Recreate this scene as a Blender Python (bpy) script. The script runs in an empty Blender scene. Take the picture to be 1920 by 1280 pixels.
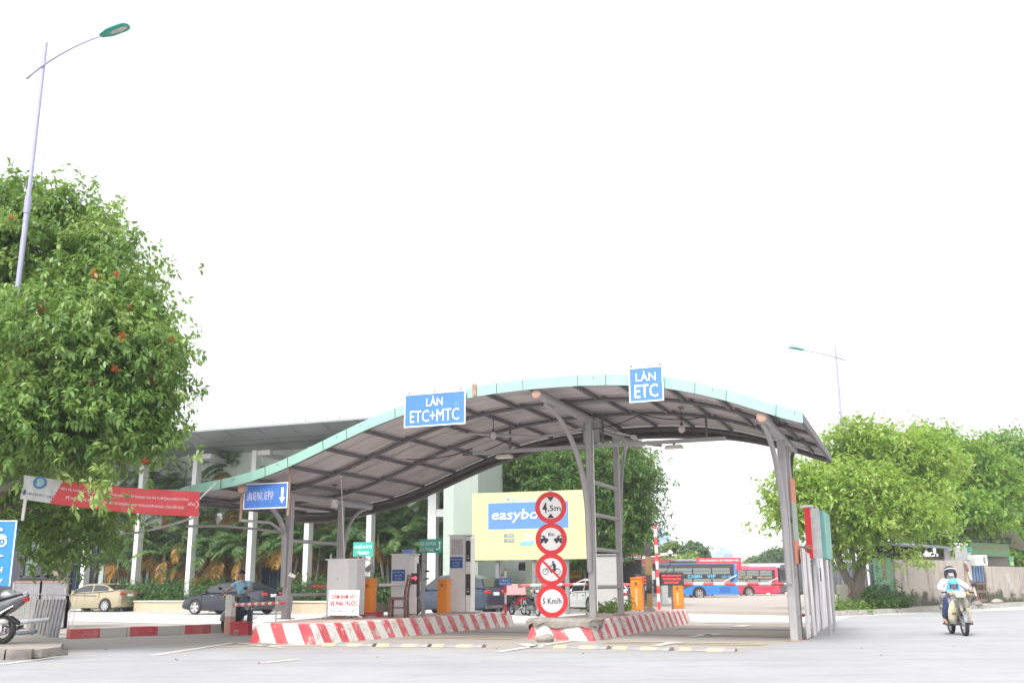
import bpy, bmesh, math, random
import numpy as np
from math import sin, cos, radians, pi, atan, sqrt
from mathutils import Vector, Matrix, Euler
random.seed(7); rng = np.random.default_rng(11)
SC = bpy.context.scene
COL = SC.collection
# ------------------------------------------------------------------ camera
F = 1867.0; TH = atan(457/F); RO = radians(.4); CZ = 1.2
def _ax():
    R0 = Vector((1,0,0)); U0 = Vector((0,-sin(TH),cos(TH))); W = Vector((0,cos(TH),sin(TH)))
    return cos(RO)*R0 - sin(RO)*U0, cos(RO)*U0 + sin(RO)*R0, W
AR, AU, AW = _ax()
cam = bpy.data.cameras.new("camera"); cam.sensor_width = 36; cam.lens = 36*F/1920
cam.clip_start = .1; cam.clip_end = 5000
camo = bpy.data.objects.new("camera", cam); COL.objects.link(camo)
m = Matrix((AR, AU, -AW)).transposed().to_4x4(); m.translation = Vector((0,0,CZ)); camo.matrix_world = m
SC.camera = camo
# ------------------------------------------------------------------ light
EXPOSURE = 1.19
SUN_EL, SUN_AZ = radians(54), radians(203)      # azimuth measured from +Y towards +X
wd = bpy.data.worlds.new("World"); SC.world = wd; wd.use_nodes = True
nt = wd.node_tree; nt.nodes.clear()
sky = nt.nodes.new('ShaderNodeTexSky'); sky.sky_type = 'NISHITA'; sky.sun_disc = False
sky.sun_elevation = SUN_EL; sky.sun_rotation = SUN_AZ; sky.dust_density = 4.0; sky.air_density = 1.0
hs = nt.nodes.new('ShaderNodeHueSaturation'); hs.inputs['Saturation'].default_value = .16; hs.inputs['Value'].default_value = 1.4
bg = nt.nodes.new('ShaderNodeBackground'); bg.inputs['Strength'].default_value = .15
wo = nt.nodes.new('ShaderNodeOutputWorld')
cl = nt.nodes.new('ShaderNodeMix'); cl.data_type = 'RGBA'; cl.inputs[0].default_value = .6; cl.inputs[7].default_value = (4.0,4.05,4.15,1)   # even cloud deck
nt.links.new(sky.outputs[0], hs.inputs['Color']); nt.links.new(hs.outputs[0], cl.inputs[6]); nt.links.new(cl.outputs[2], bg.inputs[0]); nt.links.new(bg.outputs[0], wo.inputs[0])
sl = bpy.data.lights.new("sun", 'SUN'); sl.energy = 1.75; sl.angle = radians(16); sl.color = (1,.96,.9)
so = bpy.data.objects.new("sun", sl); COL.objects.link(so)
sd = Vector((sin(SUN_AZ)*cos(SUN_EL), cos(SUN_AZ)*cos(SUN_EL), sin(SUN_EL)))
so.rotation_euler = sd.to_track_quat('Z','Y').to_euler(); so.location = (0,0,40)
SC.view_settings.view_transform = 'Standard'; SC.view_settings.look = 'None'
SC.view_settings.exposure = EXPOSURE; SC.view_settings.gamma = 1; SC.view_settings.use_curve_mapping = False
# ------------------------------------------------------------------ survey helpers (photo bearings to metres)
def ray(px, py): return AR*((px-960)/F) + AU*((640-py)/F) + AW
def at(px, py, Y):
    r = ray(px,py); k = Y/r.y; return Vector((r.x*k, Y, CZ+r.z*k))
def G(px, py, z=0.0):
    r = ray(px,py); k = (z-CZ)/r.z; return Vector((r.x*k, r.y*k, z))
def onplane(px, py, O, n):
    r = ray(px,py); k = (O[0]*n[0]+O[1]*n[1])/(r.x*n[0]+r.y*n[1]); return Vector((r.x*k, r.y*k, CZ+r.z*k))
GA = radians(21.5)                       # heading of the gate lanes
T = Vector((sin(GA), cos(GA), 0)); U = Vector((cos(GA), -sin(GA), 0)); RZ = -GA
OG = Vector((.5156, 21.207, 0))          # gate origin: under the canopy's front edge
def gw(u, s, z=0.0): return OG + U*u + T*s + Vector((0,0,z))
def gl(p):
    d = Vector((p[0],p[1],0)) - OG; return (d.dot(U), d.dot(T))
def onfront(px, py, s=0.0):
    O = gw(0,s); return onplane(px, py, O, T)
# ------------------------------------------------------------------ materials
MATS = {}
def new_mat(name):
    m = bpy.data.materials.new(name); m.use_nodes = True
    return m, m.node_tree, m.node_tree.nodes['Principled BSDF']
def noise(nt, scale, detail=4, coord='Object', stretch=(1,1,1), rough=.55):
    tc = nt.nodes.new('ShaderNodeTexCoord'); mp = nt.nodes.new('ShaderNodeMapping'); mp.inputs['Scale'].default_value = stretch
    n = nt.nodes.new('ShaderNodeTexNoise'); n.inputs['Scale'].default_value = scale; n.inputs['Detail'].default_value = detail
    n.inputs['Roughness'].default_value = rough
    nt.links.new(tc.outputs[coord], mp.inputs[0]); nt.links.new(mp.outputs[0], n.inputs['Vector']); return n.outputs[0]
def ramp(nt, fac, lo, hi, a=(0,0,0,1), b=(1,1,1,1)):
    r = nt.nodes.new('ShaderNodeValToRGB'); r.color_ramp.elements[0].position = lo; r.color_ramp.elements[1].position = hi
    r.color_ramp.elements[0].color = a; r.color_ramp.elements[1].color = b; nt.links.new(fac, r.inputs[0]); return r.outputs[0]
def mixc(nt, fac, a, b, mode='MIX'):
    x = nt.nodes.new('ShaderNodeMix'); x.data_type = 'RGBA'; x.blend_type = mode
    if isinstance(fac, float): x.inputs[0].default_value = fac
    else: nt.links.new(fac, x.inputs[0])
    for k, v in ((6,a),(7,b)):
        if isinstance(v, tuple): x.inputs[k].default_value = (*v[:3],1)
        else: nt.links.new(v, x.inputs[k])
    return x.outputs[2]
def mathn(nt, op, a, b=None):
    x = nt.nodes.new('ShaderNodeMath'); x.operation = op
    for i, v in enumerate((a,b)):
        if v is None: continue
        if isinstance(v,(int,float)): x.inputs[i].default_value = v
        else: nt.links.new(v, x.inputs[i])
    return x.outputs[0]
def mat(name, c, rough=.6, metal=0.0, var=.12, scale=6, dirt=None, dirt_amt=.5, dscale=3, bump=0.0, stretch=(1,1,1), coat=0.0, spec=.5):
    if name in MATS: return MATS[name]
    m, nt, p = new_mat(name)
    n = noise(nt, scale, 5, stretch=stretch)
    dk = tuple(max(0,v*(1-var*1.4)) for v in c); lt = tuple(min(1,v*(1+var)) for v in c)
    col = mixc(nt, ramp(nt, n, .3, .7), dk, lt)
    if dirt:
        d = noise(nt, dscale, 7, stretch=stretch, rough=.7)
        col = mixc(nt, ramp(nt, d, .62-.2*dirt_amt, .78-.1*dirt_amt), col, dirt)
    nt.links.new(col, p.inputs['Base Color'])
    p.inputs['Roughness'].default_value = rough; p.inputs['Metallic'].default_value = metal
    p.inputs['Coat Weight'].default_value = coat; p.inputs['Specular IOR Level'].default_value = spec
    if bump:
        b = nt.nodes.new('ShaderNodeBump'); b.inputs['Strength'].default_value = bump; b.inputs['Distance'].default_value = .02
        nn = noise(nt, scale*6, 6); nt.links.new(nn, b.inputs['Height']); nt.links.new(b.outputs[0], p.inputs['Normal'])
    MATS[name] = m; return m
def striped(name, axis, period, cols, chip=None, chip_amt=.35, rough=.65, phase=0.0, widths=None, chip_scale=5):
    """painted bands: cols repeat along the object-space direction 'axis'"""
    if name in MATS: return MATS[name]
    m, nt, p = new_mat(name)
    tc = nt.nodes.new('ShaderNodeTexCoord'); dt = nt.nodes.new('ShaderNodeVectorMath'); dt.operation = 'DOT_PRODUCT'
    nt.links.new(tc.outputs['Object'], dt.inputs[0]); dt.inputs[1].default_value = axis
    wob = noise(nt, 3, 2); v = mathn(nt, 'ADD', dt.outputs['Value'], mathn(nt, 'MULTIPLY', mathn(nt,'SUBTRACT',wob,.5), .05*min(1,period*2)))
    f = mathn(nt, 'FRACT', mathn(nt, 'ADD', mathn(nt, 'DIVIDE', v, period), phase+100))
    s = mathn(nt, 'LESS_THAN', f, widths or .5)
    col = mixc(nt, s, cols[1], cols[0])
    col = mixc(nt, ramp(nt, noise(nt, 2.5, 5), .35, .75), col, mixc(nt, .35, col, (.45,.42,.38)))
    if chip:
        c = noise(nt, chip_scale, 8, rough=.72)
        col = mixc(nt, ramp(nt, c, .70-.25*chip_amt, .73-.22*chip_amt), col, chip)
    nt.links.new(col, p.inputs['Base Color']); p.inputs['Roughness'].default_value = rough
    MATS[name] = m; return m
def leafmat(name, a, b, c=None, trans=.45):
    if name in MATS: return MATS[name]
    m = bpy.data.materials.new(name); m.use_nodes = True; nt = m.node_tree; nt.nodes.clear()
    g = nt.nodes.new('ShaderNodeNewGeometry'); r = g.outputs['Random Per Island']
    col = mixc(nt, r, a, b)
    if c:
        n = noise(nt, .9, 3); col = mixc(nt, ramp(nt, n, .5, .68), col, c)
    d = nt.nodes.new('ShaderNodeBsdfPrincipled'); d.inputs['Roughness'].default_value = .42; d.inputs['Specular IOR Level'].default_value = .45
    t = nt.nodes.new('ShaderNodeBsdfTranslucent'); nt.links.new(col, d.inputs['Base Color'])
    tcol = mixc(nt, .6, col, (.35,.5,.05)); nt.links.new(tcol, t.inputs['Color'])
    mx = nt.nodes.new('ShaderNodeMixShader'); mx.inputs[0].default_value = trans
    o = nt.nodes.new('ShaderNodeOutputMaterial')
    nt.links.new(d.outputs[0], mx.inputs[1]); nt.links.new(t.outputs[0], mx.inputs[2]); nt.links.new(mx.outputs[0], o.inputs[0])
    MATS[name] = m; return m
def glassy(name, c, rough=.08, spec=.8):
    if name in MATS: return MATS[name]
    m, nt, p = new_mat(name); p.inputs['Base Color'].default_value = (*c,1); p.inputs['Roughness'].default_value = rough
    p.inputs['Specular IOR Level'].default_value = spec; MATS[name] = m; return m
def glow(name, c, s):
    if name in MATS: return MATS[name]
    m, nt, p = new_mat(name); p.inputs['Base Color'].default_value = (*c,1)
    p.inputs['Emission Color'].default_value = (*c,1); p.inputs['Emission Strength'].default_value = s; MATS[name] = m; return m
STEEL = mat('grey_painted_steel', (.40,.385,.39), .5, .1, var=.05, dirt=(.27,.21,.18), dirt_amt=.12, dscale=7)
STEELD = mat('dark_steel', (.15,.14,.145), .55, .2, dirt=(.12,.06,.04), dirt_amt=.3)
RUST = mat('rust', (.36,.22,.17), .85, .0, dirt=(.45,.30,.22), dirt_amt=.5)
GALV = mat('galvanised', (.48,.49,.52), .4, .5, dirt=(.3,.27,.25), dirt_amt=.3)
LAMPW = mat('pale_lilac_pole', (.33,.33,.47), .4, .2, var=.05)
LAMPG = mat('lamp_green', (.03,.28,.22), .4)
WHITE = mat('white_paint', (.78,.78,.77), .5, var=.04)
OFFW = mat('offwhite_enamel', (.87,.86,.84), .5, var=.03, dirt=(.55,.5,.45), dirt_amt=.0, dscale=6)
BLACK = mat('black_plastic', (.02,.02,.022), .5)
RUBBER = mat('rubber', (.03,.03,.032), .85)
CHROME = mat('chrome', (.75,.75,.77), .18, 1.0, var=.03)
ALLOY = mat('alloy', (.6,.6,.62), .3, .8)
ORANGE = mat('orange_enamel', (.85,.27,.02), .45, var=.05, dirt=(.6,.25,.06), dirt_amt=.12)
REDP = mat('sign_red', (.78,.022,.03), .4, var=.05)
BLUES = mat('sign_blue', (.07,.21,.60), .4, var=.06, dirt=(.12,.3,.66), dirt_amt=.1)
BLUED = mat('plaque_blue', (.02,.10,.36), .45, var=.06)
GREENS = mat('sign_green', (.03,.36,.28), .45, var=.06)
WHS = mat('sign_white', (.90,.90,.90), .4, var=.02)
BLKS = mat('sign_black', (.02,.02,.025), .45)
CONC = mat('concrete', (.42,.40,.37), .9, dirt=(.22,.20,.18), dirt_amt=.4, bump=.4, scale=4)
CONCW = mat('worn_kerb_concrete', (.31,.285,.26), .9, dirt=(.17,.15,.13), dirt_amt=.8, bump=.6, scale=5)
# ------------------------------------------------------------------ mesh builder
_TXT = {}
def text_geo(s, bold=0.0, shear=0.0):
    k = (s,bold,shear)
    if k in _TXT: return _TXT[k]
    cu = bpy.data.curves.new('t','FONT'); cu.body = s; cu.align_x = 'CENTER'; cu.resolution_u = 2; cu.offset = bold; cu.shear = shear
    o = bpy.data.objects.new('t', cu); COL.objects.link(o)
    dg = bpy.context.evaluated_depsgraph_get(); me = bpy.data.meshes.new_from_object(o.evaluated_get(dg))
    vs = [v.co.copy() for v in me.vertices]; fs = [tuple(p.vertices) for p in me.polygons]
    bpy.data.objects.remove(o); bpy.data.meshes.remove(me); bpy.data.curves.remove(cu)
    _TXT[k] = (vs,fs); return vs,fs
class MB:
    def __init__(s): s.v=[]; s.f=[]; s.mi=[]; s.m=[]
    def _m(s, m):
        if m not in s.m: s.m.append(m)
        return s.m.index(m)
    def add(s, vs, fs, m):
        b=len(s.v); s.v += [tuple(v) for v in vs]; i=s._m(m)
        for f in fs: s.f.append(tuple(b+k for k in f)); s.mi.append(i)
        return s
    def box(s, c, d, m, rot=None, taper=1.0):
        vs=[]
        for x,y,z in ((-1,-1,-1),(1,-1,-1),(1,1,-1),(-1,1,-1),(-1,-1,1),(1,-1,1),(1,1,1),(-1,1,1)):
            k = taper if z>0 else 1
            v=Vector((x*d[0]/2*k,y*d[1]/2*k,z*d[2]/2))
            if rot: v.rotate(Euler(rot))
            vs.append(v+Vector(c))
        return s.add(vs, [(0,3,2,1),(4,5,6,7),(0,1,5,4),(1,2,6,5),(2,3,7,6),(3,0,4,7)], m)
    def rbox(s, c, d, m, r=.02, axis='z', n=3):
        """box with rounded edges along one axis"""
        a,b,h = {'z':(0,1,2),'y':(0,2,1),'x':(1,2,0)}[axis]
        pts=[]
        for q in range(4):
            sx = (1,-1,-1,1)[q]; sy=(1,1,-1,-1)[q]
            for k in range(n+1):
                an = q*pi/2 + k*pi/2/n
                pts.append((sx*(d[a]/2-r)+r*cos(an), sy*(d[b]/2-r)+r*sin(an)))
        vs=[]
        for e in (-1,1):
            for p in pts:
                v=[0,0,0]; v[a]=c[a]+p[0]; v[b]=c[b]+p[1]; v[h]=c[h]+e*d[h]/2; vs.append(v)
        N=len(pts); fs=[tuple(range(N))[::-1], tuple(range(N,2*N))]+[(i,(i+1)%N,N+(i+1)%N,N+i) for i in range(N)]
        return s.add(vs, fs, m)
    def tube(s, pts, r, m, n=8, caps=True):
        pts=[Vector(p) for p in pts]; rs = r if isinstance(r,(list,tuple)) else [r]*len(pts)
        vs=[]; fs=[]; up=None
        for i,p in enumerate(pts):
            d = (pts[min(i+1,len(pts)-1)]-pts[max(i-1,0)]).normalized()
            if up is None:
                up = Vector((0,0,1)) if abs(d.z)<.9 else Vector((1,0,0))
            a = (up - d*up.dot(d)); 
            if a.length<1e-4: a = d.orthogonal()
            a.normalize(); b=d.cross(a); up=a
            for k in range(n):
                an=2*pi*k/n+pi/n; vs.append(p+(a*cos(an)+b*sin(an))*rs[i])
        for i in range(len(pts)-1):
            for k in range(n): fs.append((i*n+k,i*n+(k+1)%n,(i+1)*n+(k+1)%n,(i+1)*n+k))
        if caps: fs.append(tuple(range(n))[::-1]); fs.append(tuple((len(pts)-1)*n+k for k in range(n)))
        return s.add(vs, fs, m)
    def cyl(s, p0, p1, r, m, n=12): return s.tube([p0,p1], r, m, n)
    def ring(s, c, R, r, m, axis='x', n=24, k=8, sq=1.0):
        vs=[];fs=[]
        for i in range(n):
            a=2*pi*i/n
            for j in range(k):
                b=2*pi*j/k; rr=R+r*cos(b); w=r*sin(b)*sq
                p={'x':(w,rr*cos(a),rr*sin(a)),'y':(rr*cos(a),w,rr*sin(a)),'z':(rr*cos(a),rr*sin(a),w)}[axis]
                vs.append(Vector(c)+Vector(p))
        for i in range(n):
            for j in range(k): fs.append((i*k+j,((i+1)%n)*k+j,((i+1)%n)*k+(j+1)%k,i*k+(j+1)%k))
        return s.add(vs,fs,m)
    def prism(s, poly, y0, y1, m, plane='xz'):
        """extrude a 2D outline along the third axis"""
        n=len(poly); vs=[]
        for y in (y0,y1):
            for a,b in poly: vs.append({'xz':(a,y,b),'xy':(a,b,y),'yz':(y,a,b)}[plane])
        fs=[tuple(range(n)),tuple(range(n,2*n))[::-1]]+[(i,n+i,n+(i+1)%n,(i+1)%n) for i in range(n)]
        return s.add(vs,fs,m)
    def disc(s, cx, cz, r, y0, y1, m, n=32): return s.prism([(cx+r*cos(2*pi*i/n),cz+r*sin(2*pi*i/n)) for i in range(n)], y0, y1, m)
    def annulus(s, cx, cz, r0, r1, y, m, n=40):
        vs=[];fs=[]
        for i in range(n):
            a=2*pi*i/n; vs += [(cx+r0*cos(a),y,cz+r0*sin(a)),(cx+r1*cos(a),y,cz+r1*sin(a))]
        for i in range(n): j=(i+1)%n; fs.append((2*i,2*j,2*j+1,2*i+1))
        return s.add(vs,fs,m)
    def text(s, t, cx, cz, w, h, y, m, bold=.0, shear=0.0, skew=0.0):
        """lettering in the local xz plane facing -y, fitted into w x h"""
        vs,fs=text_geo(t,bold,shear)
        x0=min(v.x for v in vs);x1=max(v.x for v in vs);y0=min(v.y for v in vs);y1=max(v.y for v in vs)
        kx=w/(x1-x0);ky=h/(y1-y0)
        return s.add([(cx+(v.x-(x0+x1)/2)*kx, y, cz+(v.y-(y0+y1)/2)*ky+skew*(v.x-(x0+x1)/2)*kx) for v in vs], fs, m)
    def quad(s, a,b,c,d,m): return s.add([a,b,c,d],[(0,1,2,3)],m)
    def sphere(s, c, r, m, n=12, k=8, sc=(1,1,1), z0=-1.0, z1=1.0):
        vs=[];fs=[]
        for j in range(k+1):
            ph = math.asin(z0)+(math.asin(z1)-math.asin(z0))*j/k
            for i in range(n):
                a=2*pi*i/n; vs.append((c[0]+r*sc[0]*cos(ph)*cos(a), c[1]+r*sc[1]*cos(ph)*sin(a), c[2]+r*sc[2]*sin(ph)))
        for j in range(k):
            for i in range(n): fs.append((j*n+i,j*n+(i+1)%n,(j+1)*n+(i+1)%n,(j+1)*n+i))
        return s.add(vs,fs,m)
    def grid(s, rows, m, close=False):
        """rows of points -> quad sheet; m may be f(i,j)->material"""
        n=len(rows[0]); b=len(s.v)
        for r in rows: s.v += [tuple(p) for p in r]
        for i in range(len(rows)-1):
            for j in range(n if close else n-1):
                mm = m(i,j) if callable(m) else m
                s.f.append((b+i*n+j,b+i*n+(j+1)%n,b+(i+1)*n+(j+1)%n,b+(i+1)*n+j)); s.mi.append(s._m(mm))
        return s
    def build(s, name, parent=None, smooth=False, bevel=0.0, loc=None):
        me=bpy.data.meshes.new(name); me.from_pydata(s.v,[],s.f)
        for m in s.m: me.materials.append(m)
        me.polygons.foreach_set('material_index', s.mi)
        if smooth: me.polygons.foreach_set('use_smooth',[True]*len(s.f))
        me.update()
        o=bpy.data.objects.new(name,me); COL.objects.link(o)
        if parent: o.parent=parent
        if loc is not None: o.location=loc
        if smooth=='auto' or bevel:
            pass
        if bevel:
            b=o.modifiers.new('bevel','BEVEL'); b.width=bevel; b.segments=2; b.limit_method='ANGLE'
        if smooth:
            try:
                me.set_sharp_from_angle(angle=radians(40))
            except Exception: pass
        return o
def tag(o, label=None, cat=None, group=None, kind=None):
    if label: o['label']=label
    if cat: o['category']=cat
    if group: o['group']=group
    if kind: o['kind']=kind
    return o
def thing(name, label, cat, loc=(0,0,0), rz=0.0, group=None):
    o=bpy.data.objects.new(name,None); COL.objects.link(o); o.location=loc; o.rotation_euler=(0,0,rz); o.empty_display_size=.2
    return tag(o,label,cat,group)
def copy_tree(o, label=None, loc=None, rz=None, parent=None):
    kids=[c for c in COL.objects if c.parent==o]
    c=o.copy(); COL.objects.link(c); c.parent=parent
    if label: c['label']=label
    if loc is not None: c.location=loc
    if rz is not None: c.rotation_euler=(0,0,rz)
    for k in kids: copy_tree(k,parent=c)
    return c
def raw_mesh(name, V, Fc, mats, midx=None, parent=None):
    """numpy quads -> mesh object"""
    me=bpy.data.meshes.new(name); nv=len(V); nf=len(Fc)
    me.vertices.add(nv); me.vertices.foreach_set('co',np.asarray(V,dtype=np.float32).ravel())
    me.loops.add(nf*4); me.loops.foreach_set('vertex_index',np.asarray(Fc,dtype=np.int32).ravel())
    me.polygons.add(nf); me.polygons.foreach_set('loop_start',np.arange(0,nf*4,4,dtype=np.int32))
    try: me.polygons.foreach_set('loop_total',np.full(nf,4,dtype=np.int32))
    except Exception: pass
    for m in mats: me.materials.append(m)
    if midx is not None: me.polygons.foreach_set('material_index',np.asarray(midx,dtype=np.int32))
    me.update(calc_edges=True); me.validate()
    o=bpy.data.objects.new(name,me); COL.objects.link(o)
    if parent: o.parent=parent
    return o
def leaf_quads(P, D, L, W, fold=.25, droop=.15):
    """P base points, D unit directions, L lengths, W half widths"""
    n=len(P); L=np.broadcast_to(L,(n,))[:,None]; W=np.broadcast_to(W,(n,))[:,None]
    nr=rng.normal(size=(n,3)); nr[:,2]+=1.8
    S=np.cross(D,nr); S/=np.linalg.norm(S,axis=1,keepdims=True)+1e-9
    N=np.cross(S,D)
    M=P+D*L*.5
    V=np.empty((n,4,3)); V[:,0]=P; V[:,1]=M+S*W-N*L*fold*.3*0; V[:,2]=P+D*L; V[:,2,2]-=(L*droop)[:,0]; V[:,3]=M-S*W
    V[:,1]+=N*W*fold; V[:,3]+=N*W*fold
    Fc=np.arange(n*4).reshape(n,4)
    return V.reshape(-1,3),Fc
def unit(a): return a/(np.linalg.norm(a,axis=1,keepdims=True)+1e-9)
def crown_leaves(lobes, ncl, per, L, W, up=.25, spread=1.1, grav=.35, shell=.45, base=None, clump=None, k=9):
    """whorls of leaves gathered in sprays through a set of ellipsoid lobes [(centre, radii)]"""
    clump = clump or L*2.4
    w=np.array([(r[0]*r[1]*r[2])**(2/3) for c,r in lobes]); w/=w.sum(); ns=max(1,ncl//k)
    idx=rng.choice(len(lobes),ns,p=w)
    C=np.array([lobes[i][0] for i in idx]); R=np.array([lobes[i][1] for i in idx])
    d=unit(rng.normal(size=(ns,3))); rr=shell+(1.02-shell)*rng.random((ns,1))**.6
    rr*=1+.15*np.sin(d[:,:1]*9+idx[:,None])*np.cos(d[:,1:2]*8+d[:,2:]*7)+.10*rng.normal(size=(ns,1))
    Cc=np.repeat(C+d*R*rr,k,0); dd=np.repeat(d,k,0)
    out=unit(dd*np.array([1,1,.5])+rng.normal(size=(len(Cc),3))*.2)
    off=rng.normal(size=(len(Cc),3))*clump*np.array([.75,.75,.32])+out*(rng.random((len(Cc),1))*clump*1.1)
    off[:,2]-=.25*np.hypot(off[:,0],off[:,1])
    P=Cc+off; d=dd
    ax=unit(out*.8+np.array([0,0,up])+rng.normal(size=(len(Cc),3))*.3)
    P=np.repeat(P,per,0); ax=np.repeat(ax,per,0)
    rad=unit(np.cross(ax,rng.normal(size=(len(P),3))))
    D=unit(ax*(rng.random((len(P),1))*.9)+rad*spread+np.array([0,0,-grav]))
    P=P+ax*(rng.random((len(P),1))-.5)*L*1.6
    l=L*(.65+.6*rng.random(len(P)))
    return leaf_quads(P,D,l,l*W)
def bend(p0,p1,n=5,j=.12,sag=0.0):
    p0=Vector(p0);p1=Vector(p1);d=(p1-p0).length;pts=[]
    for i in range(n+1):
        k=i/n; o=Vector([random.uniform(-1,1)*j*d*math.sin(pi*k) for _ in range(3)]); pts.append(p0.lerp(p1,k)+o+Vector((0,0,-sag*d*math.sin(pi*k)*1)))
    return pts
def tree(name, label, base, trunk_pts, r0, lobes, ncl, per, L, W, lm, bark, group=None, up=.25, grav=.35, shell=.45, twigs=3, cat='tree', spread=1.1, clump=None):
    """lobes are world (centre, radii); the thing stands at base"""
    b=Vector(base); t=thing(name,label,cat,b,0,group)
    lb=[((np.array(c)-np.array(b)),np.array(r)) for c,r in lobes]
    V,Fc=crown_leaves(lb,ncl,per,L,W,up=up,grav=grav,shell=shell,spread=spread,clump=clump)
    raw_mesh('crown',V,Fc,[lm],None,t)
    mb=MB(); n=len(trunk_pts); tp=[Vector(p)-b for p in trunk_pts]
    mb.tube(tp,[r0*(1-.45*i/(n-1)) for i in range(n)],bark,10)
    top=tp[-1]; mid=tp[max(1,n-2)]
    for c,r in lb:
        if r[2]<.42: continue
        c=Vector(c); st = top if random.random()<.6 else mid
        pts=bend(st,c,5,.07); rr=r0*.42
        mb.tube(pts,[rr*(1-.75*i/5) for i in range(6)],bark,6)
        for _ in range(twigs):
            q=pts[random.choice((2,3,4,5))]; dd=Vector([random.gauss(0,1) for _ in range(3)]).normalized()
            e=c+Vector([dd[i]*r[i]*.85 for i in range(3)]); pp=bend(q,e,4,.08)
            mb.tube(pp,[rr*.35*(1-.7*i/4) for i in range(5)],bark,5)
    mb.build('trunk',t,smooth=True)
    return t
# ================================================================== SETTING
def struct(name, mb): o=mb.build(name); o['kind']='structure'; return o
def ground_mat(name, c, c2, dirt, seam=None, spots=.5):
    m, nt, p = new_mat(name)
    a = ramp(nt, noise(nt,.35,6,rough=.6), .35,.68); col = mixc(nt, a, c, c2)
    b = ramp(nt, noise(nt,1.7,8,rough=.72), .52,.80); col = mixc(nt, mathn(nt,'MULTIPLY',b,spots), col, dirt)
    st = ramp(nt, noise(nt,.8,6,stretch=(.18,1.6,1)), .5,.75); col = mixc(nt, mathn(nt,'MULTIPLY',st,.55), col, dirt)
    g = ramp(nt, noise(nt,60,3), .25,.8); col = mixc(nt, mathn(nt,'MULTIPLY',g,.25), col, mixc(nt,.5,col,(.12,.12,.12)))
    if seam:
        tc = nt.nodes.new('ShaderNodeTexCoord'); mp = nt.nodes.new('ShaderNodeMapping'); mp.inputs['Rotation'].default_value=(0,0,GA)
        nt.links.new(tc.outputs['Object'],mp.inputs[0]); br=nt.nodes.new('ShaderNodeTexBrick'); br.offset=0
        br.inputs['Scale'].default_value=1; br.inputs['Brick Width'].default_value=seam; br.inputs['Row Height'].default_value=seam*1.2; br.inputs['Mortar Size'].default_value=.012
        nt.links.new(mp.outputs[0],br.inputs['Vector']); col = mixc(nt, mathn(nt,'MULTIPLY',br.outputs['Fac'],.5), col, (.16,.15,.14))
    nt.links.new(col,p.inputs['Base Color']); p.inputs['Roughness'].default_value=.85
    bb=nt.nodes.new('ShaderNodeBump'); bb.inputs['Strength'].default_value=.35; bb.inputs['Distance'].default_value=.01
    nt.links.new(noise(nt,90,4),bb.inputs['Height']); nt.links.new(bb.outputs[0],p.inputs['Normal']); return m
M_ROAD = ground_mat('road_asphalt',(.285,.285,.305),(.34,.34,.355),(.21,.21,.22),spots=.7)
M_APRON = ground_mat('lane_concrete',(.31,.285,.26),(.36,.335,.31),(.18,.165,.15),seam=4.0)
M_YARD = ground_mat('yard_concrete',(.42,.42,.42),(.46,.455,.45),(.33,.32,.31),seam=5.0)
M_PAVE = ground_mat('pavement_dust',(.33,.29,.26),(.38,.34,.31),(.2,.17,.15))
GY=[(-2600,-100),(2600,-100),(2600,2500),(-2600,2500)]
struct('ground', MB().add([(x,y,0) for x,y in GY],[(0,1,2,3)],M_APRON))
K1=G(1560,1155); K2=G(1920,1136); kd=(K2-K1).normalized()
K3=K2+kd*90
bnd=[G(px,py) for px,py in ((1390,1224),(1150,1222),(1000,1221),(800,1218),(620,1216),(460,1219),(285,1211),(200,1214),(118,1226))]
rd=[(-90,-30),(160,-30),(160,K3.y+20),(K3.x,K3.y),(K2.x,K2.y),(K1.x,K1.y),tuple(gw(4.85,13.5))[:2],tuple(gw(4.85,3.2))[:2]]+[(p.x,p.y) for p in bnd]+[(-90,13)]
struct('road', MB().add([(x,y,.004) for x,y in rd],[tuple(range(len(rd)))],M_ROAD))
yd=[gw(-200,60),gw(-9,6.5),gw(-6.9,6.5),gw(-6.9,11),gw(.6,13),gw(4.6,14),gw(4.9,20),gw(30,60),gw(200,160),gw(-200,200)]
struct('yard', MB().add([(p.x,p.y,.008) for p in yd],[tuple(range(len(yd)))],M_YARD))
# painted road lines and lane bands
M_LINE = mat('worn_line_paint',(.62,.60,.55),.8,var=.08,dirt=(.36,.34,.32),dirt_amt=.35,dscale=6)
M_BAND = mat('rumble_band_paint',(.50,.40,.27),.8,var=.1,dirt=(.33,.29,.25),dirt_amt=.6,dscale=4)
mb=MB()
def strip(a,b,w,m=M_LINE,z=.012):
    a=G(*a);b=G(*b);d=(b-a);n=Vector((-d.y,d.x,0)).normalized()*w/2
    mb.quad(a-n+Vector((0,0,z)),b-n+Vector((0,0,z)),b+n+Vector((0,0,z)),a+n+Vector((0,0,z)),m)
for a,b,w in (((0,1237),(72,1229),.12),((0,1246),(112,1231),.15),((285,1229),(440,1205),.16),((440,1205),(530,1214),.14),((405,1212),(640,1209),.14),
    ((485,1244),(562,1236),.12),((935,1222),(1085,1199),.16),((980,1207),(1012,1214),.3)): strip(a,b,w)
for a,b,w in (((1228,1211),(1262,1205),.2),((1248,1205),(1272,1204),.45),((1296,1194),(1330,1189),.2),((1310,1190),(1342,1188),.5),((1384,1175),(1400,1172),.35)): strip(a,b,w,M_LINE,.014)
struct('road_markings',mb)
mb=MB()
for s in (1.2,1.75,4.6,5.15,8.2,8.75,12.5): mb.quad(gw(.9,s,.010),gw(4.3,s,.010),gw(4.3,s+.28,.010),gw(.9,s+.28,.010),M_BAND)
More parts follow.
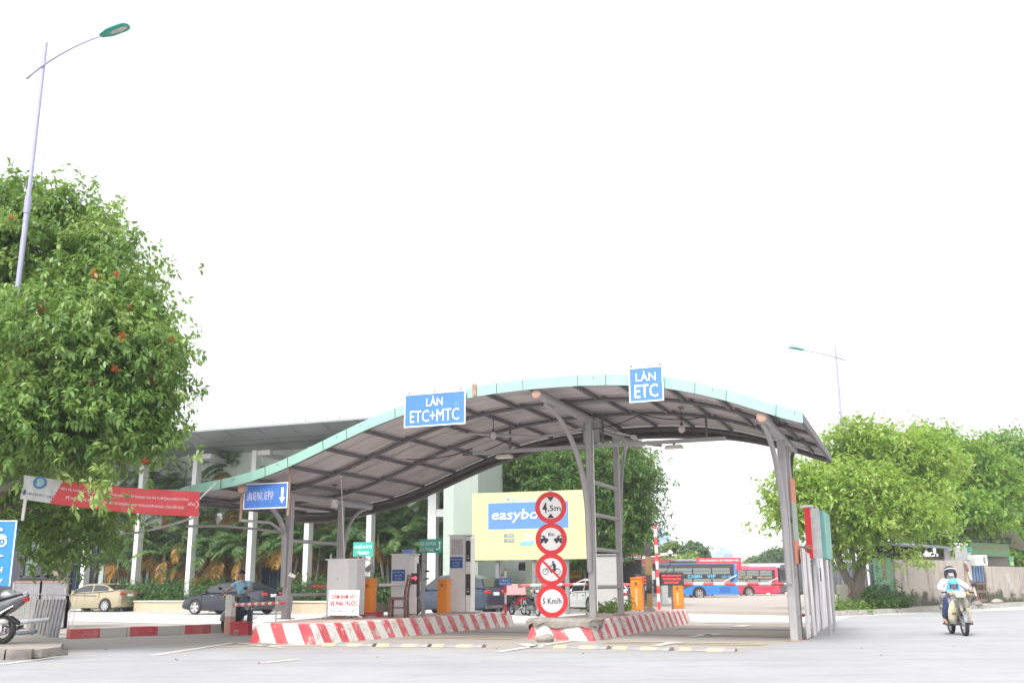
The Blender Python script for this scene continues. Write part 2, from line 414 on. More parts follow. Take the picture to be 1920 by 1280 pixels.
for s in (2.2,2.75,5.6): mb.quad(gw(-4.3,s,.010),gw(-1.5,s,.010),gw(-1.5,s+.25,.010),gw(-4.3,s+.25,.010),M_BAND)
struct('rumble_bands',mb)
# raised pavement at the near left, and beyond the road at the right
mb=MB(); pv=[G(-300,1238),G(60,1234),G(112,1226),G(118,1215),G(60,1196),G(-300,1196)]
mb.prism([(p.x,p.y) for p in pv],0,.14,M_PAVE,'xy'); struct('pavement',mb)
mb=MB(); kn=Vector((-kd.y,kd.x,0)); q=[K1,K2,K3,K3+kn*60,K1+kn*60-kd*0.5]
mb.prism([(p.x,p.y) for p in q],0,.13,M_PAVE,'xy'); struct('sidewalk',mb)
mb=MB(); random.seed(5); L=(K3-K1).length; x=0
while x<L*.5:
    w=random.uniform(.8,1.1); a=K1+kd*x; c=a+kd*w/2+kn*.08
    mb.box((c.x,c.y,.09+random.uniform(-.01,.012)),(w-.02,.2,.18),CONC,rot=(0,0,math.atan2(kd.y,kd.x))); x+=w
struct('sidewalk_kerb',mb)
# kerb of the near pavement (cracked stones)
mb=MB(); a=G(-200,1241); b=G(62,1235); d=(b-a); n=5
for i in range(n):
    c=a.lerp(b,(i+.5)/n); mb.box((c.x,c.y,.085),(d.length/n-.03,.24,.17+.01*(i%2)),CONCW,rot=(0,random.uniform(-.01,.01),math.atan2(d.y,d.x)))
a=b; b=G(112,1227); c=a.lerp(b,.5); mb.box((c.x,c.y,.06),((b-a).length,.3,.12),CONCW,rot=(0,.05,math.atan2((b-a).y,(b-a).x)))
struct('pavement_kerb',mb)

# ================================================================== CANOPY
FP=[(335,920),(350,915),(440,895),(500,877),(560,855),(620,823),(680,790),(760,763),(870,735),(970,715),(1080,705),(1180,707),(1310,722),(1420,750),(1505,775)]
fu=[];fz=[]
for p in FP:
    q=onfront(*p); fu.append((q-OG).dot(U)); fz.append(q.z)
fu=np.array(fu);fz=np.array(fz)
cf=np.polyfit((fu+2)/7.5,fz,7)
UL,UR=fu[0]-1.6,fu[-1]
def prof(u):
    uc=max(u,fu[0]); z=float(np.polyval(cf,(uc+2)/7.5))
    return z + (fu[0]-u)*.03 if u<fu[0] else z
SLEN=7.0
can=thing('gate_canopy','wave shaped corrugated metal canopy with pale green fascia over the entrance lanes','canopy',gw(0,0),RZ)
M_SHEET=mat('canopy_sheet',(.56,.52,.52),.6,.0,var=.12,scale=1.2,dirt=(.28,.21,.18),dirt_amt=.3,dscale=1.5,stretch=(.25,2,1))
M_FASC=mat('pale_green_fascia',(.31,.55,.46),.5,0,var=.06,dirt=(.28,.42,.36),dirt_amt=.22,dscale=5)
us=np.linspace(UL,UR,90)
rows=[]; s=0.0; k=0
while s<=SLEN:
    rows.append([(u,s,prof(u)-.03+(.0 if k%4 in (0,1) else .035)) for u in us]); s+=.05 if k%2 else .035; k+=1
MB().grid(rows,M_SHEET).build('roof_sheet',can,smooth=False)
# overlapping sheet seams
mb=MB()
for s in (.95,3.05,5.4):
    mb.grid([[(u,s-.012,prof(u)-.045) for u in us],[(u,s+.012,prof(u)-.045) for u in us]],STEELD)
mb.build('sheet_seam',can)
mb=MB()
for i in range(len(us)-1):
    a,b=us[i],us[i+1]; za,zb=prof(a),prof(b)
    for y0,y1 in ((-.06,-.045),):
        mb.add([(a,y0,za-.20),(b,y0,zb-.20),(b,y0,zb+.03),(a,y0,za+.03),(a,y1,za-.20),(b,y1,zb-.20),(b,y1,zb+.03),(a,y1,za+.03),(a,.16,za+.045),(b,.16,zb+.045)],
            [(0,1,2,3),(5,4,7,6),(3,2,9,8),(1,0,4,5)],M_FASC)
mb.build('fascia',can)
random.seed(3); mb=MB(); u=UL+.4
while u<UR-.3:
    z=prof(u); sl=prof(u+.05)-z; MB().box((u,-.068,z-.085),(.012,.012,.23),STEELD,rot=(0,-math.atan(sl/.05)*.3,0)).build('fascia_seam',can)
    if random.random()<.6: MB().box((u+.35,-.066,prof(u+.35)-.04),(.014,.01,.05),STEELD).build('fascia_bolt',can)
    u+=random.choice((.62,.95,1.25))
MB().box((-1.42,-.09,prof(-1.42)-.05),(.09,.05,.26),RUST).build('rusty_bracket',can)
for s,r in ((.14,.035),(2.15,.05),(4.35,.05),(SLEN-.05,.075)):
    MB().tube([(u,s,prof(u)-.12-(.03 if s>6 else 0)) for u in us],r,STEELD,6).build('arch_rib',can,smooth=True)
MB().tube([(u,SLEN-.08,prof(u)-.36+.2*min(1,max(0,(u-2.0)/3))) for u in us[2:-3]],.06,STEELD,6).build('rear_beam',can,smooth=True)
MB().grid([[(u,SLEN+.02,prof(u)-.40+.2*min(1,max(0,(u-2.0)/3))) for u in us],[(u,SLEN+.035,prof(u)+.02) for u in us]],STEELD).build('gutter',can)
i=0
for (s0,s1,off,hh) in ((.12,2.2,0,.07),(2.1,4.4,.14,.065),(4.3,SLEN-.1,.28,.055)):
    u=UL+.5+off
    while u<UR-.15:
        z=prof(u); MB().box((u,(s0+s1)/2,z-.085),(hh,s1-s0,.075),STEELD).build('purlin',can); u+=1.02
z=prof(UR); MB().box((UR-.03,SLEN/2,z-.08),(.07,SLEN,.17),STEELD).build('end_beam',can)
z=prof(UL); MB().box((UL+.03,SLEN/2,z-.08),(.07,SLEN,.17),STEELD).build('end_beam',can)
pL=gl(G(535,1160,.42)); pR=gl(G(1494,1201)); 
FR=[(pL[0],pL[1],2.5,.42,2.3,2.9,(1.0,2.35)),(0,3.8,2.45,.43,2.6,3.3,(1.15,2.05,2.9,3.7)),(pR[0]-.03,pR[1]-.1,1.0,0,2.3,3.3,(1.4,2.6))]
for (u0,s0,gap,zb,za,zr,rungs) in FR:
    zt=prof(u0)-.30
    MB().cyl((u0,.02,zt+.0),(u0,s0+gap+1.6,zt+.0),.105,STEEL,12).build('tube_beam',can,smooth=True)
    MB().cyl((u0,-.005,zt),(u0,.02,zt),.10,RUST,12).build('beam_end',can)
    for k in (0,1):
        s=s0+gap*k; w=.17 if k==0 else .15
        mb=MB().rbox((u0,s,(zb+zt)/2),(w,w,zt-zb),STEEL,.03); mb.box((u0,s,zb+.012),(.34,.34,.02),RUST); mb.build('post',can)
    for z in rungs: MB().cyl((u0,s0+.09,z),(u0,s0+gap-.09,z),.05,STEEL,8).build('rung',can,smooth=True)
    n=14; pts=[];rs=[]
    ext=min(3.2,s0-.35)
    for i in range(n+1):
        a=radians(86)*i/n; pts.append((u0-.02,s0-.17-ext*(1-cos(a)),za+(zt-.12-za)*sin(a))); rs.append(.075-.027*i/n)
    pts=[(u0-.02,s0-.15,za-1.1 if za-1.1>zb else zb+.02)]+pts; rs=[.06]+rs
    MB().tube(pts,rs,STEEL,8).build('curved_arm',can,smooth=True)
    pts=[];rs=[]; s1=s0+gap
    for i in range(n+1):
        a=radians(84)*i/n; pts.append((u0+.02,s1+.16+1.3*(1-cos(a)),zr-.8+(zt-.1-zr+.8)*sin(a))); rs.append(.06-.02*i/n)
    MB().tube(pts,rs,STEELD if u0>4 else STEEL,8).build('curved_arm',can,smooth=True)
# camera beam slung across the lanes from the middle posts
zb=4.58; MB().box((.05,4.0,zb),(6.6,.08,.09),STEEL).build('cross_beam',can)
MB().box((-3.3,4.0,zb+.01),(.5,.06,.06),STEELD).build('cross_beam',can)
for uu,ll in ((-2.2,.5),(.3,.6),(2.9,.5)): MB().box((uu,4.0,(zb+prof(uu)-.15)/2+.02),(.05,.05,prof(uu)-.15-zb),STEELD).build('hanger',can)
# diagonal brace plates at the middle frame
MB().tube([(.0,3.9,5.05),(.9,4.6,4.72),(1.5,5.2,4.66)],.045,STEEL,6).build('brace',can)
MB().tube([(.0,3.9,5.05),(-1.2,3.4,4.8),(-2.9,2.9,prof(-2.9)-.3)],.04,STEEL,6).build('brace',can)
MB().box((.02,3.95,4.95),(.42,.05,.55),STEEL).build('gusset',can)
# left portal arm with lowered bar
ul,sl=FR[0][0],FR[0][1]
MB().tube([(ul-1.9,.2+sl*.1,2.68),(ul-1.2,sl*.5,2.70),(ul,sl,2.55)],.035,STEEL,6).build('side_bar',can)
MB().cyl((ul-.05,.1,prof(ul)-.3),(ul-.05,.1,2.72),.035,RUST,8).build('hanger',can)
MB().tube([(ul-.05,.1,2.75),(ul+.3,.8,2.73),(ul,sl-.1,2.5)],.035,STEEL,6).build('side_bar',can)
# wires sagging under the roof
def wire(name,label,pts,r=.012,m=BLACK,par=None,n=14,sag=.1):
    P=[]
    for a,b in zip(pts[:-1],pts[1:]):
        a=Vector(a);b=Vector(b)
        for i in range(n): k=i/n; P.append(a.lerp(b,k)+Vector((0,0,-4*sag*k*(1-k))))
    P.append(Vector(pts[-1])); o=MB().tube(P,r,m,5).build(name,par,smooth=True); return o
wire('wire','',[(-3.6,4.1,4.55),(-2.2,4.3,prof(-2.2)-.35),(-.2,3.9,5.0),(1.4,3.6,prof(1.4)-.25),(2.9,3.5,prof(2.9)-.25)],.014,BLACK,can,sag=.09)
wire('wire','',[(-4.9,3.4,prof(-4.9)-.18),(-3.0,3.4,4.62)],.014,BLACK,can,sag=.1)
qa=at(638,850,26);qb=at(646,1056,26);w=wire('wire','',[(*gl(qa),qa.z),(*gl(qb),qb.z)],.009,OFFW,can,sag=.0)
wire('wire','',[(.13,3.72,4.95),(.13,3.72,.6)],.012,WHITE,can,sag=0)
# things hung from the canopy
def lamp_panel(u,s,z,label):
    t=thing('floodlight',label,'floodlight',gw(u,s,z),RZ,'flat floodlights slung under the canopy beam')
    MB().box((0,0,.0),(.46,.2,.075),mat('beige_lamp',(.72,.62,.52),.5),taper=.8).build('housing',t)
    MB().box((0,0,-.045),(.40,.15,.015),mat('lamp_glass',(.8,.78,.72),.3)).build('lens',t)
    MB().box((0,0,.06),(.05,.05,.12),STEELD).build('bracket',t)
q=at(928,838,25.2); g=gl(q); lamp_panel(g[0],4.0,zb-.13,'flat beige floodlight under the beam, left of the middle posts')
q=at(1260,817,24.0); g=gl(q); lamp_panel(g[0],4.0,zb-.13,'flat beige floodlight under the beam, right of the middle posts')
def bulb(px,py,Y,label,lobed=False,ln=.55):
    p=at(px,py,Y); g=gl(p); t=thing('hanging_lamp',label,'lamp',p,RZ,'lamps hanging from the canopy roof')
    top=prof(g[0])-.08-p.z
    MB().cyl((0,0,.08),(0,0,top),.009,BLACK,5).build('cable',t); MB().box((0,0,top),(.12,.1,.04),STEELD).build('ceiling_hook',t)
    if lobed: MB().cyl((0,0,-.12),(0,0,.1),.09,mat('dusty_white',(.7,.66,.62),.5),14).build('lamp_shade',t,smooth=True)
    else:
        MB().sphere((0,0,-.05),.085,mat('dusty_bulb',(.62,.56,.56),.3),12,8,(1,1,1.15)).build('bulb',t,smooth=True); MB().cyl((0,0,.02),(0,0,.1),.03,BLACK).build('socket',t)
bulb(1278,800,23.6,'round bulb hanging from the roof near the smaller lane sign')
bulb(925,812,24.6,'small bulb hanging just above the floodlight left of the middle posts')
bulb(627,943,26.8,'white drum shaped lamp hanging low above the tall white cabinet',True)
# dome camera on bracket
p=at(1196,838,26.2); t=thing('dome_camera','white dome camera hanging below the canopy edge beside the middle posts','camera',p,RZ)
MB().cyl((0,0,.02),(0,0,.16),.10,WHITE,14).build('housing',t,smooth=True); MB().sphere((0,0,.02),.095,mat('dome_tint',(.4,.33,.32),.1),14,6,z0=-1,z1=0).build('dome',t,smooth=True)
MB().tube([(0,0,.14),(-.05,0,.3),(-.25,0,.33),(-.55,-.05,.42)],.03,WHITE,8).build('bracket',t,smooth=True)
for px,py,lb in ((1178,826,'white floodlight head tilted down beside the dome camera'),(1190,822,'second small white lamp head right above the dome camera')):
    p=at(px,py,26.0); t=thing('lamp_head',lb,'lamp',p,RZ); MB().box((0,0,0),(.22,.12,.07),WHITE,rot=(0,.5,0)).build('housing',t); MB().cyl((-.08,0,.03),(-.15,0,.14),.015,STEEL,6).build('bracket',t)
p=at(412,965,24.4); t=thing('loudspeaker','small white cable head on the lowered bar under the canopy tube','lamp',p,RZ)
MB().sphere((0,0,0),.06,WHITE,8,6,(1.2,1,.8)).build('housing',t); MB().cyl((0,0,0),(.06,0,-.1),.02,WHITE,6).build('cable',t)
t=thing('security_camera','small grey camera clipped to the left canopy post','camera',at(548,1078,25.4),RZ)
MB().box((0,0,0),(.16,.09,.08),OFFW,rot=(0,.4,.3)).build('housing',t); MB().box((-.07,0,.03),(.08,.04,.04),STEEL).build('bracket',t)

# ------------------------------------------------------------------ lane signs
def board(name,label,cat,c4,s,draw,bg,border=None,th=.02,extra=None,group=None,rz=RZ):
    """flat board at distance s behind the canopy front, corners from the survey"""
    a=onfront(*c4[0],s); b=onfront(*c4[1],s); c=onfront(*c4[2],s); d=onfront(*c4[3],s)
    w=((b-a).length+(c-d).length)/2; h=((a-d).length+(b-c).length)/2; ctr=(a+b+c+d)/4
    t=thing(name,label,cat,ctr,rz,group)
    MB().box((0,0,0),(w,th,h),bg).build('panel',t)
    if border:
        e=.025; mb=MB(); y=-th/2-.003
        for cx,cz,ww,hh in ((0,h/2-e/2,w,e),(0,-h/2+e/2,w,e),(-w/2+e/2,0,e,h-2*e),(w/2-e/2,0,e,h-2*e)): mb.box((cx,y,cz),(ww,.006,hh),border)
        mb.build('border',t)
    mb=MB(); draw(mb,w,h,-th/2-.008); 
    if mb.v: mb.build('lettering',t)
    if extra: extra(t,w,h)
    return t,w,h
def d1(mb,w,h,y):
    mb.text('LÀN',0,h*.25,w*.27,h*.30,y,WHS,.003); mb.text('ETC+MTC',0,-h*.19,w*.80,h*.36,y,WHS,.0)
def tabs(t,w,h):
    for x in (-.42,0,.42): MB().cyl((x*w,0,h/2),(x*w,0,h/2+.05),.018,STEELD,6).build('bolt',t)
board('lane_sign','blue sign reading LÀN ETC+MTC on the canopy front','sign',[(758,740),(873,731),(873,795),(759,801)],-.14,d1,BLUES,WHS,extra=tabs)
def d2(mb,w,h,y):
    mb.text('LÀN',0,h*.24,w*.58,h*.29,y,WHS,.003); mb.text('ETC',0,-h*.19,w*.68,h*.38,y,WHS,.008)
def tabs2(t,w,h):
    for x in (-.42,.42): MB().cyl((x*w,0,h/2),(x*w,0,h/2+.05),.018,STEELD,6).build('bolt',t)
board('lane_sign','blue sign reading LÀN ETC on the crest of the canopy front','sign',[(1179,690),(1243,685),(1245,751),(1180,755)],-.14,d2,BLUES,WHS,extra=tabs2)
PINK=mat('faded_letter_pink',(.78,.70,.72),.6)
def d3(mb,w,h,y):
    mb.text('LÀN XE MÁY, XE ĐẠP',-w*.12,0,w*.60,h*.50,y,PINK,.0)
    x=w*.38; mb.add([(x-.035,y,h*.3),(x+.035,y,h*.3),(x+.035,y,-h*.08),(x-.035,y,-h*.08)],[(0,3,2,1)],WHS)
    mb.add([(x-.085,y,-h*.08),(x+.085,y,-h*.08),(x,y,-h*.32)],[(0,2,1)],WHS)
def rail(t,w,h): MB().box((w/2+.0,.04,.1),(.05,.03,h+.55),RUST).build('hanger',t)
board('lane_sign','faded blue sign reading LÀN XE MÁY, XE ĐẠP hung low under the canopy','sign',[(456,908),(539,903),(541,951),(459,955)],.12,d3,BLUES,WHS,extra=rail)

# ================================================================== ISLANDS
M_STRIPE_N=striped('nose_stripes',(1.0,0,.75),.82,((.74,.05,.07),(.78,.77,.75)),chip=(.60,.53,.48),chip_amt=.45,widths=.44)
M_STRIPE_S=striped('side_stripes',(0,1.0,.45),.66,((.62,.07,.09),(.70,.68,.65)),chip=(.50,.46,.42),chip_amt=.62,widths=.46)
M_TOP=mat('island_top',(.50,.36,.33),.85,dirt=(.36,.31,.28),dirt_amt=.6)
def island(label,outline,h,nose,batter=.10,sidem=M_STRIPE_S):
    """outline in gate (u,s) counter-clockwise; edges listed in nose carry the broad stripes"""
    o=outline[0]; t=thing('lane_island',label,'kerb island',gw(o[0],o[1]),RZ)
    P=[(a-o[0],b-o[1]) for a,b in outline]; n=len(P); cx=sum(p[0] for p in P)/n; cy=sum(p[1] for p in P)/n
    def ins(p,k):
        d=Vector((cx-p[0],cy-p[1])); d=Vector((math.copysign(min(abs(d.x),k),d.x),math.copysign(min(abs(d.y),k),d.y))); return (p[0]+d.x,p[1]+d.y)
    mb=MB(); seg=6
    for i in range(n):
        a,b=P[i],P[(i+1)%n]; a2,b2=ins(a,batter),ins(b,batter); mm=M_STRIPE_N if i in nose else sidem
        mb.grid([[(a[0]+(b[0]-a[0])*k/seg,a[1]+(b[1]-a[1])*k/seg,0) for k in range(seg+1)],
                 [(a2[0]+(b2[0]-a2[0])*k/seg,a2[1]+(b2[1]-a2[1])*k/seg,h-.03) for k in range(seg+1)],
                 [(ins(a2,.03)[0]+(ins(b2,.03)[0]-ins(a2,.03)[0])*k/seg,ins(a2,.03)[1]+(ins(b2,.03)[1]-ins(a2,.03)[1])*k/seg,h) for k in range(seg+1)]],mm)
    mb.build('kerb_face',t)
    MB().add([(*ins(ins(p,batter),.03),h) for p in P],[tuple(range(n))],M_TOP).build('top_slab',t)
    return t
A=gl(G(467,1204)); B=gl(G(592,1208)); C=gl(G(965,1173))
island('long red and white striped kerb island carrying the cabinets and chair',[A,B,C,(C[0]-1.6,C[1]),(A[0]-.75,A[1]+4.5)],.42,(0,))
A2=gl(G(986,1197)); B2=gl(G(1112,1201)); C2=gl(G(1296,1168))
isl2=island('red and white striped kerb island with a broken concrete nose under the round signs',[(A2[0],A2[1]+.1),(A2[0]+.35,A2[1]-.12),B2,C2,(C2[0]-1.5,C2[1]),(A2[0]-.05,A2[1]+.9)],.43,(0,1,5))
# rough cement cap on the nose
mb=MB(); rows=[]
random.seed(9); N=28; out=[]
o=(A2[0],A2[1]+.1)
cap=[(A2[0]-.03,A2[1]+.9),(A2[0]-.04,A2[1]+.08),(A2[0]+.33,A2[1]-.15),(B2[0]-.10,B2[1]-.04),(B2[0]+.05,B2[1]+.25),(B2[0]-.05,B2[1]+1.0)]
capP=[]
for a,b in zip(cap[:-1],cap[1:]):
    for k in range(8): capP.append((a[0]+(b[0]-a[0])*k/8,a[1]+(b[1]-a[1])*k/8))
lo=[];mi=[];hi=[]
for i,p in enumerate(capP):
    j=random.uniform(-.012,.012); dz=-.12+.10*abs(sin(i*.55))+random.uniform(0,.07)
    if i<7: dz+=.14
    lo.append((p[0]-o[0]+j,p[1]-o[1]+j*.5+.06,.26-dz)); mi.append((p[0]-o[0]+j,p[1]-o[1]+.06+j,.40)); hi.append((p[0]-o[0]+.07,p[1]-o[1]+.12,.455+random.uniform(-.01,.015)))
mb.grid([lo,mi,hi],CONCW); mb.add(hi,[tuple(range(len(hi)))],CONCW); mb.build('broken_cement_cap',isl2)
# loose lump of concrete
p=G(1022,1203); t=thing('rubble','rounded lump of broken concrete lying against the island nose','rubble',p,0)
mb=MB(); mb.sphere((0,0,.07),.19,CONCW,14,8,(1.1,.6,.55)); 
mb.v=[(x*(1+.12*sin(9*y+3*z)),y*(1+.1*sin(7*x)),max(-.01,z*(1+.1*sin(11*x+5*y)))) for x,y,z in mb.v]; mb.build('stone',t,smooth=True)
# low kerb in the motorbike lane
M_KERB=striped('kerb_blocks',(1,0,0),1.5,((.55,.06,.07),(.52,.50,.47)),chip=(.36,.32,.30),chip_amt=.25)
a=G(130,1197);b=G(430,1185); d=b-a; t=thing('lane_kerb','low kerb of alternating red and bare grey blocks beside the motorbike lane','kerb',a,math.atan2(d.y,d.x))
mb=MB(); L=d.length
for i in range(6): MB().box((L/6*(i+.5),.12,.115),(L/6-.012,.24,.23+.006*(i%3)),M_KERB,).build('kerb_block',t,bevel=.01)
p=G(448,1190); t=thing('kerb_box','low dark red concrete box with a pipe hole beside the bollard','kerb',p,radians(-6))
mb=MB(); R2=mat('dull_red_concrete',(.50,.05,.07),.8,dirt=(.4,.2,.2),dirt_amt=.3)
mb.box((0,.15,.14),(.47,.3,.28),R2); mb.box((0,.14,.305),(.49,.34,.05),R2); mb.build('block',t)
MB().ring((-.08,-.005,.07),.045,.014,mat('pipe_grey',(.5,.5,.48),.6),'y',16,6).build('pipe_rim',t); MB().disc(-.08,.07,.04,-.004,-.001,BLACK,16).build('pipe_hole',t)
# speed humps
M_HUMP=striped('hump_stripes',(1,0,0),.58,((.42,.36,.22),(.22,.22,.24)),chip=(.34,.32,.29),chip_amt=.6,rough=.8)
def hump(a,b,label):
    a=G(*a);b=G(*b);d=b-a;L=d.length; t=thing('speed_hump',label,'speed hump',(a+b)/2,math.atan2(d.y,d.x),'worn rubber speed humps across the lane mouths')
    mb=MB(); n=7; rows=[]
    for k in range(n+1):
        an=pi*k/n; rows.append([(x,-.16*cos(an),.06*sin(an)+.005) for x in np.linspace(-L/2+.03,L/2-.03,9)])
    mb.grid(rows,M_HUMP); mb.add([(-L/2+.03,-.16*cos(pi*k/n),.06*sin(pi*k/n)+.005) for k in range(n+1)],[tuple(range(n+1))],M_HUMP)
    mb.add([(L/2-.03,-.16*cos(pi*k/n),.06*sin(pi*k/n)+.005) for k in range(n+1)],[tuple(range(n+1))[::-1]],M_HUMP); mb.build('rubber_body',t,smooth=True)
for a,b,l in (((607,1210),(705,1211),'first speed hump from the left, in front of the long striped island'),((708,1211),(808,1212),'speed hump in the middle of the left row before the long island'),
    ((811,1212),(910,1213),'rightmost speed hump of the left row, with a yellow end'),((1040,1214),(1144,1216),'speed hump next to the island nose and concrete lump'),
    ((1152,1216),(1262,1219),'middle speed hump of the row in the ETC lane mouth'),((1273,1219),(1383,1221),'rightmost speed hump, nearest the canopy post')): hump(a,b,l)
# ================================================================== THINGS ON THE ISLANDS
IZ=.42
def isl(px,py,z=IZ): return G(px,py,z)
def mpx(Y): return Y/F*1.0     # metres per photo pixel at distance Y (near the horizon line)
# --- round sign stack
base=isl(1035,1157,.44); D=base.y
t=thing('sign_post','grey post carrying the four round red signs on the island nose','post',base,RZ*.4)
MB().box((0,.03,1.55),(.06,.05,3.1),mat('white_post',(.6,.6,.62),.5)).build('post',t); MB().box((0,.03,.01),(.28,.2,.02),STEELD).build('base_plate',t)
def round_sign(px,py,label,draw,dx=0):
    p=at(px,py,D-.03); r=29.3*mpx(D)
    t=thing('round_sign',label,'road sign',p,RZ*.4)
    MB().disc(0,0,r,0,.012,WHS,44).build('panel',t); MB().annulus(0,0,r*.70,r*.995,-.004,REDP).build('rim',t)
    mb=MB(); draw(mb,r); mb.build('symbol',t)
    MB().box((0,.03,0),(.16,.035,.06),STEELD).build('bracket',t)
INK=mat('sign_ink',(.035,.035,.045),.5)
def s1(mb,r):
    mb.text('4',-r*.38,-.0,r*.30,r*.66,-.006,INK,.02); mb.text(',5m',r*.22,-r*.07,r*.84,r*.42,-.006,INK,.015)
    mb.add([(-r*.22,-.006,r*.68),(r*.22,-.006,r*.68),(0,-.006,r*.36)],[(0,2,1)],INK); mb.add([(-r*.22,-.006,-r*.66),(r*.22,-.006,-r*.66),(0,-.006,-r*.36)],[(0,1,2)],INK)
def s2(mb,r):
    mb.text('8m',0,r*.30,r*.38,r*.24,-.006,INK,.01)
    for sg in (-1,1):
        car=[(.68,-.14),(.18,-.14),(.18,.02),(.34,.06),(.44,.22),(.68,.24)]
        mb.prism([(sg*x*r,z*r) for x,z in car],-.007,-.004,INK); 
        for x in (.36,.62): mb.disc(sg*x*r*.97,-r*.18,r*.085,-.008,-.004,INK,12)
        mb.prism([(sg*x*r,z*r) for x,z in [(.50,.06),(.65,.06),(.65,.17),(.54,.17)]],-.0095,-.0085,WHS)
def s3(mb,r):
    for x in (-.36,.40): mb.annulus(x*r,-r*.12,r*.155,r*.19,-.0065,INK,20); mb.disc(x*r,-r*.12,r*.03,-.008,-.006,INK,8)
    mb.prism([(x*r,z*r) for x,z in [(-.20,.06),(-.12,.10),(0,.02),(.22,.06),(.44,.02),(.30,-.02),(.22,-.2),(-.02,-.2),(-.1,-.04)]],-.0075,-.006,INK)
    mb.prism([(x*r,z*r) for x,z in [(.12,.06),(.30,.06),(.30,.26),(.2,.40),(.10,.38),(.0,.22),(-.12,.22),(-.12,.17),(.02,.17),(.12,.26)]],-.0078,-.006,INK)
    mb.disc(r*.12,r*.46,r*.06,-.008,-.006,INK,12); mb.box((-.28*r,-.007,.03*r),(.03*r,.002,.32*r),INK,rot=(0,.5,0))
    a=r*.70; w=r*.045; c=.7071
    mb.prism([(-a*c-w,a*c-w),(-a*c+w,a*c+w),(a*c+w,-a*c+w),(a*c-w,-a*c-w)],-.012,-.009,REDP)
def s4(mb,r): mb.text('5 Km/h',0,0,r*1.18,r*.36,-.006,INK,.015)
round_sign(1032.5,951,'round red rimmed sign reading 4,5m, topmost of the stack',s1)
round_sign(1033.5,1010,'round red rimmed sign with two cars and 8m, second from the top',s2)
round_sign(1033.5,1067,'round red rimmed sign with a struck out motorcycle, third from the top',s3)
round_sign(1035,1126,'round red rimmed sign reading 5 Km/h, lowest of the stack',s4)
# --- tall white cabinet
def dims(px0,px1,py0,py1,Y): k=mpx(Y); return (px1-px0)*k,(py1-py0)*k
p=isl(637,1158); Y=p.y; w,h=dims(608,672,1054,1158,Y)
t=thing('equipment_cabinet','tall white two panel steel cabinet behind the keep distance sign','cabinet',p,RZ*.75)
mb=MB(); mb.box((-.08,.28,h/2+.03),(w*.70,.56,h-.06),OFFW); mb.build('body',t,bevel=.012)
MB().box((w*.36,.26,h/2+.03),(w*.25,.54,h-.08),mat('cabinet_grey',(.72,.72,.72),.5,var=.03)).build('side_panel',t,bevel=.012)
MB().box((.03,.28,h-.005),(w+.06,.62,.03),OFFW).build('roof',t)
for x in (-.36,.42): MB().box((x,.1,h+.07),(.035,.03,.13),mat('cream_lug',(.6,.56,.45),.6)).build('lug',t)
for x in (-.1,): MB().disc(x,h*.66,.018,-.012,.0,STEEL,10).build('lock',t)
mb=MB(); mb.box((0,.2,.015),(w+.02,.5,.03),mat('brick_rubble',(.42,.33,.28),.9)); mb.build('plinth',t)
t=thing('conduit','loose white cable conduit at the foot of the tall white cabinet','cable',p+Vector((.1,-.22,0)),0)
MB().tube([(-.45,0,.02),(-.3,-.06,.06),(-.1,-.04,.14),(.1,.02,.13),(.3,.05,.05),(.5,.0,.02)],.03,WHITE,8).build('conduit_pipe',t,smooth=True)
t=thing('rubble','scattered broken bricks at the foot of the tall white cabinet','rubble',p+Vector((.5,-.25,0)),0)
mb=MB(); random.seed(2)
for i in range(7): mb.box((random.uniform(-.9,.45),random.uniform(-.08,.1),.03),(.12,.08,.06),random.choice((CONCW,RUST)),rot=(0,0,random.uniform(0,3)))
mb.build('brick_piece',t)
# --- keep distance sign
p=isl(648,1160); p=Vector((p.x,p.y-.35,IZ)); Y=p.y; w,h=dims(620,677,1107,1151,Y)
t=thing('notice_sign','white notice with red lettering CẤM BÁM SÁT leaning on the white cabinet','sign',(p.x,p.y,IZ),RZ*.3)
zc=at(648,1129,Y).z-IZ
MB().box((0,0,zc),(w,.015,h),WHS,rot=(-.06,0,0)).build('panel',t); RT=mat('notice_red',(.55,.01,.03),.5); BT=mat('notice_blue',(.12,.12,.42),.5)
mb=MB(); y=-.03
mb.text('CẤM BÁM SÁT',.0,zc+h*.29,w*.80,h*.24,y,RT,.012); mb.text('XE PHÍA TRƯỚC',.0,zc+h*.0,w*.88,h*.25,y+.0,RT,.012); mb.text('KHOẢNG CÁCH 8m',0,zc-h*.30,w*.78,h*.15,y,BT,.0); mb.build('lettering',t)
for x in (-w*.4,w*.36): MB().box((x,.02,zc/2-.1),(.03,.03,max(.1,zc)),STEELD).build('leg',t)
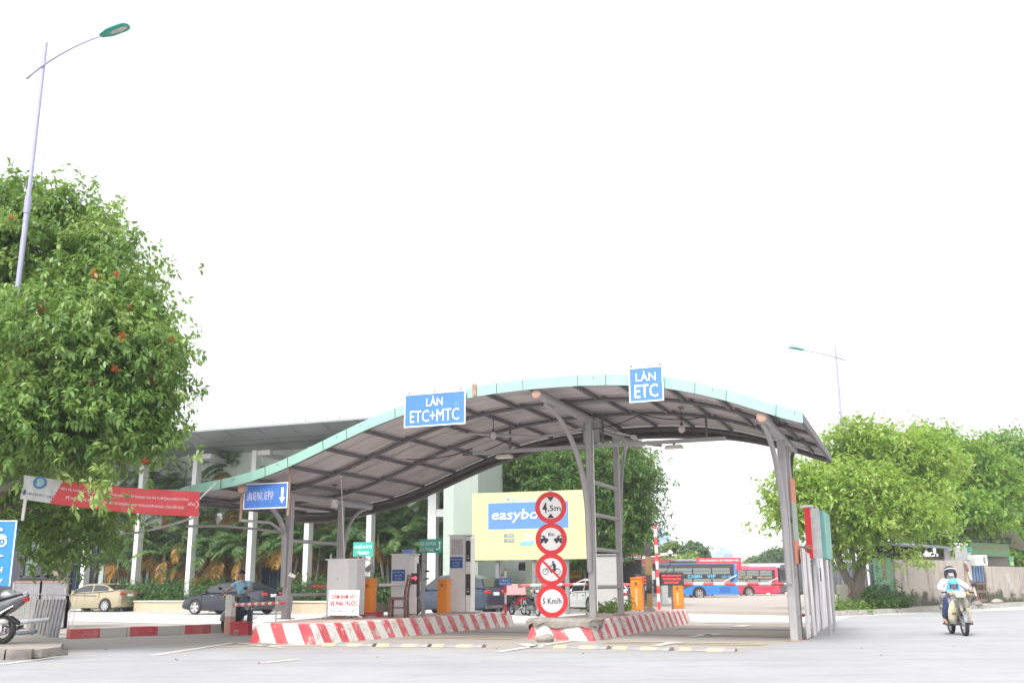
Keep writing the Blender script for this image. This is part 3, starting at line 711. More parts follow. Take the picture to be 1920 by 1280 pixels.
# --- barrier boxes
def barrier_box(px0,px1,py0,py1,label,z=IZ,logo=False,rz=RZ*.8,depth=.34,redbase=False,boom=None,side=0.35):
    c=G((px0+px1)/2,py1,z); Y=c.y; w,h=dims(px0,px1,py0,py1,Y)
    t=thing('barrier_machine',label,'barrier machine',c,rz,'orange boom barrier machines on the islands')
    wb=w*.72
    mb=MB(); mb.prism([(-wb/2,0.02),(wb/2,0.02),(wb/2,h-.03),(-wb/2,h-.03)],0,depth,ORANGE); mb.build('body',t,bevel=.015)
    mb=MB(); mb.add([(-wb/2-.015,-.02,h-.03),(wb/2+.015,-.02,h-.03),(wb/2+.015,depth+.02,h-.03),(-wb/2-.015,depth+.02,h-.03),(-wb/2-.015,-.02,h),(wb/2+.015,-.02,h+.03),(wb/2+.015,depth+.02,h+.03),(-wb/2-.015,depth+.02,h)],
        [(0,3,2,1),(4,5,6,7),(0,1,5,4),(1,2,6,5),(2,3,7,6),(3,0,4,7)],ORANGE); mb.build('lid',t)
    MB().box((0,depth/2,.012),(wb+.08,depth+.08,.024),CONC).build('base_plate',t)
    if logo:
        LG=mat('logo_pale',(.85,.62,.45),.5); mb=MB(); mb.annulus(-.0,h*.66,.022,.032,-.004,LG,16); mb.box((0,-.003,h*.38),(.03,.004,h*.46),LG); mb.box((.028,-.003,h*.40),(.008,.004,h*.5),LG); mb.box((-.028,-.003,h*.40),(.008,.004,h*.5),LG); mb.build('logo',t)
    if redbase: MB().box((.08,depth*.4,.05),(wb+.16,depth+.3,.14),R2).build('plinth',t)
    MB().cyl((0,depth*.55,h*.84),(0,-.05,h*.84),.035,STEELD,10).build('boom_hub',t,smooth=True)
    return t,w,h
barrier_box(676,699,1090,1156,'orange barrier box with a dull red plinth, right beside the tall white cabinet',redbase=True)
barrier_box(815,841,1090,1151,'orange barrier box left of the tall ticket kiosk with black screens')
barrier_box(1180,1208,1086,1144,'larger orange barrier box with a pale logo, left of the black and yellow post',IZ,True)
barrier_box(1259,1284,1097,1141,'smaller orange barrier box with a pale logo at the far end of the island',IZ,True)
# --- fan behind the cabinet
p=isl(676,1153); Y=p.y+1.2; c=at(674,1071,Y); t=thing('standing_fan','grey standing fan with a round wire guard behind the tall white cabinet','fan',(c.x,Y,IZ),RZ*.5)
zc=c.z-IZ; FG=mat('fan_guard',(.42,.40,.40),.5); mb=MB(); R=27*mpx(Y)
for k in range(1,8): mb.ring((0,-.02*(8-k)*.5,zc),R*k/7,.004 if k<7 else .012,FG,'y',32,5)
for k in range(36): a=2*pi*k/36; mb.tube([(R*.1*cos(a),-.08,zc+R*.1*sin(a)),(R*cos(a),0,zc+R*sin(a))],.003,FG,4)
mb.build('guard',t); mb=MB()
for k in range(4):
    a=2*pi*k/4+.3; c0,s0=cos(a),sin(a); mb.add([(c0*.05,.0,zc+s0*.05),(c0*R*.85-s0*.12,.03,zc+s0*R*.85+c0*.12),(c0*R*.9,.05,zc+s0*R*.9),(c0*R*.6+s0*.1,.06,zc+s0*R*.6-c0*.1)],[(0,1,2,3)],FG)
mb.build('blade',t); MB().cyl((0,.02,zc),(0,.22,zc),.1,FG,12).build('motor',t,smooth=True); MB().cyl((0,.15,0),(0,.15,zc),.02,FG,8).build('pole',t); MB().cyl((0,.15,0),(0,.15,.04),.22,FG,18).build('base',t)
# --- kiosk with open door + chair
p=isl(752,1152); Y=p.y+.25; p=Vector((p.x,Y,IZ)); w,h=dims(729,773,1044,1150,Y)
def plaque(t,cx,cz,w,h,y,lines):
    MB().box((cx,y,cz),(w,.012,h),BLUED).build('plaque',t); mb=MB(); n=len(lines)
    for i,l in enumerate(lines): mb.text(l[0],cx,cz+h*(.30-.30*i),w*l[1],h*.21,y-.010,PINKW,.0)
    mb.build('lettering',t)
PINKW=mat('plaque_letters',(.66,.66,.74),.5)
t=thing('ticket_kiosk','pale grey ticket kiosk behind the wooden chair, with a small blue plaque','kiosk',p,RZ*.5)
KG=mat('kiosk_enamel',(.78,.77,.78),.5,var=.04,dirt=(.5,.44,.38),dirt_amt=.08,dscale=5)
MB().box((-w*.12,.25,h/2),(w*.76,.5,h),KG).build('body',t,bevel=.01); MB().box((w*.38,.22,h/2),(w*.24,.46,h-.04),OFFW).build('door',t,bevel=.01)
MB().box((0,.24,h+.012),(w+.04,.56,.03),OFFW).build('roof',t)
MB().box((w*.30,-.012,h*.55),(.02,.03,.12),STEELD).build('handle',t)
plaque(t,-w*.18,h*.655,24*mpx(Y),20*mpx(Y),-.008,(('LẤY MÁY THẺ',.86),('VÀO BẾN',.58),('(XE MÁY)',.5)))
p2=p+Vector((.12,.25,h+.02)); t=thing('storage_box','light blue plastic tub standing on top of the shorter kiosk','tub',p2,RZ*.5)
MB().box((0,0,.06),(.30,.2,.12),mat('tub_blue',(.22,.34,.66),.5),taper=1.12).build('tub',t); MB().box((0,0,.125),(.36,.25,.02),mat('tub_blue',(.22,.34,.66),.5)).build('rim',t)
# chair: side view, back to the right
c=isl(745,1157); Y=c.y; WD=mat('dark_red_wood',(.13,.035,.035),.35,coat=.3); k=mpx(Y)
t=thing('chair','dark red wooden chair seen side on in front of the shorter kiosk','chair',(c.x,Y,IZ),RZ*.3)
sw=.40;sh=.47
MB().box((-.02,.2,sh),(.48,.42,.075),WD).build('seat',t,bevel=.01)
for y in (.02,.38): MB().box((-.22,y,sh/2),(.06,.05,sh),WD,taper=1.1).build('leg',t)
for y in (.02,.38):
    MB().tube([(.20,y,.0),(.185,y,.25),(.18,y,sh),(.20,y,.7),(.245,y,.9),(.265,y,1.08)],[.038,.038,.036,.032,.03,.026],WD,6).build('leg',t,smooth=True)
for z in (.62,.78,.95,1.04): MB().box((.19+.075*(z-.55)/.5,.2,z),(.02,.34,.05),WD).build('back_slat',t)
for y in (.02,.38): MB().box((-.01,y,.24),(.38,.02,.03),WD).build('stretcher',t)
# --- green sign on steel post
p=isl(793,1153); Y=p.y; t=thing('direction_sign','green sign reading NƠI CHỜ ĐÓN NGƯỜI NHÀ on the grey post','sign',(p.x,Y,IZ),RZ*.4)
q=at(807,1023,Y+.08); zc=q.z-IZ; w,h=dims(786,829,1011,1036,Y); dx=q.x-p.x
MB().box((dx,.08,zc),(w,.02,h),GREENS).build('panel',t); mb=MB(); mb.text('NƠI CHỜ ĐÓN',dx-w*.12,zc+h*.2,w*.68,h*.34,.065,WHS,.003); mb.text('NGƯỜI NHÀ',dx-w*.16,zc-h*.24,w*.58,h*.32,.065,WHS,.003)
mb.box((dx+w*.39,.066,zc+h*.02),(.03,.003,h*.5),WHS); mb.box((dx+w*.32,.066,zc-h*.23),(.1,.003,.03),WHS); mb.add([(dx+w*.33,.064,zc+h*.2),(dx+w*.45,.064,zc+h*.2),(dx+w*.39,.064,zc+h*.36)],[(0,1,2)],WHS); mb.build('lettering',t)
zt=at(795,1029,Y).z-IZ; MB().box((0,0,zt/2),(.10,.09,zt),mat('worn_grey_post',(.30,.30,.31),.5,dirt=(.15,.13,.12),dirt_amt=.4)).build('post',t,bevel=.01)
mb=MB(); 
for z in (.35,.95,1.45,1.7): mb.box((.0,0,z),(.115,.105,.02),STEELD)
mb.build('clamp',t); MB().box((.09,.0,1.18),(.14,.05,.05),BLACK).build('bracket',t); MB().box((.09,.0,.98),(.12,.05,.04),BLACK).build('bracket',t)
# signal box with red arrow beside
t=thing('lane_signal','black lane signal box with a lit red arrow beside the grey post','signal',(p.x-.12,Y+.05,IZ),RZ*.4)
MB().box((-.03,0,.95),(.05,.16,.9),BLACK).build('housing',t); MB().box((-.14,.02,.98),(.2,.03,.3),BLACK).build('hood',t)
mb=MB(); mb.box((-.17,-.012,1.0),(.14,.01,.03),glow('red_led',(1,.03,.05),2.5)); mb.prism([(-.12,.94),(-.05,1.0),(-.12,1.06)],-.016,-.006,glow('red_led',(1,.03,.05),2.5)); mb.build('arrow_lamp',t); MB().cyl((-.05,.05,0),(-.05,.05,.55),.02,BLACK,6).build('pole',t)
# --- tall ticket kiosk
p=isl(862,1149); Y=p.y; w,h=dims(842,883,1010,1148,Y)
t=thing('ticket_kiosk','tall pale ticket kiosk with two black screens and a blue plaque','kiosk',p,RZ*.55)
MB().box((-w*.12,.28,h/2),(w*.74,.56,h),KG).build('body',t,bevel=.01); MB().box((w*.385,.25,h/2-.02),(w*.235,.5,h-.04),OFFW).build('machine_column',t,bevel=.01)
MB().box((0,.26,h+.012),(w+.05,.62,.03),OFFW).build('roof',t); MB().box((0,.24,.02),(w+.3,.62,.05),CONC).build('plinth',t)
for zc,hh in ((h*.795,h*.27),(h*.365,h*.27)):
    MB().box((w*.385,-.014,zc),(w*.2,.02,hh),BLKS).build('screen',t); mb=MB(); mb.disc(w*.37,zc-hh*.22,.012,-.028,-.026,WHS,10); mb.box((w*.385,-.026,zc+hh*.2),(.07,.004,.03),mat('screen_dim',(.14,.05,.06),.4)); mb.box((w*.385,-.026,zc-hh*.33),(.06,.004,.02),WHS); mb.build('button',t)
MB().box((w*.385,-.012,h*.585),(w*.2,.012,h*.09),WHS).build('notice',t); mb=MB(); mb.text('MÁY THẺ',w*.385,h*.595,w*.15,.022,-.022,INK,.01); mb.build('lettering',t)
mb=MB(); mb.box((-w*.14,-.006,h*.85),(w*.52,.008,h*.2),mat('door_line',(.52,.5,.5),.6)); mb.build('door_panel',t)
plaque(t,-w*.17,h*.65,24*mpx(Y),20*mpx(Y),-.012,(('LẤY MÁY THẺ',.86),('VÀO BẾN',.58),('(XE Ô TÔ)',.5)))
for z in (.15,.45,.95): MB().box((-w*.5-.02,.1,z),(.03,.05,.06),STEEL).build('hinge',t)
# --- white/red slim post with blue board
BR=striped('post_bands',(0,0,1),.62,((.72,.05,.06),(.75,.75,.75)),rough=.5)
p=isl(948,1152,.38); Y=p.y; w,h=dims(937,960,1083,1096,Y); z1=at(948,1066,Y).z-.38
t=thing('banded_post','slim red and white banded post with a small blue board reading BẾN XE','post',(p.x,Y,.38),RZ*.4)
MB().cyl((0,0,0),(0,0,z1),.038,BR,10).build('pole',t,smooth=True); zc=at(948,1089.5,Y).z-.38
MB().box((0,-.05,zc),(w,.015,h),BLUES).build('panel',t); mb=MB(); mb.text('BẾN XE',0,zc+h*.2,w*.48,h*.32,-.062,WHS,.01); mb.text('TRUNG TÂM',0,zc-h*.26,w*.8,h*.3,-.062,WHS,.01); mb.build('lettering',t)
# --- right island: cabinet between the posts
p=isl(1140,1137); Y=p.y; w,h=dims(1113,1168,1047,1137,Y+.2)
t=thing('equipment_cabinet','blank grey upright cabinet behind the middle canopy posts','cabinet',(p.x,Y+.4,IZ),RZ*.6)
MB().box((-.04,.2,h/2),(w*.78,.45,h),mat('panel_grey',(.36,.355,.345),.6,var=.04)).build('body',t,bevel=.01); MB().box((w*.42,.18,h/2+.02),(w*.14,.5,h+.04),mat('panel_pale',(.44,.44,.43),.6)).build('side_panel',t); MB().box((0,.2,h+.05),(w+.06,.56,.03),mat('panel_pale',(.44,.44,.43),.6)).build('roof',t)
# black and yellow post
BYP=striped('black_yellow_bands',(0,0,1),1.08,((.03,.03,.035),(.42,.25,.05)),rough=.5,phase=.52,chip=(.3,.22,.1),chip_amt=.1)
p=isl(1219,1146); Y=p.y; z1=at(1216,1017,Y).z-IZ
t=thing('banded_post','thick black and ochre banded steel post with a wide foot on the island','post',p,RZ*.5)
MB().cyl((0,0,.02),(0,0,z1),.088,BYP,14).build('pole',t,smooth=True); MB().tube([(0,0,0),(0,0,.05),(0,0,.14)],[.22,.17,.09],CONCW,12).build('foot',t,smooth=True)
MB().box((.14,.05,1.05),(.1,.06,.25),OFFW).build('switch_box',t)
# raised red/white barrier arm with camera bar
BR2=striped('barrier_arm_bands',(0,0,1),.50,((.78,.05,.06),(.80,.80,.80)),rough=.4)
p=isl(1236,1143); Y=p.y; z1=at(1231,985,Y).z-IZ
t=thing('camera_pole','tall red and white banded pole with cameras between the barrier boxes','pole',p,RZ*.5)
MB().cyl((0,0,0),(-.02,0,z1),.052,BR2,10).build('pole',t,smooth=True); zc=at(1232,1042,Y).z-IZ
MB().cyl((-.38,0,zc-.02),(.62,.0,zc+.03),.016,OFFW,6).build('camera_bar',t,smooth=True)
for x,zz,s in ((-.34,-.03,(.24,.09,.07)),(.22,.06,(.22,.09,.07))): MB().box((x,-.02,zc+zz),s,WHITE,rot=(0,-.1,0)).build('camera',t)
MB().sphere((.42,0,zc+.1),.075,WHITE,10,8,(1.1,1,1)).build('camera',t,smooth=True); MB().box((.42,-.02,zc+.03),(.08,.09,.05),BLACK).build('camera_lens',t)
MB().tube([(.42,0,zc+.0),(.40,0,zc-.25),(.25,0,zc-.5),(.02,0,zc-.62)],.012,BLACK,5).build('cable',t,smooth=True)
MB().box((-.10,.02,.62+.35),(.08,.1,.9),BLACK).build('control_box',t)
# LED boards
def led(px0,px1,py0,py1,Y,label):
    a=at(px0,py1,Y);b=at(px1,py0,Y); w=b.x-a.x;h=b.z-a.z; z0=0 if Y>33 else IZ
    t=thing('display_board',label,'LED board',((a.x+b.x)/2,Y,z0),RZ*.3,'LED text boards'); zc=(a.z+b.z)/2-z0
    MB().box((0,.05,zc),(w,.1,h),mat('led_case',(.06,.055,.06),.5)).build('housing',t); mb=MB(); R=glow('led_text',(1,.05,.05),1.2)
    for i,(s,k) in enumerate((('BẾN XE KHÁCH TT',.80),('TP THÁI NGUYÊN',.74),('KÍNH CHÀO QUÝ',.60))): mb.text(s,0,zc+h*(.27-.27*i),w*k,h*.17,-.006,R,.012)
    mb.build('lettering',t); MB().cyl((0,.08,0),(0,.08,zc-h/2),.035,STEELD,8).build('pole',t)
p=isl(1255,1143); led(1237.5,1281,1072,1097,p.y+.3,'black LED board with three red text lines above the smaller orange box')
led(1191,1222,1075,1098,p.y+.55,'black LED board with red text half hidden behind the black and ochre post')
# --- booms
BOOM=striped('boom_bands',(1,0,0),1.18,((.78,.06,.07),(.82,.81,.79)),rough=.4)
def boom(a,b,r,label,m=BOOM,name='boom_gate'):
    d=b-a; t=thing(name,label,'barrier arm',a,math.atan2(d.y,d.x)); L=Vector((d.x,d.y)).length
    MB().tube([(0,0,0),(L,0,d.z)],[r,r*.85],m,8).build('boom',t,smooth=True); MB().box((-.06,0,0),(.16,.1,.14),STEELD).build('clamp',t); return t
a=at(1284,1094,isl(1270,1141).y); b=at(1482,1097,28.5); boom(a,Vector((b.x,b.y,a.z-.03)),.055,'long red and white boom closing the ETC lane in front of the buses')
a=at(978,1097,34.5); b=at(1100,1094.5,31.5); boom(a,Vector((b.x,b.y,b.z)),.05,'red and white boom crossing behind the round signs')
a=at(1166,1095,34); b=at(1182,1095.5,33.5); boom(a,b,.05,'short visible end of a red and white boom left of the larger orange box')
a=at(690,1097,28); b=at(789,1094,30); boom(a,b,.045,'thin pale boom passing behind the shorter kiosk',striped('boom_pale',(1,0,0),2.2,((.7,.2,.25),(.8,.78,.74)),widths=.2))
a=at(586,1098,28.5); b=at(614,1099,28.2); boom(a,b,.055,'short red and white boom end beside the left canopy posts')
# small boom of the motorbike lane and its bollard
p=G(428,1189); t=thing('bollard','worn terracotta and white steel bollard at the end of the low lane kerb','bollard',p,RZ*.3)
BOL=striped('bollard_bands',(0,0,1),1.35,((.50,.27,.20),(.72,.69,.66)),chip=(.42,.28,.2),chip_amt=.45,phase=.02,widths=.36)
z1=at(431,1116,p.y).z; MB().rbox((0,0,z1/2),(.20,.18,z1),BOL,.03).build('post',t); MB().box((.12,0,z1*.5),(.06,.1,.7),BOL).build('side_plate',t)
a=at(436,1133.5,p.y+.05); b=at(532,1129.5,p.y-1.8); boom(a,b,.05,'short white boom with red flashes across the motorbike lane',striped('flash_bands',(1,0,0),.34,((.78,.08,.1),(.80,.78,.77)),widths=.55))
# grey electric box on thin legs behind the left post
p=isl(540,1152,.0); Yq=27.2; c=at(532,1130,Yq); t=thing('meter_box','pale grey meter box on thin legs behind the left canopy post','box',(c.x,Yq,0),0)
a=at(517,1145,Yq);b=at(548,1116,Yq); w=b.x-a.x; MB().box((0,0,(a.z+b.z)/2),(w,.2,b.z-a.z),mat('meter_grey',(.55,.55,.54),.5)).build('body',t,bevel=.01)
for x in (-w*.45,w*.45): MB().cyl((x,0,0),(x,0,a.z),.013,STEEL,6).build('leg',t)
for x in (-.1,.12): MB().box((x,-.104,(a.z+b.z)/2+.03),(.03,.01,.1),BLACK).build('vent',t)
# plants on the right island
LG1=leafmat('weed_leaf',(.07,.16,.03),(.16,.28,.06))
def bush(name,label,base,r,n,L,lm,cat='plant',group=None,hz=1.0,W=.28):
    t=thing(name,label,cat,base,0,group); V,Fc=crown_leaves([((0,0,r*hz*.8),(r,r*.7,r*hz*.85)),((r*.5,0,r*hz*.5),(r*.6,r*.5,r*hz*.5)),((-r*.5,.1,r*hz*.5),(r*.6,r*.5,r*hz*.5))],n,6,L,W,up=.5,grav=.1,shell=.2)
    raw_mesh('foliage',V,Fc,[lm],None,t); mb=MB()
    for _ in range(6): a=random.uniform(0,6.28); mb.tube([(0,0,0),(r*.3*cos(a),r*.3*sin(a),r*.5*hz),(r*.7*cos(a),r*.6*sin(a),r*1.1*hz)],[.012,.009,.004],mat('twig',(.16,.12,.08),.8),4)
    mb.build('stem',t); return t
for px,py,r,l in ((1128,1150,.17,'small weed at the foot of the first middle post'),(1146,1148,.16,'small leafy weed between the middle posts'),(1163,1146,.26,'larger green weed right of the middle posts'),(1176,1145,.18,'low weed beside the larger orange box')):
    bush('weed',l,isl(px,py),r,60,.10,LG1,'weed','weeds growing on the island')

# ================================================================== TIN FENCE and right post banner
M_TIN=None
def tin():
    m,nt,p=new_mat('rusty_white_tin')
    n=noise(nt,3.2,8,stretch=(4.5,4.5,.2),rough=.72); r=ramp(nt,n,.52,.64); c=mixc(nt,r,mixc(nt,ramp(nt,noise(nt,1.3,3),.35,.7),(.80,.80,.80),(.66,.65,.66)),mixc(nt,ramp(nt,noise(nt,7,5),.3,.7),(.30,.13,.09),(.42,.26,.20)))
    nt.links.new(c,p.inputs['Base Color']); p.inputs['Roughness'].default_value=.6; return m
M_TIN=tin()
f0=gw(4.95,3.6); f1=gw(4.75,13.6); d=f1-f0; t=thing('tin_fence','rusty white corrugated tin fence running back from the right canopy post','fence',f0,math.atan2(d.y,d.x))
L=d.length; random.seed(21); x=0; k=0
while x<L-.3:
    w=random.uniform(.85,1.05); w=min(w,L-x); h=1.93+random.uniform(-.06,.08)+.012*x; mb=MB(); rows=[[],[],[]]; off=random.uniform(-.05,.05); n=int(w/.05)*1+1; tilt=random.uniform(-.02,.02)
    for i in range(n*2+1):
        xx=x+w*i/(n*2); y=.020*(1 if (i//2)%2 else -1)+off
        for j,z in enumerate((.02+random.uniform(0,.03),h*.55,h+random.uniform(-.015,.015))): rows[j].append((xx+tilt*z,y+ (z*tilt),z))
    mb.grid(rows,M_TIN); mb.build('tin_sheet',t); x+=w-.03; k+=1
mb=MB(); 
for z in (.5,1.75): mb.box((L/2,.12,z),(L,.04,.05),RUST)
mb.build('rail',t); mb=MB()
for xx in np.linspace(.1,L-.1,6): mb.box((xx,.16,1.0),(.06,.06,2.05),STEEL)
mb.build('post',t); MB().box((L*.42,-.1,1.42),(.16,.02,.34),BLKS).build('slot',t)
# debris on top
mb=MB(); 
for i in range(14): MB().box((random.uniform(.2,3.6),.0,2.0+random.uniform(0,.04)),(.25,.12,.02),RUST,rot=(random.uniform(-.3,.3),random.uniform(-.3,.3),random.uniform(0,3))).build('rust_scrap',t)
# narrow printed banner strapped to the right posts
u0,s0=FR[2][0],FR[2][1]
BO=mat('banner_orange',(.62,.20,.12),.6,var=.1); BG=mat('banner_green',(.30,.38,.30),.6)
t=thing('post_banner','narrow faded orange and green printed banner strapped to the right canopy posts','banner',gw(u0+.13,s0+.1,0),RZ)
z0=1.2+.35; 
za=at(1488,1056,22.6).z; zb_=at(1488,976,22.6).z; zc_=at(1488,1012,22.6).z; zd=at(1480,892,22.2).z; ze=at(1480,938,22.2).z
for a,b,mm in ((za,zc_,BO),(zc_,ze,BG),(ze,zd,BO)): MB().box((0,.45,(a+b)/2),(.02,.95,b-a),mm).build('banner_panel',t)
mb=MB(); random.seed(4)
for i in range(9):
    z=zd-.12-i*.07
    mb.box((-.0125,.42,z),(.004,.6*random.uniform(.6,1),.02),mat('print_pale',(.75,.5,.42),.6))
for i in range(6): mb.box((-.0125,.5,ze-.15-i*.16),(.004,.5*random.uniform(.5,1),.07),mat('print_grey',(.45,.45,.45),.6))
mb.build('print',t)
# red edged lightbox sign above the fence
Y0=24.6; a=at(1520,1046,Y0); b=at(1515,952,Y0); t=thing('lightbox_sign','green lightbox sign with a bright red edge standing above the tin fence','sign',gw(gl(a)[0],gl(a)[1],0),RZ)
z1,z2=a.z,b.z; GB=mat('lightbox_green',(.16,.42,.36),.5,var=.15,scale=2)
MB().box((0,.0,(z1+z2)/2),(.14,.10,z2-z1),REDP).build('edge',t); MB().box((.17,.02,(z1+z2)/2),(.22,.05,z2-z1),mat('lightbox_side',(.55,.56,.56),.5)).build('side_panel',t)
MB().box((.30,1.0,(z1+z2)/2-.03),(.14,1.9,z2-z1-.06),GB).build('face_panel',t)
mb=MB(); zz=z2-z1
for k,(f,c) in enumerate(((.56,(.05,.28,.22)),(.42,(.5,.32,.26)),(.26,(.05,.28,.22)))): mb.box((.226,1.0,z1+zz*f),(.004,1.7,zz*(.03 if k!=1 else .14)),mat('lb%d'%k,c,.5))
for i in range(6): mb.box((.226,.6+.18*i,z1+zz*.72),(.004,.06,zz*.22),mat('lb_txt',(.35,.6,.5),.5))
mb.build('print',t); MB().box((0,-.02,z2+.04),(.30,.2,.05),WHITE).build('lamp_bar',t)
for y in (.3,1.7): MB().cyl((.3,y,0),(.3,y,z1),.04,STEEL,8).build('post',t)

# ================================================================== LEFT SIDE
# street lamps
def lamp(label,top,joint,end,back,r=.085,head=.75,hw=.26):
    base=Vector((top.x,top.y,0)); t=thing('street_lamp',label,'street lamp',base,0,'street lamps with green heads')
    H=top.z; MB().tube([(0,0,0),(0,0,H*.7),(0,0,H*.705),(0,0,H)],[r*1.3,r,r*.85,r*.6],LAMPW,12).build('pole',t,smooth=True)
    J,E,B=joint-base,end-base,back-base; off=Vector((0,-.04,0)); tj=(J-B).length/((J-B).length+(E-J).length); pts=[]
    for i in range(15):
        k=i/14
        p=B*((k-tj)*(k-1)/((0-tj)*(0-1)))+J*(k*(k-1)/(tj*(tj-1)))+E*(k*(k-tj)/((1-tj))); pts.append(p+off)
    MB().tube(pts,[r*.5-.012*i/14 for i in range(15)],LAMPW,8).build('arm',t,smooth=True)
    d=(pts[-1]-pts[-3]).normalized(); 
    hb=MB(); n=10; rows=[]
    for i in range(n+1):
        k=i/n; w=hw/2*(.45+.55*min(1,k*3.2))*(1 if k<.8 else sqrt(max(0,1-((k-.8)/.2)**2))*.55+.45); hh=.07*(.5+.5*min(1,k*3))*(1 if k<.75 else 1-(k-.75)*2.4)
        rows.append([(k*head,w*cos(a),hh*1.2*sin(a) if sin(a)>0 else hh*.35*sin(a)) for a in np.linspace(0,2*pi,13)[:-1]])
    hb.grid(rows,LAMPG,close=True); hb.add(rows[0],[tuple(range(12))],LAMPG); hb.add(rows[-1],[tuple(range(12))[::-1]],LAMPG)
    o=hb.build('lamp_head',t,smooth=True); o.location=pts[-1]; o.rotation_euler=d.to_track_quat('X','Z').to_euler()
    g=MB().sphere((head*.62,0,-.015),head*.27,mat('lamp_lens',(.45,.42,.40),.15),14,5,(1.1,.42,.13),z0=-1,z1=0).build('lens',o,smooth=True)
    MB().tube([pts[0]+Vector((.03,0,0)),pts[2]+Vector((0,0,-.12)),Vector((-.03,0,J.z-.55))],.008,STEEL,5).build('cable',t,smooth=True)
    MB().cyl((0,0,H*.69),(0,0,H*.72),r*1.25,LAMPW,12).build('collar',t,smooth=True); MB().box((0,0,.015),(.42,.42,.03),STEEL).build('base_plate',t)
    MB().box((-r*1.0,-.02,H*.74),(.03,.03,.12),STEELD).build('bracket',t); return t
Yp=19.4; top=at(87,80,Yp); lamp('tall pale street lamp with a green head rising in front of the big tree',top,at(82,125,Yp),at(190,70,Yp-.1),at(50,150,Yp),.055,.66,.30)
Yp=44.; top=at(1566,650,Yp); lamp('distant street lamp with a green head above the bright green tree',top,at(1567,670,Yp),at(1508,657,Yp),at(1584,675,Yp),.07,.72,.26)

# ------------------------------------------------------------------ trees
BARK=mat('bark',(.20,.17,.14),.9,dirt=(.10,.085,.07),dirt_amt=.5,bump=.5)
L_NEAR=leafmat('whorled_leaf',(.085,.18,.05),(.20,.34,.09),(.33,.46,.15),.35)
def lobe(px,py,Y,rx,ry,rd=None):
    c=at(px,py,Y); k=Y/F*1.03; return (tuple(c),(rx*k*.9,(rd or rx*.9)*k*.9,ry*k*.88))
tb=G(-40,1214); tb=Vector((tb.x-.6,21.5,0.1))
Y=20.5
lob=[lobe(60,470,Y+.7,105,95),lobe(-60,480,Y+.6,110,120),lobe(180,520,Y+.3,95,110),lobe(238,640,Y-.3,85,110),lobe(120,640,Y-.9,150,120),lobe(-40,700,Y-.3,130,150),
    lobe(238,745,Y-.3,80,92),lobe(130,770,Y-1.0,125,80),lobe(10,785,Y-1.2,110,85),lobe(215,815,Y-.6,70,42),lobe(40,385,Y+.9,60,50),lobe(130,400,Y+.9,60,55),lobe(272,690,Y,45,60),lobe(188,905,18.6,12,26),
    lobe(110,985,Y+2.2,75,50),lobe(170,935,Y+2.0,50,40),lobe(40,930,Y+2.5,60,60)]
t_big=tree('broadleaf_tree','big leafy green tree with scattered red flowers at the left edge, behind the lamp',tb,[tb,tb+Vector((.1,0,1.2)),tb+Vector((.0,-.1,2.6)),tb+Vector((.4,0,3.6))],.24,lob,14500,8,.155,.21,L_NEAR,BARK,up=.2,grav=.45,shell=.55,twigs=4,spread=1.0)
FLW=leafmat('red_flower',(.45,.015,.02),(.6,.02,.03),None,.3)
for px,py in ((165,718),(230,632),(185,520),(248,572),(140,625),(318,637),(285,708),(75,575),(222,512),(60,660),(270,860),(20,410),(215,690),(178,511)):
    p=at(px,py,Y-1.75 if px<240 else Y-1.0)-tb; n=10; P=np.array(p)+rng.normal(size=(n,3))*.03; D=unit(rng.normal(size=(n,3))); V,Fc=leaf_quads(P,D,.09,.035); raw_mesh('blossom',V,Fc,[FLW],None,t_big)
# right hand trees
L_BR=leafmat('bright_leaf',(.19,.35,.055),(.36,.50,.11),(.50,.60,.20),.5)
L_MID=leafmat('mid_leaf',(.07,.20,.035),(.16,.32,.06),(.22,.36,.08),.4)
L_DK=leafmat('dark_leaf',(.028,.085,.03),(.07,.16,.04),(.11,.21,.05),.32)
tb=G(1612,1141,.13); Y=tb.y
lob=[lobe(1592,845,Y,48,42),lobe(1650,838,Y,50,40),lobe(1625,805,Y,26,18),lobe(1480,950,Y,28,26),lobe(1545,920,Y-1,60,60),lobe(1500,915,Y-1,42,50),lobe(1620,930,Y-2,75,60),lobe(1700,910,Y,60,75),lobe(1730,850,Y+1,55,40),lobe(1660,955,Y-2,65,38),lobe(1580,975,Y-1,50,36),lobe(1700,960,Y-1.5,50,25),lobe(1690,1045,Y-2,28,9),lobe(1560,1020,Y,30,30)]
tree('broadleaf_tree','bright yellow green tree with a forked trunk on the sidewalk beside the grey wall',tb,[tb,tb+Vector((0,0,.9)),tb+Vector((.25,0,1.9)),tb+Vector((.9,.2,3.3))],.30,lob,8200,7,.235,.21,L_BR,BARK,up=.4,grav=.3,shell=.4,twigs=3)
_t=COL.objects[-1]
mb=MB(); mb.tube([(0,0,.7),(-.45,0,1.3),(-.75,0,2.1),(-.6,0,3.2),(-1.1,0,4.2)],[.2,.17,.15,.12,.08],BARK,8); mb.tube([(-.6,0,3.0),(0,.2,3.9),(.5,0,4.4)],[.1,.08,.05],BARK,6)
mb.build('limb',[o for o in COL.objects if o.get('label','').startswith('bright yellow green')][0],smooth=True)
tb=G(1765,1125,.13); tb.y=58; p=at(1775,1100,58); tb=Vector((p.x,58,0)); Y=58
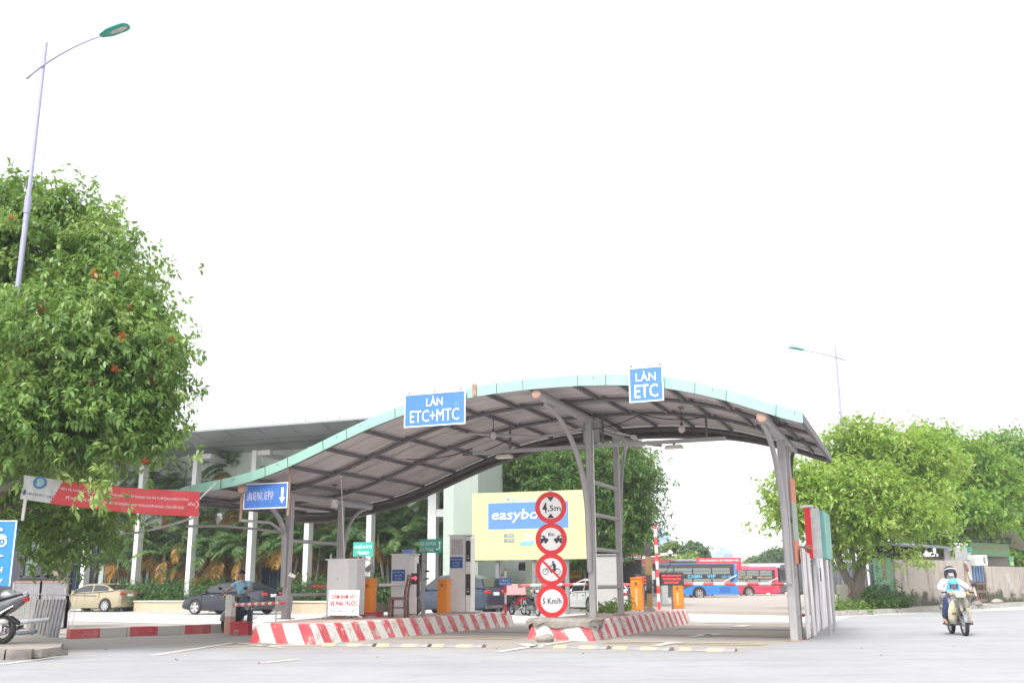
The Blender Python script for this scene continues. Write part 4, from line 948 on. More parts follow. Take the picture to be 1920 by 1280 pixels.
tree('broadleaf_tree','mid green tree behind the grey wall, its crown reaching over the shop roof',tb,[tb,tb+Vector((0,0,2.5)),tb+Vector((.3,0,4.5))],.28,
    [lobe(1740,850,Y,55,50),lobe(1795,865,Y,60,50),lobe(1850,890,Y+1,40,45),lobe(1840,930,Y,60,55),lobe(1760,945,Y-2,70,40),lobe(1815,960,Y-2,35,25),lobe(1735,985,Y-4,40,25)],6800,6,.29,.24,leafmat('fresh_leaf',(.11,.25,.035),(.20,.37,.06),(.30,.46,.10),.45),BARK,up=.35,shell=.4)
Y=70; p=at(1890,1100,Y); tb=Vector((p.x,Y,0))
tree('broadleaf_tree','darker tree at the right edge of the picture behind the shop',tb,[tb,tb+Vector((0,0,3)),tb+Vector((.3,0,5))],.3,
    [lobe(1885,850,Y,45,45),lobe(1915,900,Y,45,60),lobe(1890,960,Y,45,60),lobe(1930,1010,Y-3,50,70),lobe(1850,900,Y,35,50),lobe(1880,1020,Y,40,45)],5600,6,.32,.24,L_MID,BARK,shell=.4)
# mango-like tree behind the billboard
Y=51.5; p=at(1130,1100,53.5); tb=Vector((p.x,53.5,0)); 
tree('mango_tree','dense dark green mango tree overhanging the billboard behind the middle posts',tb,[tb,tb+Vector((0,0,1.8)),tb+Vector((.3,0,3.2))],.3,
    [lobe(1120,870,Y,85,55),lobe(1040,870,Y,75,45),lobe(970,870,Y+1,50,35),lobe(1170,890,Y,42,50),lobe(1168,955,Y,40,52),lobe(1120,960,Y,70,60),lobe(1140,1000,Y,45,30),lobe(1060,915,Y-1,60,28),lobe(948,880,Y,40,36),lobe(1005,862,Y,55,36),lobe(1090,1010,Y+1,45,30)],12000,8,.27,.15,leafmat('mango_leaf',(.035,.105,.03),(.085,.19,.045),(.17,.29,.07),.35),BARK,up=.45,grav=.35,shell=.5)
# far trees beyond the yard
def fartree(name,label,px,py0,py1,w,Y,lm,n=1500,L=.42,group='trees beyond the bus yard'):
    p=at(px,1100,Y); tb=Vector((p.x,Y,0)); c=(py0+py1)/2; h=(py1-py0)/2
    lb=[lobe(px,c,Y,w*.6,h*.9),lobe(px-w*.4,c+h*.3,Y,w*.45,h*.65),lobe(px+w*.4,c+h*.25,Y,w*.45,h*.7),lobe(px+w*.1,py0+h*.5,Y,w*.4,h*.5)]
    return tree(name,label,tb,[tb,tb+Vector((0,0,1.5)),tb+Vector((0,0,3))],.25,lb,n,5,L,.3,lm,BARK,group,shell=.35,twigs=1,clump=.45)
L_F=leafmat('far_leaf',(.10,.17,.07),(.17,.25,.10),(.22,.30,.13),.35)
L_FD=leafmat('far_leaf_dark',(.05,.11,.06),(.09,.16,.08),None,.3)
for i,(px,a,b,w,Y,lm,l) in enumerate(((1130,1015,1065,55,95,L_F,'pale round tree seen between the middle posts'),(1195,1020,1065,45,100,L_F,'pale tree behind the black and ochre post'),(1255,1022,1065,38,100,L_F,'round tree right of the red and white camera pole'),
    (1300,1022,1062,22,98,L_FD,'spiky layered tree left of the red office sign'),(1280,1045,1070,40,96,leafmat('far_leaf_yellow',(.2,.28,.06),(.28,.36,.09),None,.4),'low yellowish tree above the dark bus roof'),(1455,1032,1062,40,135,L_FD,'dark round tree left of the right canopy post, behind the red bus'),
    (1420,1048,1064,26,138,L_F,'low small tree at the foot of the dark round tree'))):
    fartree('yard_tree',l,px,a,b,w,Y,lm)
p=at(1480,1100,140);
# ------------------------------------------------------------------ terminal building
P0=at(352,1120,54); WG=mat('pale_green_wall',(.60,.69,.62),.8,var=.05,dirt=(.40,.48,.41),dirt_amt=.25,dscale=1.2,stretch=(1,1,.3)); WW=mat('white_column',(.62,.63,.62),.6,var=.04)
GLS=glassy('dark_blue_glass',(.018,.04,.07),.12,.35); GLD=glassy('dark_door_glass',(.012,.018,.025),.15,.3)
B0=Vector((P0.x,54,0)); tbm=thing('terminal_building','long pale green bus terminal with white columns and a grey overhanging metal roof','building',B0,RZ)
def bl(px,py,off=0):
    """local (x,z) of a photo bearing on the building plane, off metres behind the columns"""
    O=B0+T*off; q=onplane(px,py,O,T); d=q-B0; return d.dot(U),q.z
XL=-34; XR=bl(850,1100,2)[0]
# wall with door and window bays
cols=[-66,-5,68,156,252,354,467,574,692,811]; cx=[bl(p,1110)[0] for p in cols]; cf_=[bl(p,1110,.5)[0] for p in cols]
H1=bl(400,852,3)[1]+.4
MB().box(((XL+XR)/2,3.25,H1/2+1.9),(XR-XL,.5,H1-3.8),WG).build('upper_wall',tbm)
for a,b in zip(cx[:-1],cx[1:]):
    w=b-a; MB().box((a+w*.5,3.2,1.9),(w*.10,.4,3.8),WG).build('wall_pier',tbm)
    for k in (.0,.5):
        x0=a+w*(k+.08 if k else .0); x1=a+w*(k+.42+(.08 if k else 0)); f=MB().box(((x0+x1)/2,3.38,1.9),(x1-x0,.06,3.8),GLS if k else GLD).build('window',tbm)
        mb=MB()
        for q in np.linspace(x0,x1,4): mb.box((q,3.31,1.9),(.06,.08,3.8),mat('blue_frame',(.07,.11,.17),.5))
        mb.box(((x0+x1)/2,3.31,2.6),(x1-x0,.08,.07),mat('blue_frame',(.07,.11,.17),.5)); mb.box(((x0+x1)/2,3.31,.3),(x1-x0,.1,.6),WG); mb.build('frame',f)
MB().box(((XL+XR)/2,7,2),(XR-XL,.2,4),mat('inner_dark',(.05,.055,.06),.9)).build('inner_wall',tbm)
for i,(x,p) in enumerate(zip(cf_,cols)):
    if p==811: 
        H=bl(811,900,.5)[1]; MB().box((x,.5,H/2),(.44,.35,H),WW).build('column',tbm); MB().box((x+.6,.5,bl(811,962,.5)[1]),(.9,.3,.36),WW).build('column_arm',tbm); continue
    H=bl(365,852,.5)[1] if p<=600 else bl(500,845,.5)[1]-.2
    MB().box((x,.5,H/2),(.28,.42,H),WW).build('column',tbm); MB().box((x,1.9,H-.13),(.24,2.4,.26),WW).build('column_arm',tbm)
    MB().box((x+.54,.52,H-.14),(.8,.30,.24),WW).build('column_arm',tbm)
# grey soffit of the overhanging roof
M_SOF=mat('grey_metal_panel',(.27,.30,.31),.45,.3,var=.12,scale=.4); M_SL=mat('panel_joint',(.07,.08,.09),.5)
zo=[bl(300,813,-3),bl(720,784,-3)]; zi=[bl(300,858,3),bl(640,840,3)]
zo=(zo[0][1]+zo[1][1])/2; zi=(zi[0][1]+zi[1][1])/2+.05
mb=MB(); prof5=[(-3,zo),(-2.2,zo-.25),(0,zo-(zo-zi)*.62),(3,zi)]
xs=np.linspace(XL,XR+3,60); mb.grid([[(x,y,z) for x in xs] for y,z in prof5],M_SOF); mb.build('soffit',tbm,smooth=True)
mb=MB()
for x in np.arange(XL,XR+3,1.9): mb.grid([[(x-.02,y-.0,z-.02) for y,z in prof5],[(x+.02,y,z-.02) for y,z in prof5]],M_SL)
for f in (.33,.66):
    yy=-2.2+(3+2.2)*f*.9; zz=np.interp(yy,[p[0] for p in prof5],[p[1] for p in prof5]); mb.box(((XL+XR+3)/2,yy,zz-.02),(XR+3-XL,.04,.01),M_SL)
mb.build('panel_seam',tbm)
MB().prism([(-3,zo),(3,zi+.02),(3,zi+.7),(14,zo+.3),(-2.6,zo+.12),(-3,zo+.1)][::-1],XL,XR+3,mat('roof_grey',(.33,.35,.37),.5,.3),'yz').build('roof',tbm)
mb=MB()
for x in np.arange(XL+.9,XR+3,1.9): mb.cyl((x,-2.9,zo+.05),(x,-2.9,zo+.28),.02,STEELD,5)
mb.build('roof_pin',tbm)
MB().box(((XL+XR)/2,10,4.5),(XR-XL,6,9),WG).build('rear_wall',tbm)
# end block and low annex
x0=bl(850,1000,-1.5)[0]; x1=bl(919,1000,-1.5)[0]; MB().box(((x0+x1)/2-.3,0,4.3),(x1-x0-.6,3,8.6),mat('grey_green_metal',(.30,.355,.31),.6,var=.05,scale=2,dirt=(.33,.39,.34),dirt_amt=.3,stretch=(1,1,.2))).build('end_block',tbm)
x3=bl(838,1000,-1.0)[0]; MB().box(((x3+x0)/2,-1.2,4.2),(x0-x3,.4,8.4),mat('pier_green',(.40,.48,.41),.7)).build('end_pier',tbm)
x4=bl(1000,1100,3)[0]; mb=MB(); n=40; AX=mat('annex_cladding',(.50,.56,.47),.6,var=.05)
mb.grid([[(x1+(x4-x1)*i/n,3-.06*(i%2),z) for i in range(n+1)] for z in (0,3.2)],AX); mb.box(((x1+x4)/2,4.5,3.2),(x4-x1,3,.1),AX); mb.box((x4,4.5,1.6),(.1,3,3.2),AX); mb.build('annex_wall',tbm)
MB().box((bl(914,1100,1.5)[0],1.5,1.7),(.42,.4,3.4),BLKS).build('dark_column',tbm); 
AWN=mat('dark_awning',(.10,.13,.15),.6); mb=MB(); xa=bl(884,1060,-2.5)[0]; xb=bl(916,1060,-2.5)[0]; mb.box(((xa+xb)/2,-2.4,2.45),(xb-xa,1.6,.08),AWN,rot=(.25,0,0)); mb.box(((xa+xb)/2,-1.6,2.75),(xb-xa,.1,.4),mat('teal_board',(.06,.22,.22),.5)); mb.build('awning',tbm)
# ------------------------------------------------------------------ planter with shrubs and palms
BEI=mat('beige_render',(.50,.41,.29),.8,dirt=(.36,.30,.22),dirt_amt=.3)
for px0,px1,py0,py1,lab in ((250,476,1146,1144,'long beige planter wall under the palms behind the dark sedan'),(520,735,1149,1147,'beige planter wall continuing behind the white cabinet')):
    a=G(px0,py0); b=G(px1,py1-1); b=a+U*((b-a).dot(U)); t=thing('planter',lab,'planter',a,RZ,'beige planters along the terminal'); L=(b-a).length
    MB().box((L/2,.2,.25),(L,.4,.5),BEI).build('wall',t); MB().box((L/2,.2,.53),(L+.06,.5,.07),mat('coping',(.55,.52,.45),.8)).build('coping',t); MB().box((L/2,1.6,.2),(L,2.4,.4),mat('soil',(.12,.09,.07),.95)).build('soil',t)
PLB=G(352,1146); 
def onpl(px,off=1.2,z=.4):
    q=onplane(px,1120,PLB+T*off,T); return Vector((q.x,q.y,z))
SH=leafmat('shrub_leaf',(.035,.10,.03),(.08,.18,.05),None,.3)
for i,(px,r,l) in enumerate(((262,.75,'rounded shrub right behind the gold sedan'),(300,.85,'broad bushy shrub between the first two white columns'),(335,.7,'shrub left of the column behind the dark sedan'),(395,.8,'shrub right behind the nose of the dark sedan'),(590,.85,'big dark shrub right of the left canopy post'),
    (560,.6,'lighter green shrub behind the left canopy post'),(655,.8,'shrub hidden behind the tall white cabinet'),(712,.7,'shrub with trailing stems left of the shorter kiosk'),(205,.7,'shrub behind the roof of the gold sedan'))):
    bush('shrub',l,onpl(px,.9),r,420,.16,SH,'shrub','shrubs in the planters')
FROND=leafmat('palm_leaflet',(.06,.15,.06),(.13,.25,.09),(.19,.32,.11),.35); FDEAD=leafmat('dead_palm_leaflet',(.42,.19,.04),(.60,.32,.08),(.35,.20,.12),.35); FYEL=leafmat('young_palm_leaflet',(.36,.50,.06),(.45,.58,.10),None,.5)
PB=mat('palm_bark',(.26,.24,.21),.9,dirt=(.14,.12,.10),dirt_amt=.5); RACH=mat('rachis',(.22,.26,.08),.6)
def frond(o,az,el,L,droop,W=.42):
    """returns leaflet verts/faces and rachis points"""
    d=Vector((cos(az)*cos(el),sin(az)*cos(el),sin(el))); pts=[]; p=Vector(o); n=14
    for i in range(n+1):
        pts.append(p.copy()); p=p+d*(L/n); d=(d+Vector((0,0,-droop/n*(.5+1.3*i/n)))).normalized()
    P=[];D=[];Ls=[]
    for i in range(2,n+1):
        dd=(pts[i]-pts[i-1]).normalized(); sd=dd.cross(Vector((0,0,1))); 
        if sd.length<.05: sd=Vector((sin(az),-cos(az),0))
        sd.normalize(); up=sd.cross(dd)
        env=sin(pi*(.12+.82*i/n))**.6
        for q in range(3):
            base=pts[i-1].lerp(pts[i],q/3)
            for sg in (-1,1):
                v=(sd*sg*.85+dd*.55+up*(.15)+Vector((0,0,-.35+random.uniform(-.12,.12)))).normalized(); P.append(base);D.append(v);Ls.append(W*env*random.uniform(.85,1.1))
    return np.array(P),np.array(D),np.array(Ls),pts
def palm(label,base,H,nf,ndead,nyoung,L,stems=3,seed=0):
    random.seed(seed); t=thing('palm',label,'palm tree',base,random.uniform(0,6.28),'palms along the terminal')
    groups={'fronds':[], 'dead_fronds':[], 'young_fronds':[]}; mb=MB(); rb=MB()
    tops=[]
    for k in range(stems):
        a=2*pi*k/stems+random.random(); r=.5 if stems>1 else 0; h=H*random.uniform(.72,1.0) if k else H
        tp=Vector((r*cos(a)*1.3,r*sin(a)*1.3,h)); tops.append(tp); mb.tube([(r*.4*cos(a),r*.4*sin(a),0),(r*.7*cos(a),r*.7*sin(a),h*.5),tp],[.085,.07,.06],PB,7)
        mb.tube([tp,tp+Vector((0,0,.5))],[.075,.04],mat('crown_shaft',(.2,.28,.12),.6),7)
    for nm,n in (('fronds',nf),('dead_fronds',ndead),('young_fronds',nyoung)):
        for i in range(n):
            tp=tops[i%len(tops)]; az=random.uniform(0,2*pi)
            if nm=='fronds': el=random.uniform(.1,1.2); dr=random.uniform(1.3,2.2); l=L*random.uniform(.8,1.1)
            elif nm=='dead_fronds': el=random.uniform(-.7,.0); dr=random.uniform(2.0,3.5); l=L*random.uniform(.6,.85)
            else: el=random.uniform(1.3,1.5); dr=.2; l=L*.75
            P,D,Ls,pts=frond(tp+Vector((0,0,.45 if nm!='dead_fronds' else .1)),az,el,l,dr,(.40 if nm!='young_fronds' else .28))
            if nm=='young_fronds': D=unit(D*np.array([.45,.45,1])+np.array([0,0,.9]))
            groups[nm].append((P,D,Ls)); rb.tube(pts,[.022*(1-.7*j/14) for j in range(15)],RACH,4,caps=False)
    for nm,mm in (('fronds',FROND),('dead_fronds',FDEAD),('young_fronds',FYEL)):
        if not groups[nm]: continue
        P=np.concatenate([g[0] for g in groups[nm]]);D=np.concatenate([g[1] for g in groups[nm]]);Ls=np.concatenate([g[2] for g in groups[nm]])
        V,Fc=leaf_quads(P,D,Ls*1.15,Ls*.10,fold=.3,droop=.25); raw_mesh(nm,V,Fc,[mm],None,t)
    mb.build('trunk',t,smooth=True); rb.build('frond_stalks',t,smooth=True); return t
PL=[(205,1.3,3.6,20,3,0,1.9,3,'leafy palm above the roof of the gold sedan'),(248,1.8,5.2,20,4,1,2.0,3,'palm with brown fronds left of the second visible column'),(292,1.4,5.3,22,1,1,2.0,3,'tall palm beside the end of the red banner'),
    (300,2.3,3.4,16,7,0,1.8,4,'palm clump with hanging orange fronds below the banner'),(335,1.6,4.6,18,8,0,1.9,3,'palm with a ruff of dead fronds left of the dark sedan column'),(372,1.8,4.0,18,9,0,1.9,3,'palm with many orange fronds behind the dark sedan'),
    (405,1.5,5.4,16,6,2,1.9,3,'palm with upright yellow spears above the low canopy edge'),(440,1.7,4.0,18,8,1,1.9,3,'palm above the boot of the dark sedan with brown fronds'),(478,1.2,3.6,18,3,0,1.7,3,'palm left of the first canopy post'),
    (520,1.9,4.4,18,3,1,1.9,3,'palm directly behind the left canopy posts'),(560,1.4,3.7,18,7,0,1.8,3,'palm with orange fronds between the left canopy posts'),(605,1.8,4.9,18,2,1,2.0,2,'tall palm poking above the low part of the canopy'),
    (612,1.2,3.8,20,5,0,1.9,3,'palm behind the tall white cabinet'),(660,1.6,4.0,20,3,1,2.0,3,'palm over the standing fan'),(705,1.2,4.2,22,2,1,2.0,3,'palm with green fronds above the first green sign'),
    (752,1.3,4.4,24,1,0,2.1,2,'full green palm above the shorter kiosk'),(775,2.0,3.3,20,2,0,1.8,3,'low palm behind the green direction sign'),(822,1.7,4.4,18,1,0,2.0,2,'palm beside the bright white column'),(838,1.2,3.0,14,1,0,1.6,2,'lowest palm left of the tall kiosk')]
PL+=[(225,3.2,2.3,14,4,0,1.6,4,'low palm clump behind the boot of the gold sedan'),(275,3.4,2.6,14,5,0,1.6,4,'short palm right of the second column'),(318,3.2,2.2,14,6,0,1.6,4,'short palm with brown skirt under the banner end'),
    (358,3.4,2.7,14,5,0,1.6,4,'short palm behind the column by the dark sedan'),(390,3.2,2.3,14,6,0,1.6,4,'short brown fringed palm behind the bonnet of the dark sedan'),(425,3.4,2.7,14,5,0,1.6,4,'short palm behind the rider in blue'),
    (460,3.2,2.4,14,5,0,1.6,4,'short palm above the tail lamp of the dark sedan'),(540,3.2,2.4,14,4,0,1.6,4,'short palm between the left canopy posts'),(585,3.4,2.6,14,5,0,1.6,4,'short palm just left of the tall white cabinet'),
    (640,3.2,2.6,14,4,0,1.6,4,'short palm above the tall white cabinet'),(690,3.4,2.7,16,3,0,1.7,4,'short palm behind the first green sign'),(730,3.2,2.5,16,2,0,1.7,4,'short palm left of the blue tub'),(800,3.2,2.4,16,1,0,1.6,4,'short palm left of the bright white column')]
PL+=[(258,1.5,3.9,18,4,0,1.9,3,'palm growing right at the second visible white column'),(350,1.4,4.1,18,6,1,1.9,3,'palm wrapped around the column behind the dark sedan nose'),(462,1.5,4.0,18,6,0,1.9,3,'palm in front of the column left of the left canopy posts'),(574,1.4,4.0,18,5,1,1.9,3,'palm in front of the column between the left canopy posts')]
for i,(px,off,H,nf,nd,ny,L,st,l) in enumerate(PL): palm(l,onpl(px,off+(2.4 if off<3 else -.6),.0),(H*1.30+.45 if off<3 else H*1.2+.3),int(nf*2.3),int(nd*2.2),ny*2,L*1.22,st,100+i)
# two more green signs in the palms
q=at(681,1029,40.5); t=thing('direction_sign','green sign half hidden in the palms above the standing fan','sign',(q.x,q.y,0),RZ*.4)
w,h=dims(664,702,1015,1041,40.5); MB().box((0,0,q.z),(w,.02,h),GREENS).build('panel',t); mb=MB(); mb.text('BÃI ĐỖ XE Ô TÔ',0,q.z+h*.2,w*.85,h*.3,-.02,WHS,.01); mb.text('CỦA KHÁCH',0,q.z-h*.22,w*.6,h*.3,-.02,WHS,.01); mb.build('lettering',t); MB().cyl((0,.05,0),(0,.05,q.z),.04,STEEL,8).build('post',t)
# ------------------------------------------------------------------ billboard
Yb=44.5; a=at(886,921,Yb); b=at(1103,921,Yb-1.5); c=at(1103,1047,Yb-1.5); d=at(887,1050,Yb)
ang=math.atan2(b.y-a.y,b.x-a.x); ctr=(a+b+c+d)/4; w=(b-a).length; h=((a-d).length+(b-c).length)/2
YEL=mat('billboard_yellow',(.53,.55,.27),.5,var=.05,scale=.5); BB=mat('billboard_blue',(.09,.22,.58),.5,var=.04); SKYB=mat('print_blue',(.18,.42,.72),.5)
t=thing('billboard','large pale yellow billboard with a blue easybook panel under the mango tree','billboard',(ctr.x,ctr.y,0),ang); zc=ctr.z
MB().box((0,.06,zc),(w,.12,h),YEL).build('panel',t)
def X(px): return (px-886)/217*w-w/2
def Z(py): return zc+h/2-(py-921)/127*h
MB().box(((X(917)+X(1066))/2,-.008,(Z(941)+Z(990))/2),(X(1066)-X(917),.01,Z(941)-Z(990)),BB).build('blue_panel',t)
mb=MB(); mb.text('easybook',X(985),Z(966),X(1046)-X(924),h*.20,-.022,WHS,.006,shear=.18); mb.text('Đặt vé xe qua',X(984),Z(936),X(1016)-X(952),h*.075,-.008,SKYB)
mb.text('25',X(1000),Z(1007),X(1022)-X(982),h*.115,-.008,mat('print_lilac',(.55,.60,.85),.5),.01,shear=.15); mb.text('www  .  easybook  .  ',X(990),Z(1038),X(1050)-X(952),h*.02,-.008,SKYB); mb.build('lettering',t)
mb=MB(); mb.prism([(X(978),Z(1015)),(X(1004),Z(1014)),(X(1000),Z(1021)),(X(976),Z(1021))],-.012,-.006,SKYB)
for y in (1003,1012): mb.box((X(956),-.008,Z(y)),(X(966)-X(946),.006,h*.05),mat('badge_grey',(.22,.25,.24),.5)); mb.text('App Store',X(958),Z(y),(X(966)-X(946))*.6,h*.02,-.014,WHS)
mb.build('badge',t)
for px in (932,1000,1060): MB().box((X(px),.2,(zc-h/2)/2+.5),(.16,.16,zc-h/2+1.0),mat('post_grey_dark',(.2,.2,.21),.5)).build('post',t)
mb=MB(); mb.box((0,.16,zc-h/2+.1),(w,.1,.1),STEELD); mb.box((0,.16,zc+h/2-.2),(w,.1,.1),STEELD); mb.build('frame',t)
# open shed with food signs
Ys=56; t=thing('food_shed','open shed with a yellow food sign and grey roof behind the white hatchback','shed',at(1075,1120,Ys).xy.to_3d(),RZ)
def loc(px,py,Y): q=at(px,py,Y); d=q-t.location; return d.dot(U),d.dot(T),q.z
x0,_,z0=loc(1004,1056,Ys+2); x1,_,z1=loc(1165,1052,Ys-1)
RG=mat('shed_roof_grey',(.30,.31,.33),.6,.3); MB().box(((x0+x1)/2,1.5,z0+.15),(x1-x0,6,.12),RG,rot=(.06,0,0)).build('roof',t)
MB().box(((x0+x1)/2,-1.5,z0-.25),(x1-x0,.1,.32),mat('shed_fascia_dark',(.07,.08,.09),.5)).build('fascia',t)
mb=MB(); mb.text('NHÀ HÀNG   |   CÀ PHÊ',(x0+x1)/2+.6,z0-.25,3.0,.14,-1.56,OFFW,.01)
xs0=loc(1067,1070,Ys)[0]; xs1=loc(1106,1070,Ys)[0]; zz=loc(1086,1073,Ys)[2]; mb2=MB().box(((xs0+xs1)/2,-1.2,zz),(xs1-xs0,.05,.62),mat('food_yellow',(.75,.55,.08),.5)).build('sign_panel',t)
mb.text('CƠM-PHỞ-BÚN-MIẾN',(xs0+xs1)/2,zz,(xs1-xs0)*.94,.30,-1.24,mat('food_red',(.75,.12,.05),.5),.012); mb.build('lettering',t)
for px in (1001,1063,1110): MB().cyl((loc(px,1100,Ys)[0],-1.0,0),(loc(px,1100,Ys)[0],-1.0,z0+.1),.07,STEEL,8).build('post',t)
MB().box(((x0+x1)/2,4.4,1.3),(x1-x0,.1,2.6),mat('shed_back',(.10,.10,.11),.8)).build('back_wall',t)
MB().box((loc(1020,1110,Ys)[0],3.5,.6),(2.2,.8,1.2),mat('shed_brown',(.22,.13,.08),.6)).build('counter',t)
# red roofed shelter and grey shed roofs to the right
Yr=66; q=at(1160,1120,Yr); t=thing('red_roof_shelter','low shelter with a thin red metal roof edge behind the middle posts','shelter',(q.x,Yr,0),0)
a=at(1100,1044,Yr-4)-q; b=at(1222,1060,Yr+6)-q; zq=q.z
mb=MB(); RR=mat('red_roof',(.60,.13,.12),.5); A=at(1098,1044,Yr-6);Bp=at(1222,1059.5,Yr+10)
o=Vector((q.x,Yr,0)); A-=o; Bp-=o
mb.add([A,Bp,Bp+Vector((3,7,.5)),A+Vector((3,7,.5)),A-Vector((0,0,.13)),Bp-Vector((0,0,.13))],[(0,3,2,1),(4,5,1,0)],RR); mb.build('roof',t)
for k in (.05,.35,.65,.95): p=A.lerp(Bp,k); MB().cyl((p.x,p.y,0),(p.x,p.y,p.z-.1),.05,mat('white_post',(.6,.6,.62),.5),8).build('post',t)
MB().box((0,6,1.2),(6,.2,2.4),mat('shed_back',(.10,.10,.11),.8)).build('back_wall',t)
Yg=92; q=at(1232,1120,Yg); t=thing('bus_shed','long low grey roofed shed beyond the dark bus','shed',(q.x,Yg,0),0)
a=at(1100,1056,Yg)-Vector((q.x,Yg,0)); b=at(1300,1052,Yg)-Vector((q.x,Yg,0)); MB().box(((a.x+b.x)/2,3,a.z),(b.x-a.x,9,.2),RG,rot=(-.05,0,0)).build('roof',t)
for k in np.linspace(0,1,6): MB().cyl((a.x+(b.x-a.x)*k,0,0),(a.x+(b.x-a.x)*k,0,a.z),.08,STEEL,6).build('post',t)
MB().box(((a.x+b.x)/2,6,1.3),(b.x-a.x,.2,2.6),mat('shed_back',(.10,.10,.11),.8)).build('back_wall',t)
# silver railing
q=G(1160,1141); q2=G(1245,1135); d=q2-q; t=thing('railing','silver steel railing behind the orange boxes','railing',q,math.atan2(d.y,d.x)); L=d.length
mb=MB(); mb.cyl((0,0,1.05),(L,0,1.05),.03,GALV,6); mb.cyl((0,0,.15),(L,0,.15),.03,GALV,6)
for x in np.arange(0,L+.1,.16): mb.cyl((x,0,.1),(x,0,1.05),.016,GALV,5)
mb.build('rail_panel',t)
q=G(1248,1136); w,h=dims(1243,1254,1097,1136,q.y); t=thing('control_kiosk','slim light grey cabinet left of the smaller orange box','cabinet',q,0)
MB().box((0,.2,h/2),(w,.4,h),mat('meter_grey',(.55,.55,.54),.5)).build('body',t,bevel=.01); MB().box((0,.2,h),(w+.04,.46,.03),OFFW).build('roof',t)
# red office sign beyond the buses
Yo=94.5; a=at(1306,1045,Yo);b=at(1389,1043,Yo);c=at(1388,1070,Yo); t=thing('office_sign','red roof sign reading VĂN PHÒNG XE MẠNH HÀ above the blue bus','sign',((a.x+b.x)/2,Yo,0),0)
w=b.x-a.x; h=a.z-c.z; RB=mat('office_red',(.70,.04,.07),.5); MB().box((0,.1,c.z+h/2),(w,.2,h),RB).build('panel',t)
mb=MB(); mb.text('VĂN PHÒNG XE MẠNH HÀ',0,c.z+h*.80,w*.90,h*.26,-.02,WHS,.01); mb.text('TUYẾN CỐ ĐỊNH - HỢP ĐỒNG',0,c.z+h*.52,w*.80,h*.14,-.02,WHS,.006); mb.build('lettering',t)
for x in (-w*.4,0,w*.4): MB().cyl((x,.2,0),(x,.2,c.z),.12,STEEL,6).build('post',t)
# far roof right of the red bus
Yf=112; a=at(1388,1061,Yf); b=at(1500,1060,Yf); t=thing('bus_shed','pale flat roofed shelter behind the red bus','shed',((a.x+b.x)/2,Yf,0),0); w=b.x-a.x
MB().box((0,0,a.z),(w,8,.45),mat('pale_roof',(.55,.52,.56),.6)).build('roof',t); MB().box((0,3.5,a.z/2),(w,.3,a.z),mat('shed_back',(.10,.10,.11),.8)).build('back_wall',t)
for k in (-.48,-.2,.1,.4): MB().box((w*k,-3.6,a.z/2),(.3,.3,a.z),OFFW).build('post',t)
# towers
TWB=mat('pale_tower',(.24,.38,.62),.5,var=.04); TWG=mat('tower_glass',(.14,.27,.52),.3,var=.05)
def tower(label,px0,px1,py,Y,depth=20,fl=3.4,step=None,m=TWB):
    a=at(px0,py,Y);b=at(px1,py,Y);w=b.x-a.x;h=a.z; t=thing('tower_block',label,'building',((a.x+b.x)/2,Y,0),0,'far off towers'); MB().box((0,depth/2,h/2),(w,depth,h),m).build('wall',t)
    MB().box((-w*.1,depth*.4,h+1.2),(w*.4,depth*.4,2.4),m).build('roof_block',t)
    for z in np.arange(4,h-2,fl): MB().box((0,-.05,z),(w*.94,.12,1.7),TWG).build('window_band',t)
tower('pale blue tower behind the red and white camera pole',1234,1254,996,620,m=mat('blue_tower',(.25,.40,.68),.5))
tower('pale blue wide block above the blue bus',1308,1356,1038,560); tower('palest narrow block right of the wide pale block',1354,1374,1032,600)
# faint mast, the fading by haze put into its near-white colour
Yc=420; a=at(1712,645,Yc); c=at(1730,643,Yc); b=at(1745,800,Yc); t=thing('radio_mast','barely visible lattice mast, coloured haze pale, in the white sky','mast',(b.x+1,Yc,0),0)
PM=mat('mast_haze_white',(.80,.80,.84),.5); mb=MB(); H=a.z-2
for sx in (-1,1):
    for sy in (-1,1): mb.cyl((sx*1.4,sy*1.4,0),(sx*1.0-1.5,sy*1.0,H),.07,PM,4)
z=0;k=0
while z<H-4: mb.cyl((-1.3*(-1)**k-1.5*z/H,-1.2,z),(1.3*(-1)**k-1.5*(z+4)/H,-1.2,z+4),.05,PM,4); z+=4;k+=1
mb.build('lattice',t); MB().box((-3.2,0,H+.3),(5,.3,.35),PM).build('crossbar',t)
# ------------------------------------------------------------------ vehicles
def wheel(t,x,y,r,w=.2,side=1,rimm=ALLOY,spokes=5,name='wheel',rr=.66):
    """disc wheel on a body lying along x; side is the sign of y it faces"""
    o=MB().ring((0,0,0),r-.055,.06,RUBBER,'y',24,8,sq=1.6).build(name,t,smooth=True,loc=(x,y,r))
    mb=MB(); s=side
    mb.disc(0,0,r*rr,-.03,.03,mat('rim_dark',(.08,.08,.085),.4),20)
    for k in range(spokes):
        a=2*pi*k/spokes+.3; q=.085 if spokes<7 else .05
        mb.add([(cos(a)*.03-sin(a)*q*.6,s*.06,sin(a)*.03+cos(a)*q*.6),(cos(a)*.03+sin(a)*q*.6,s*.06,sin(a)*.03-cos(a)*q*.6),(cos(a)*r*rr+sin(a)*q*.8,s*.055,sin(a)*r*rr-cos(a)*q*.8),(cos(a)*r*rr-sin(a)*q*.8,s*.055,sin(a)*r*rr+cos(a)*q*.8)],[(0,1,2,3)],rimm)
    mb.ring((0,s*.05,0),r*rr,.016,rimm,'y',24,5); mb.disc(0,0,.05,s*.03,s*.07,rimm,12); mb.build('rim',o); return o
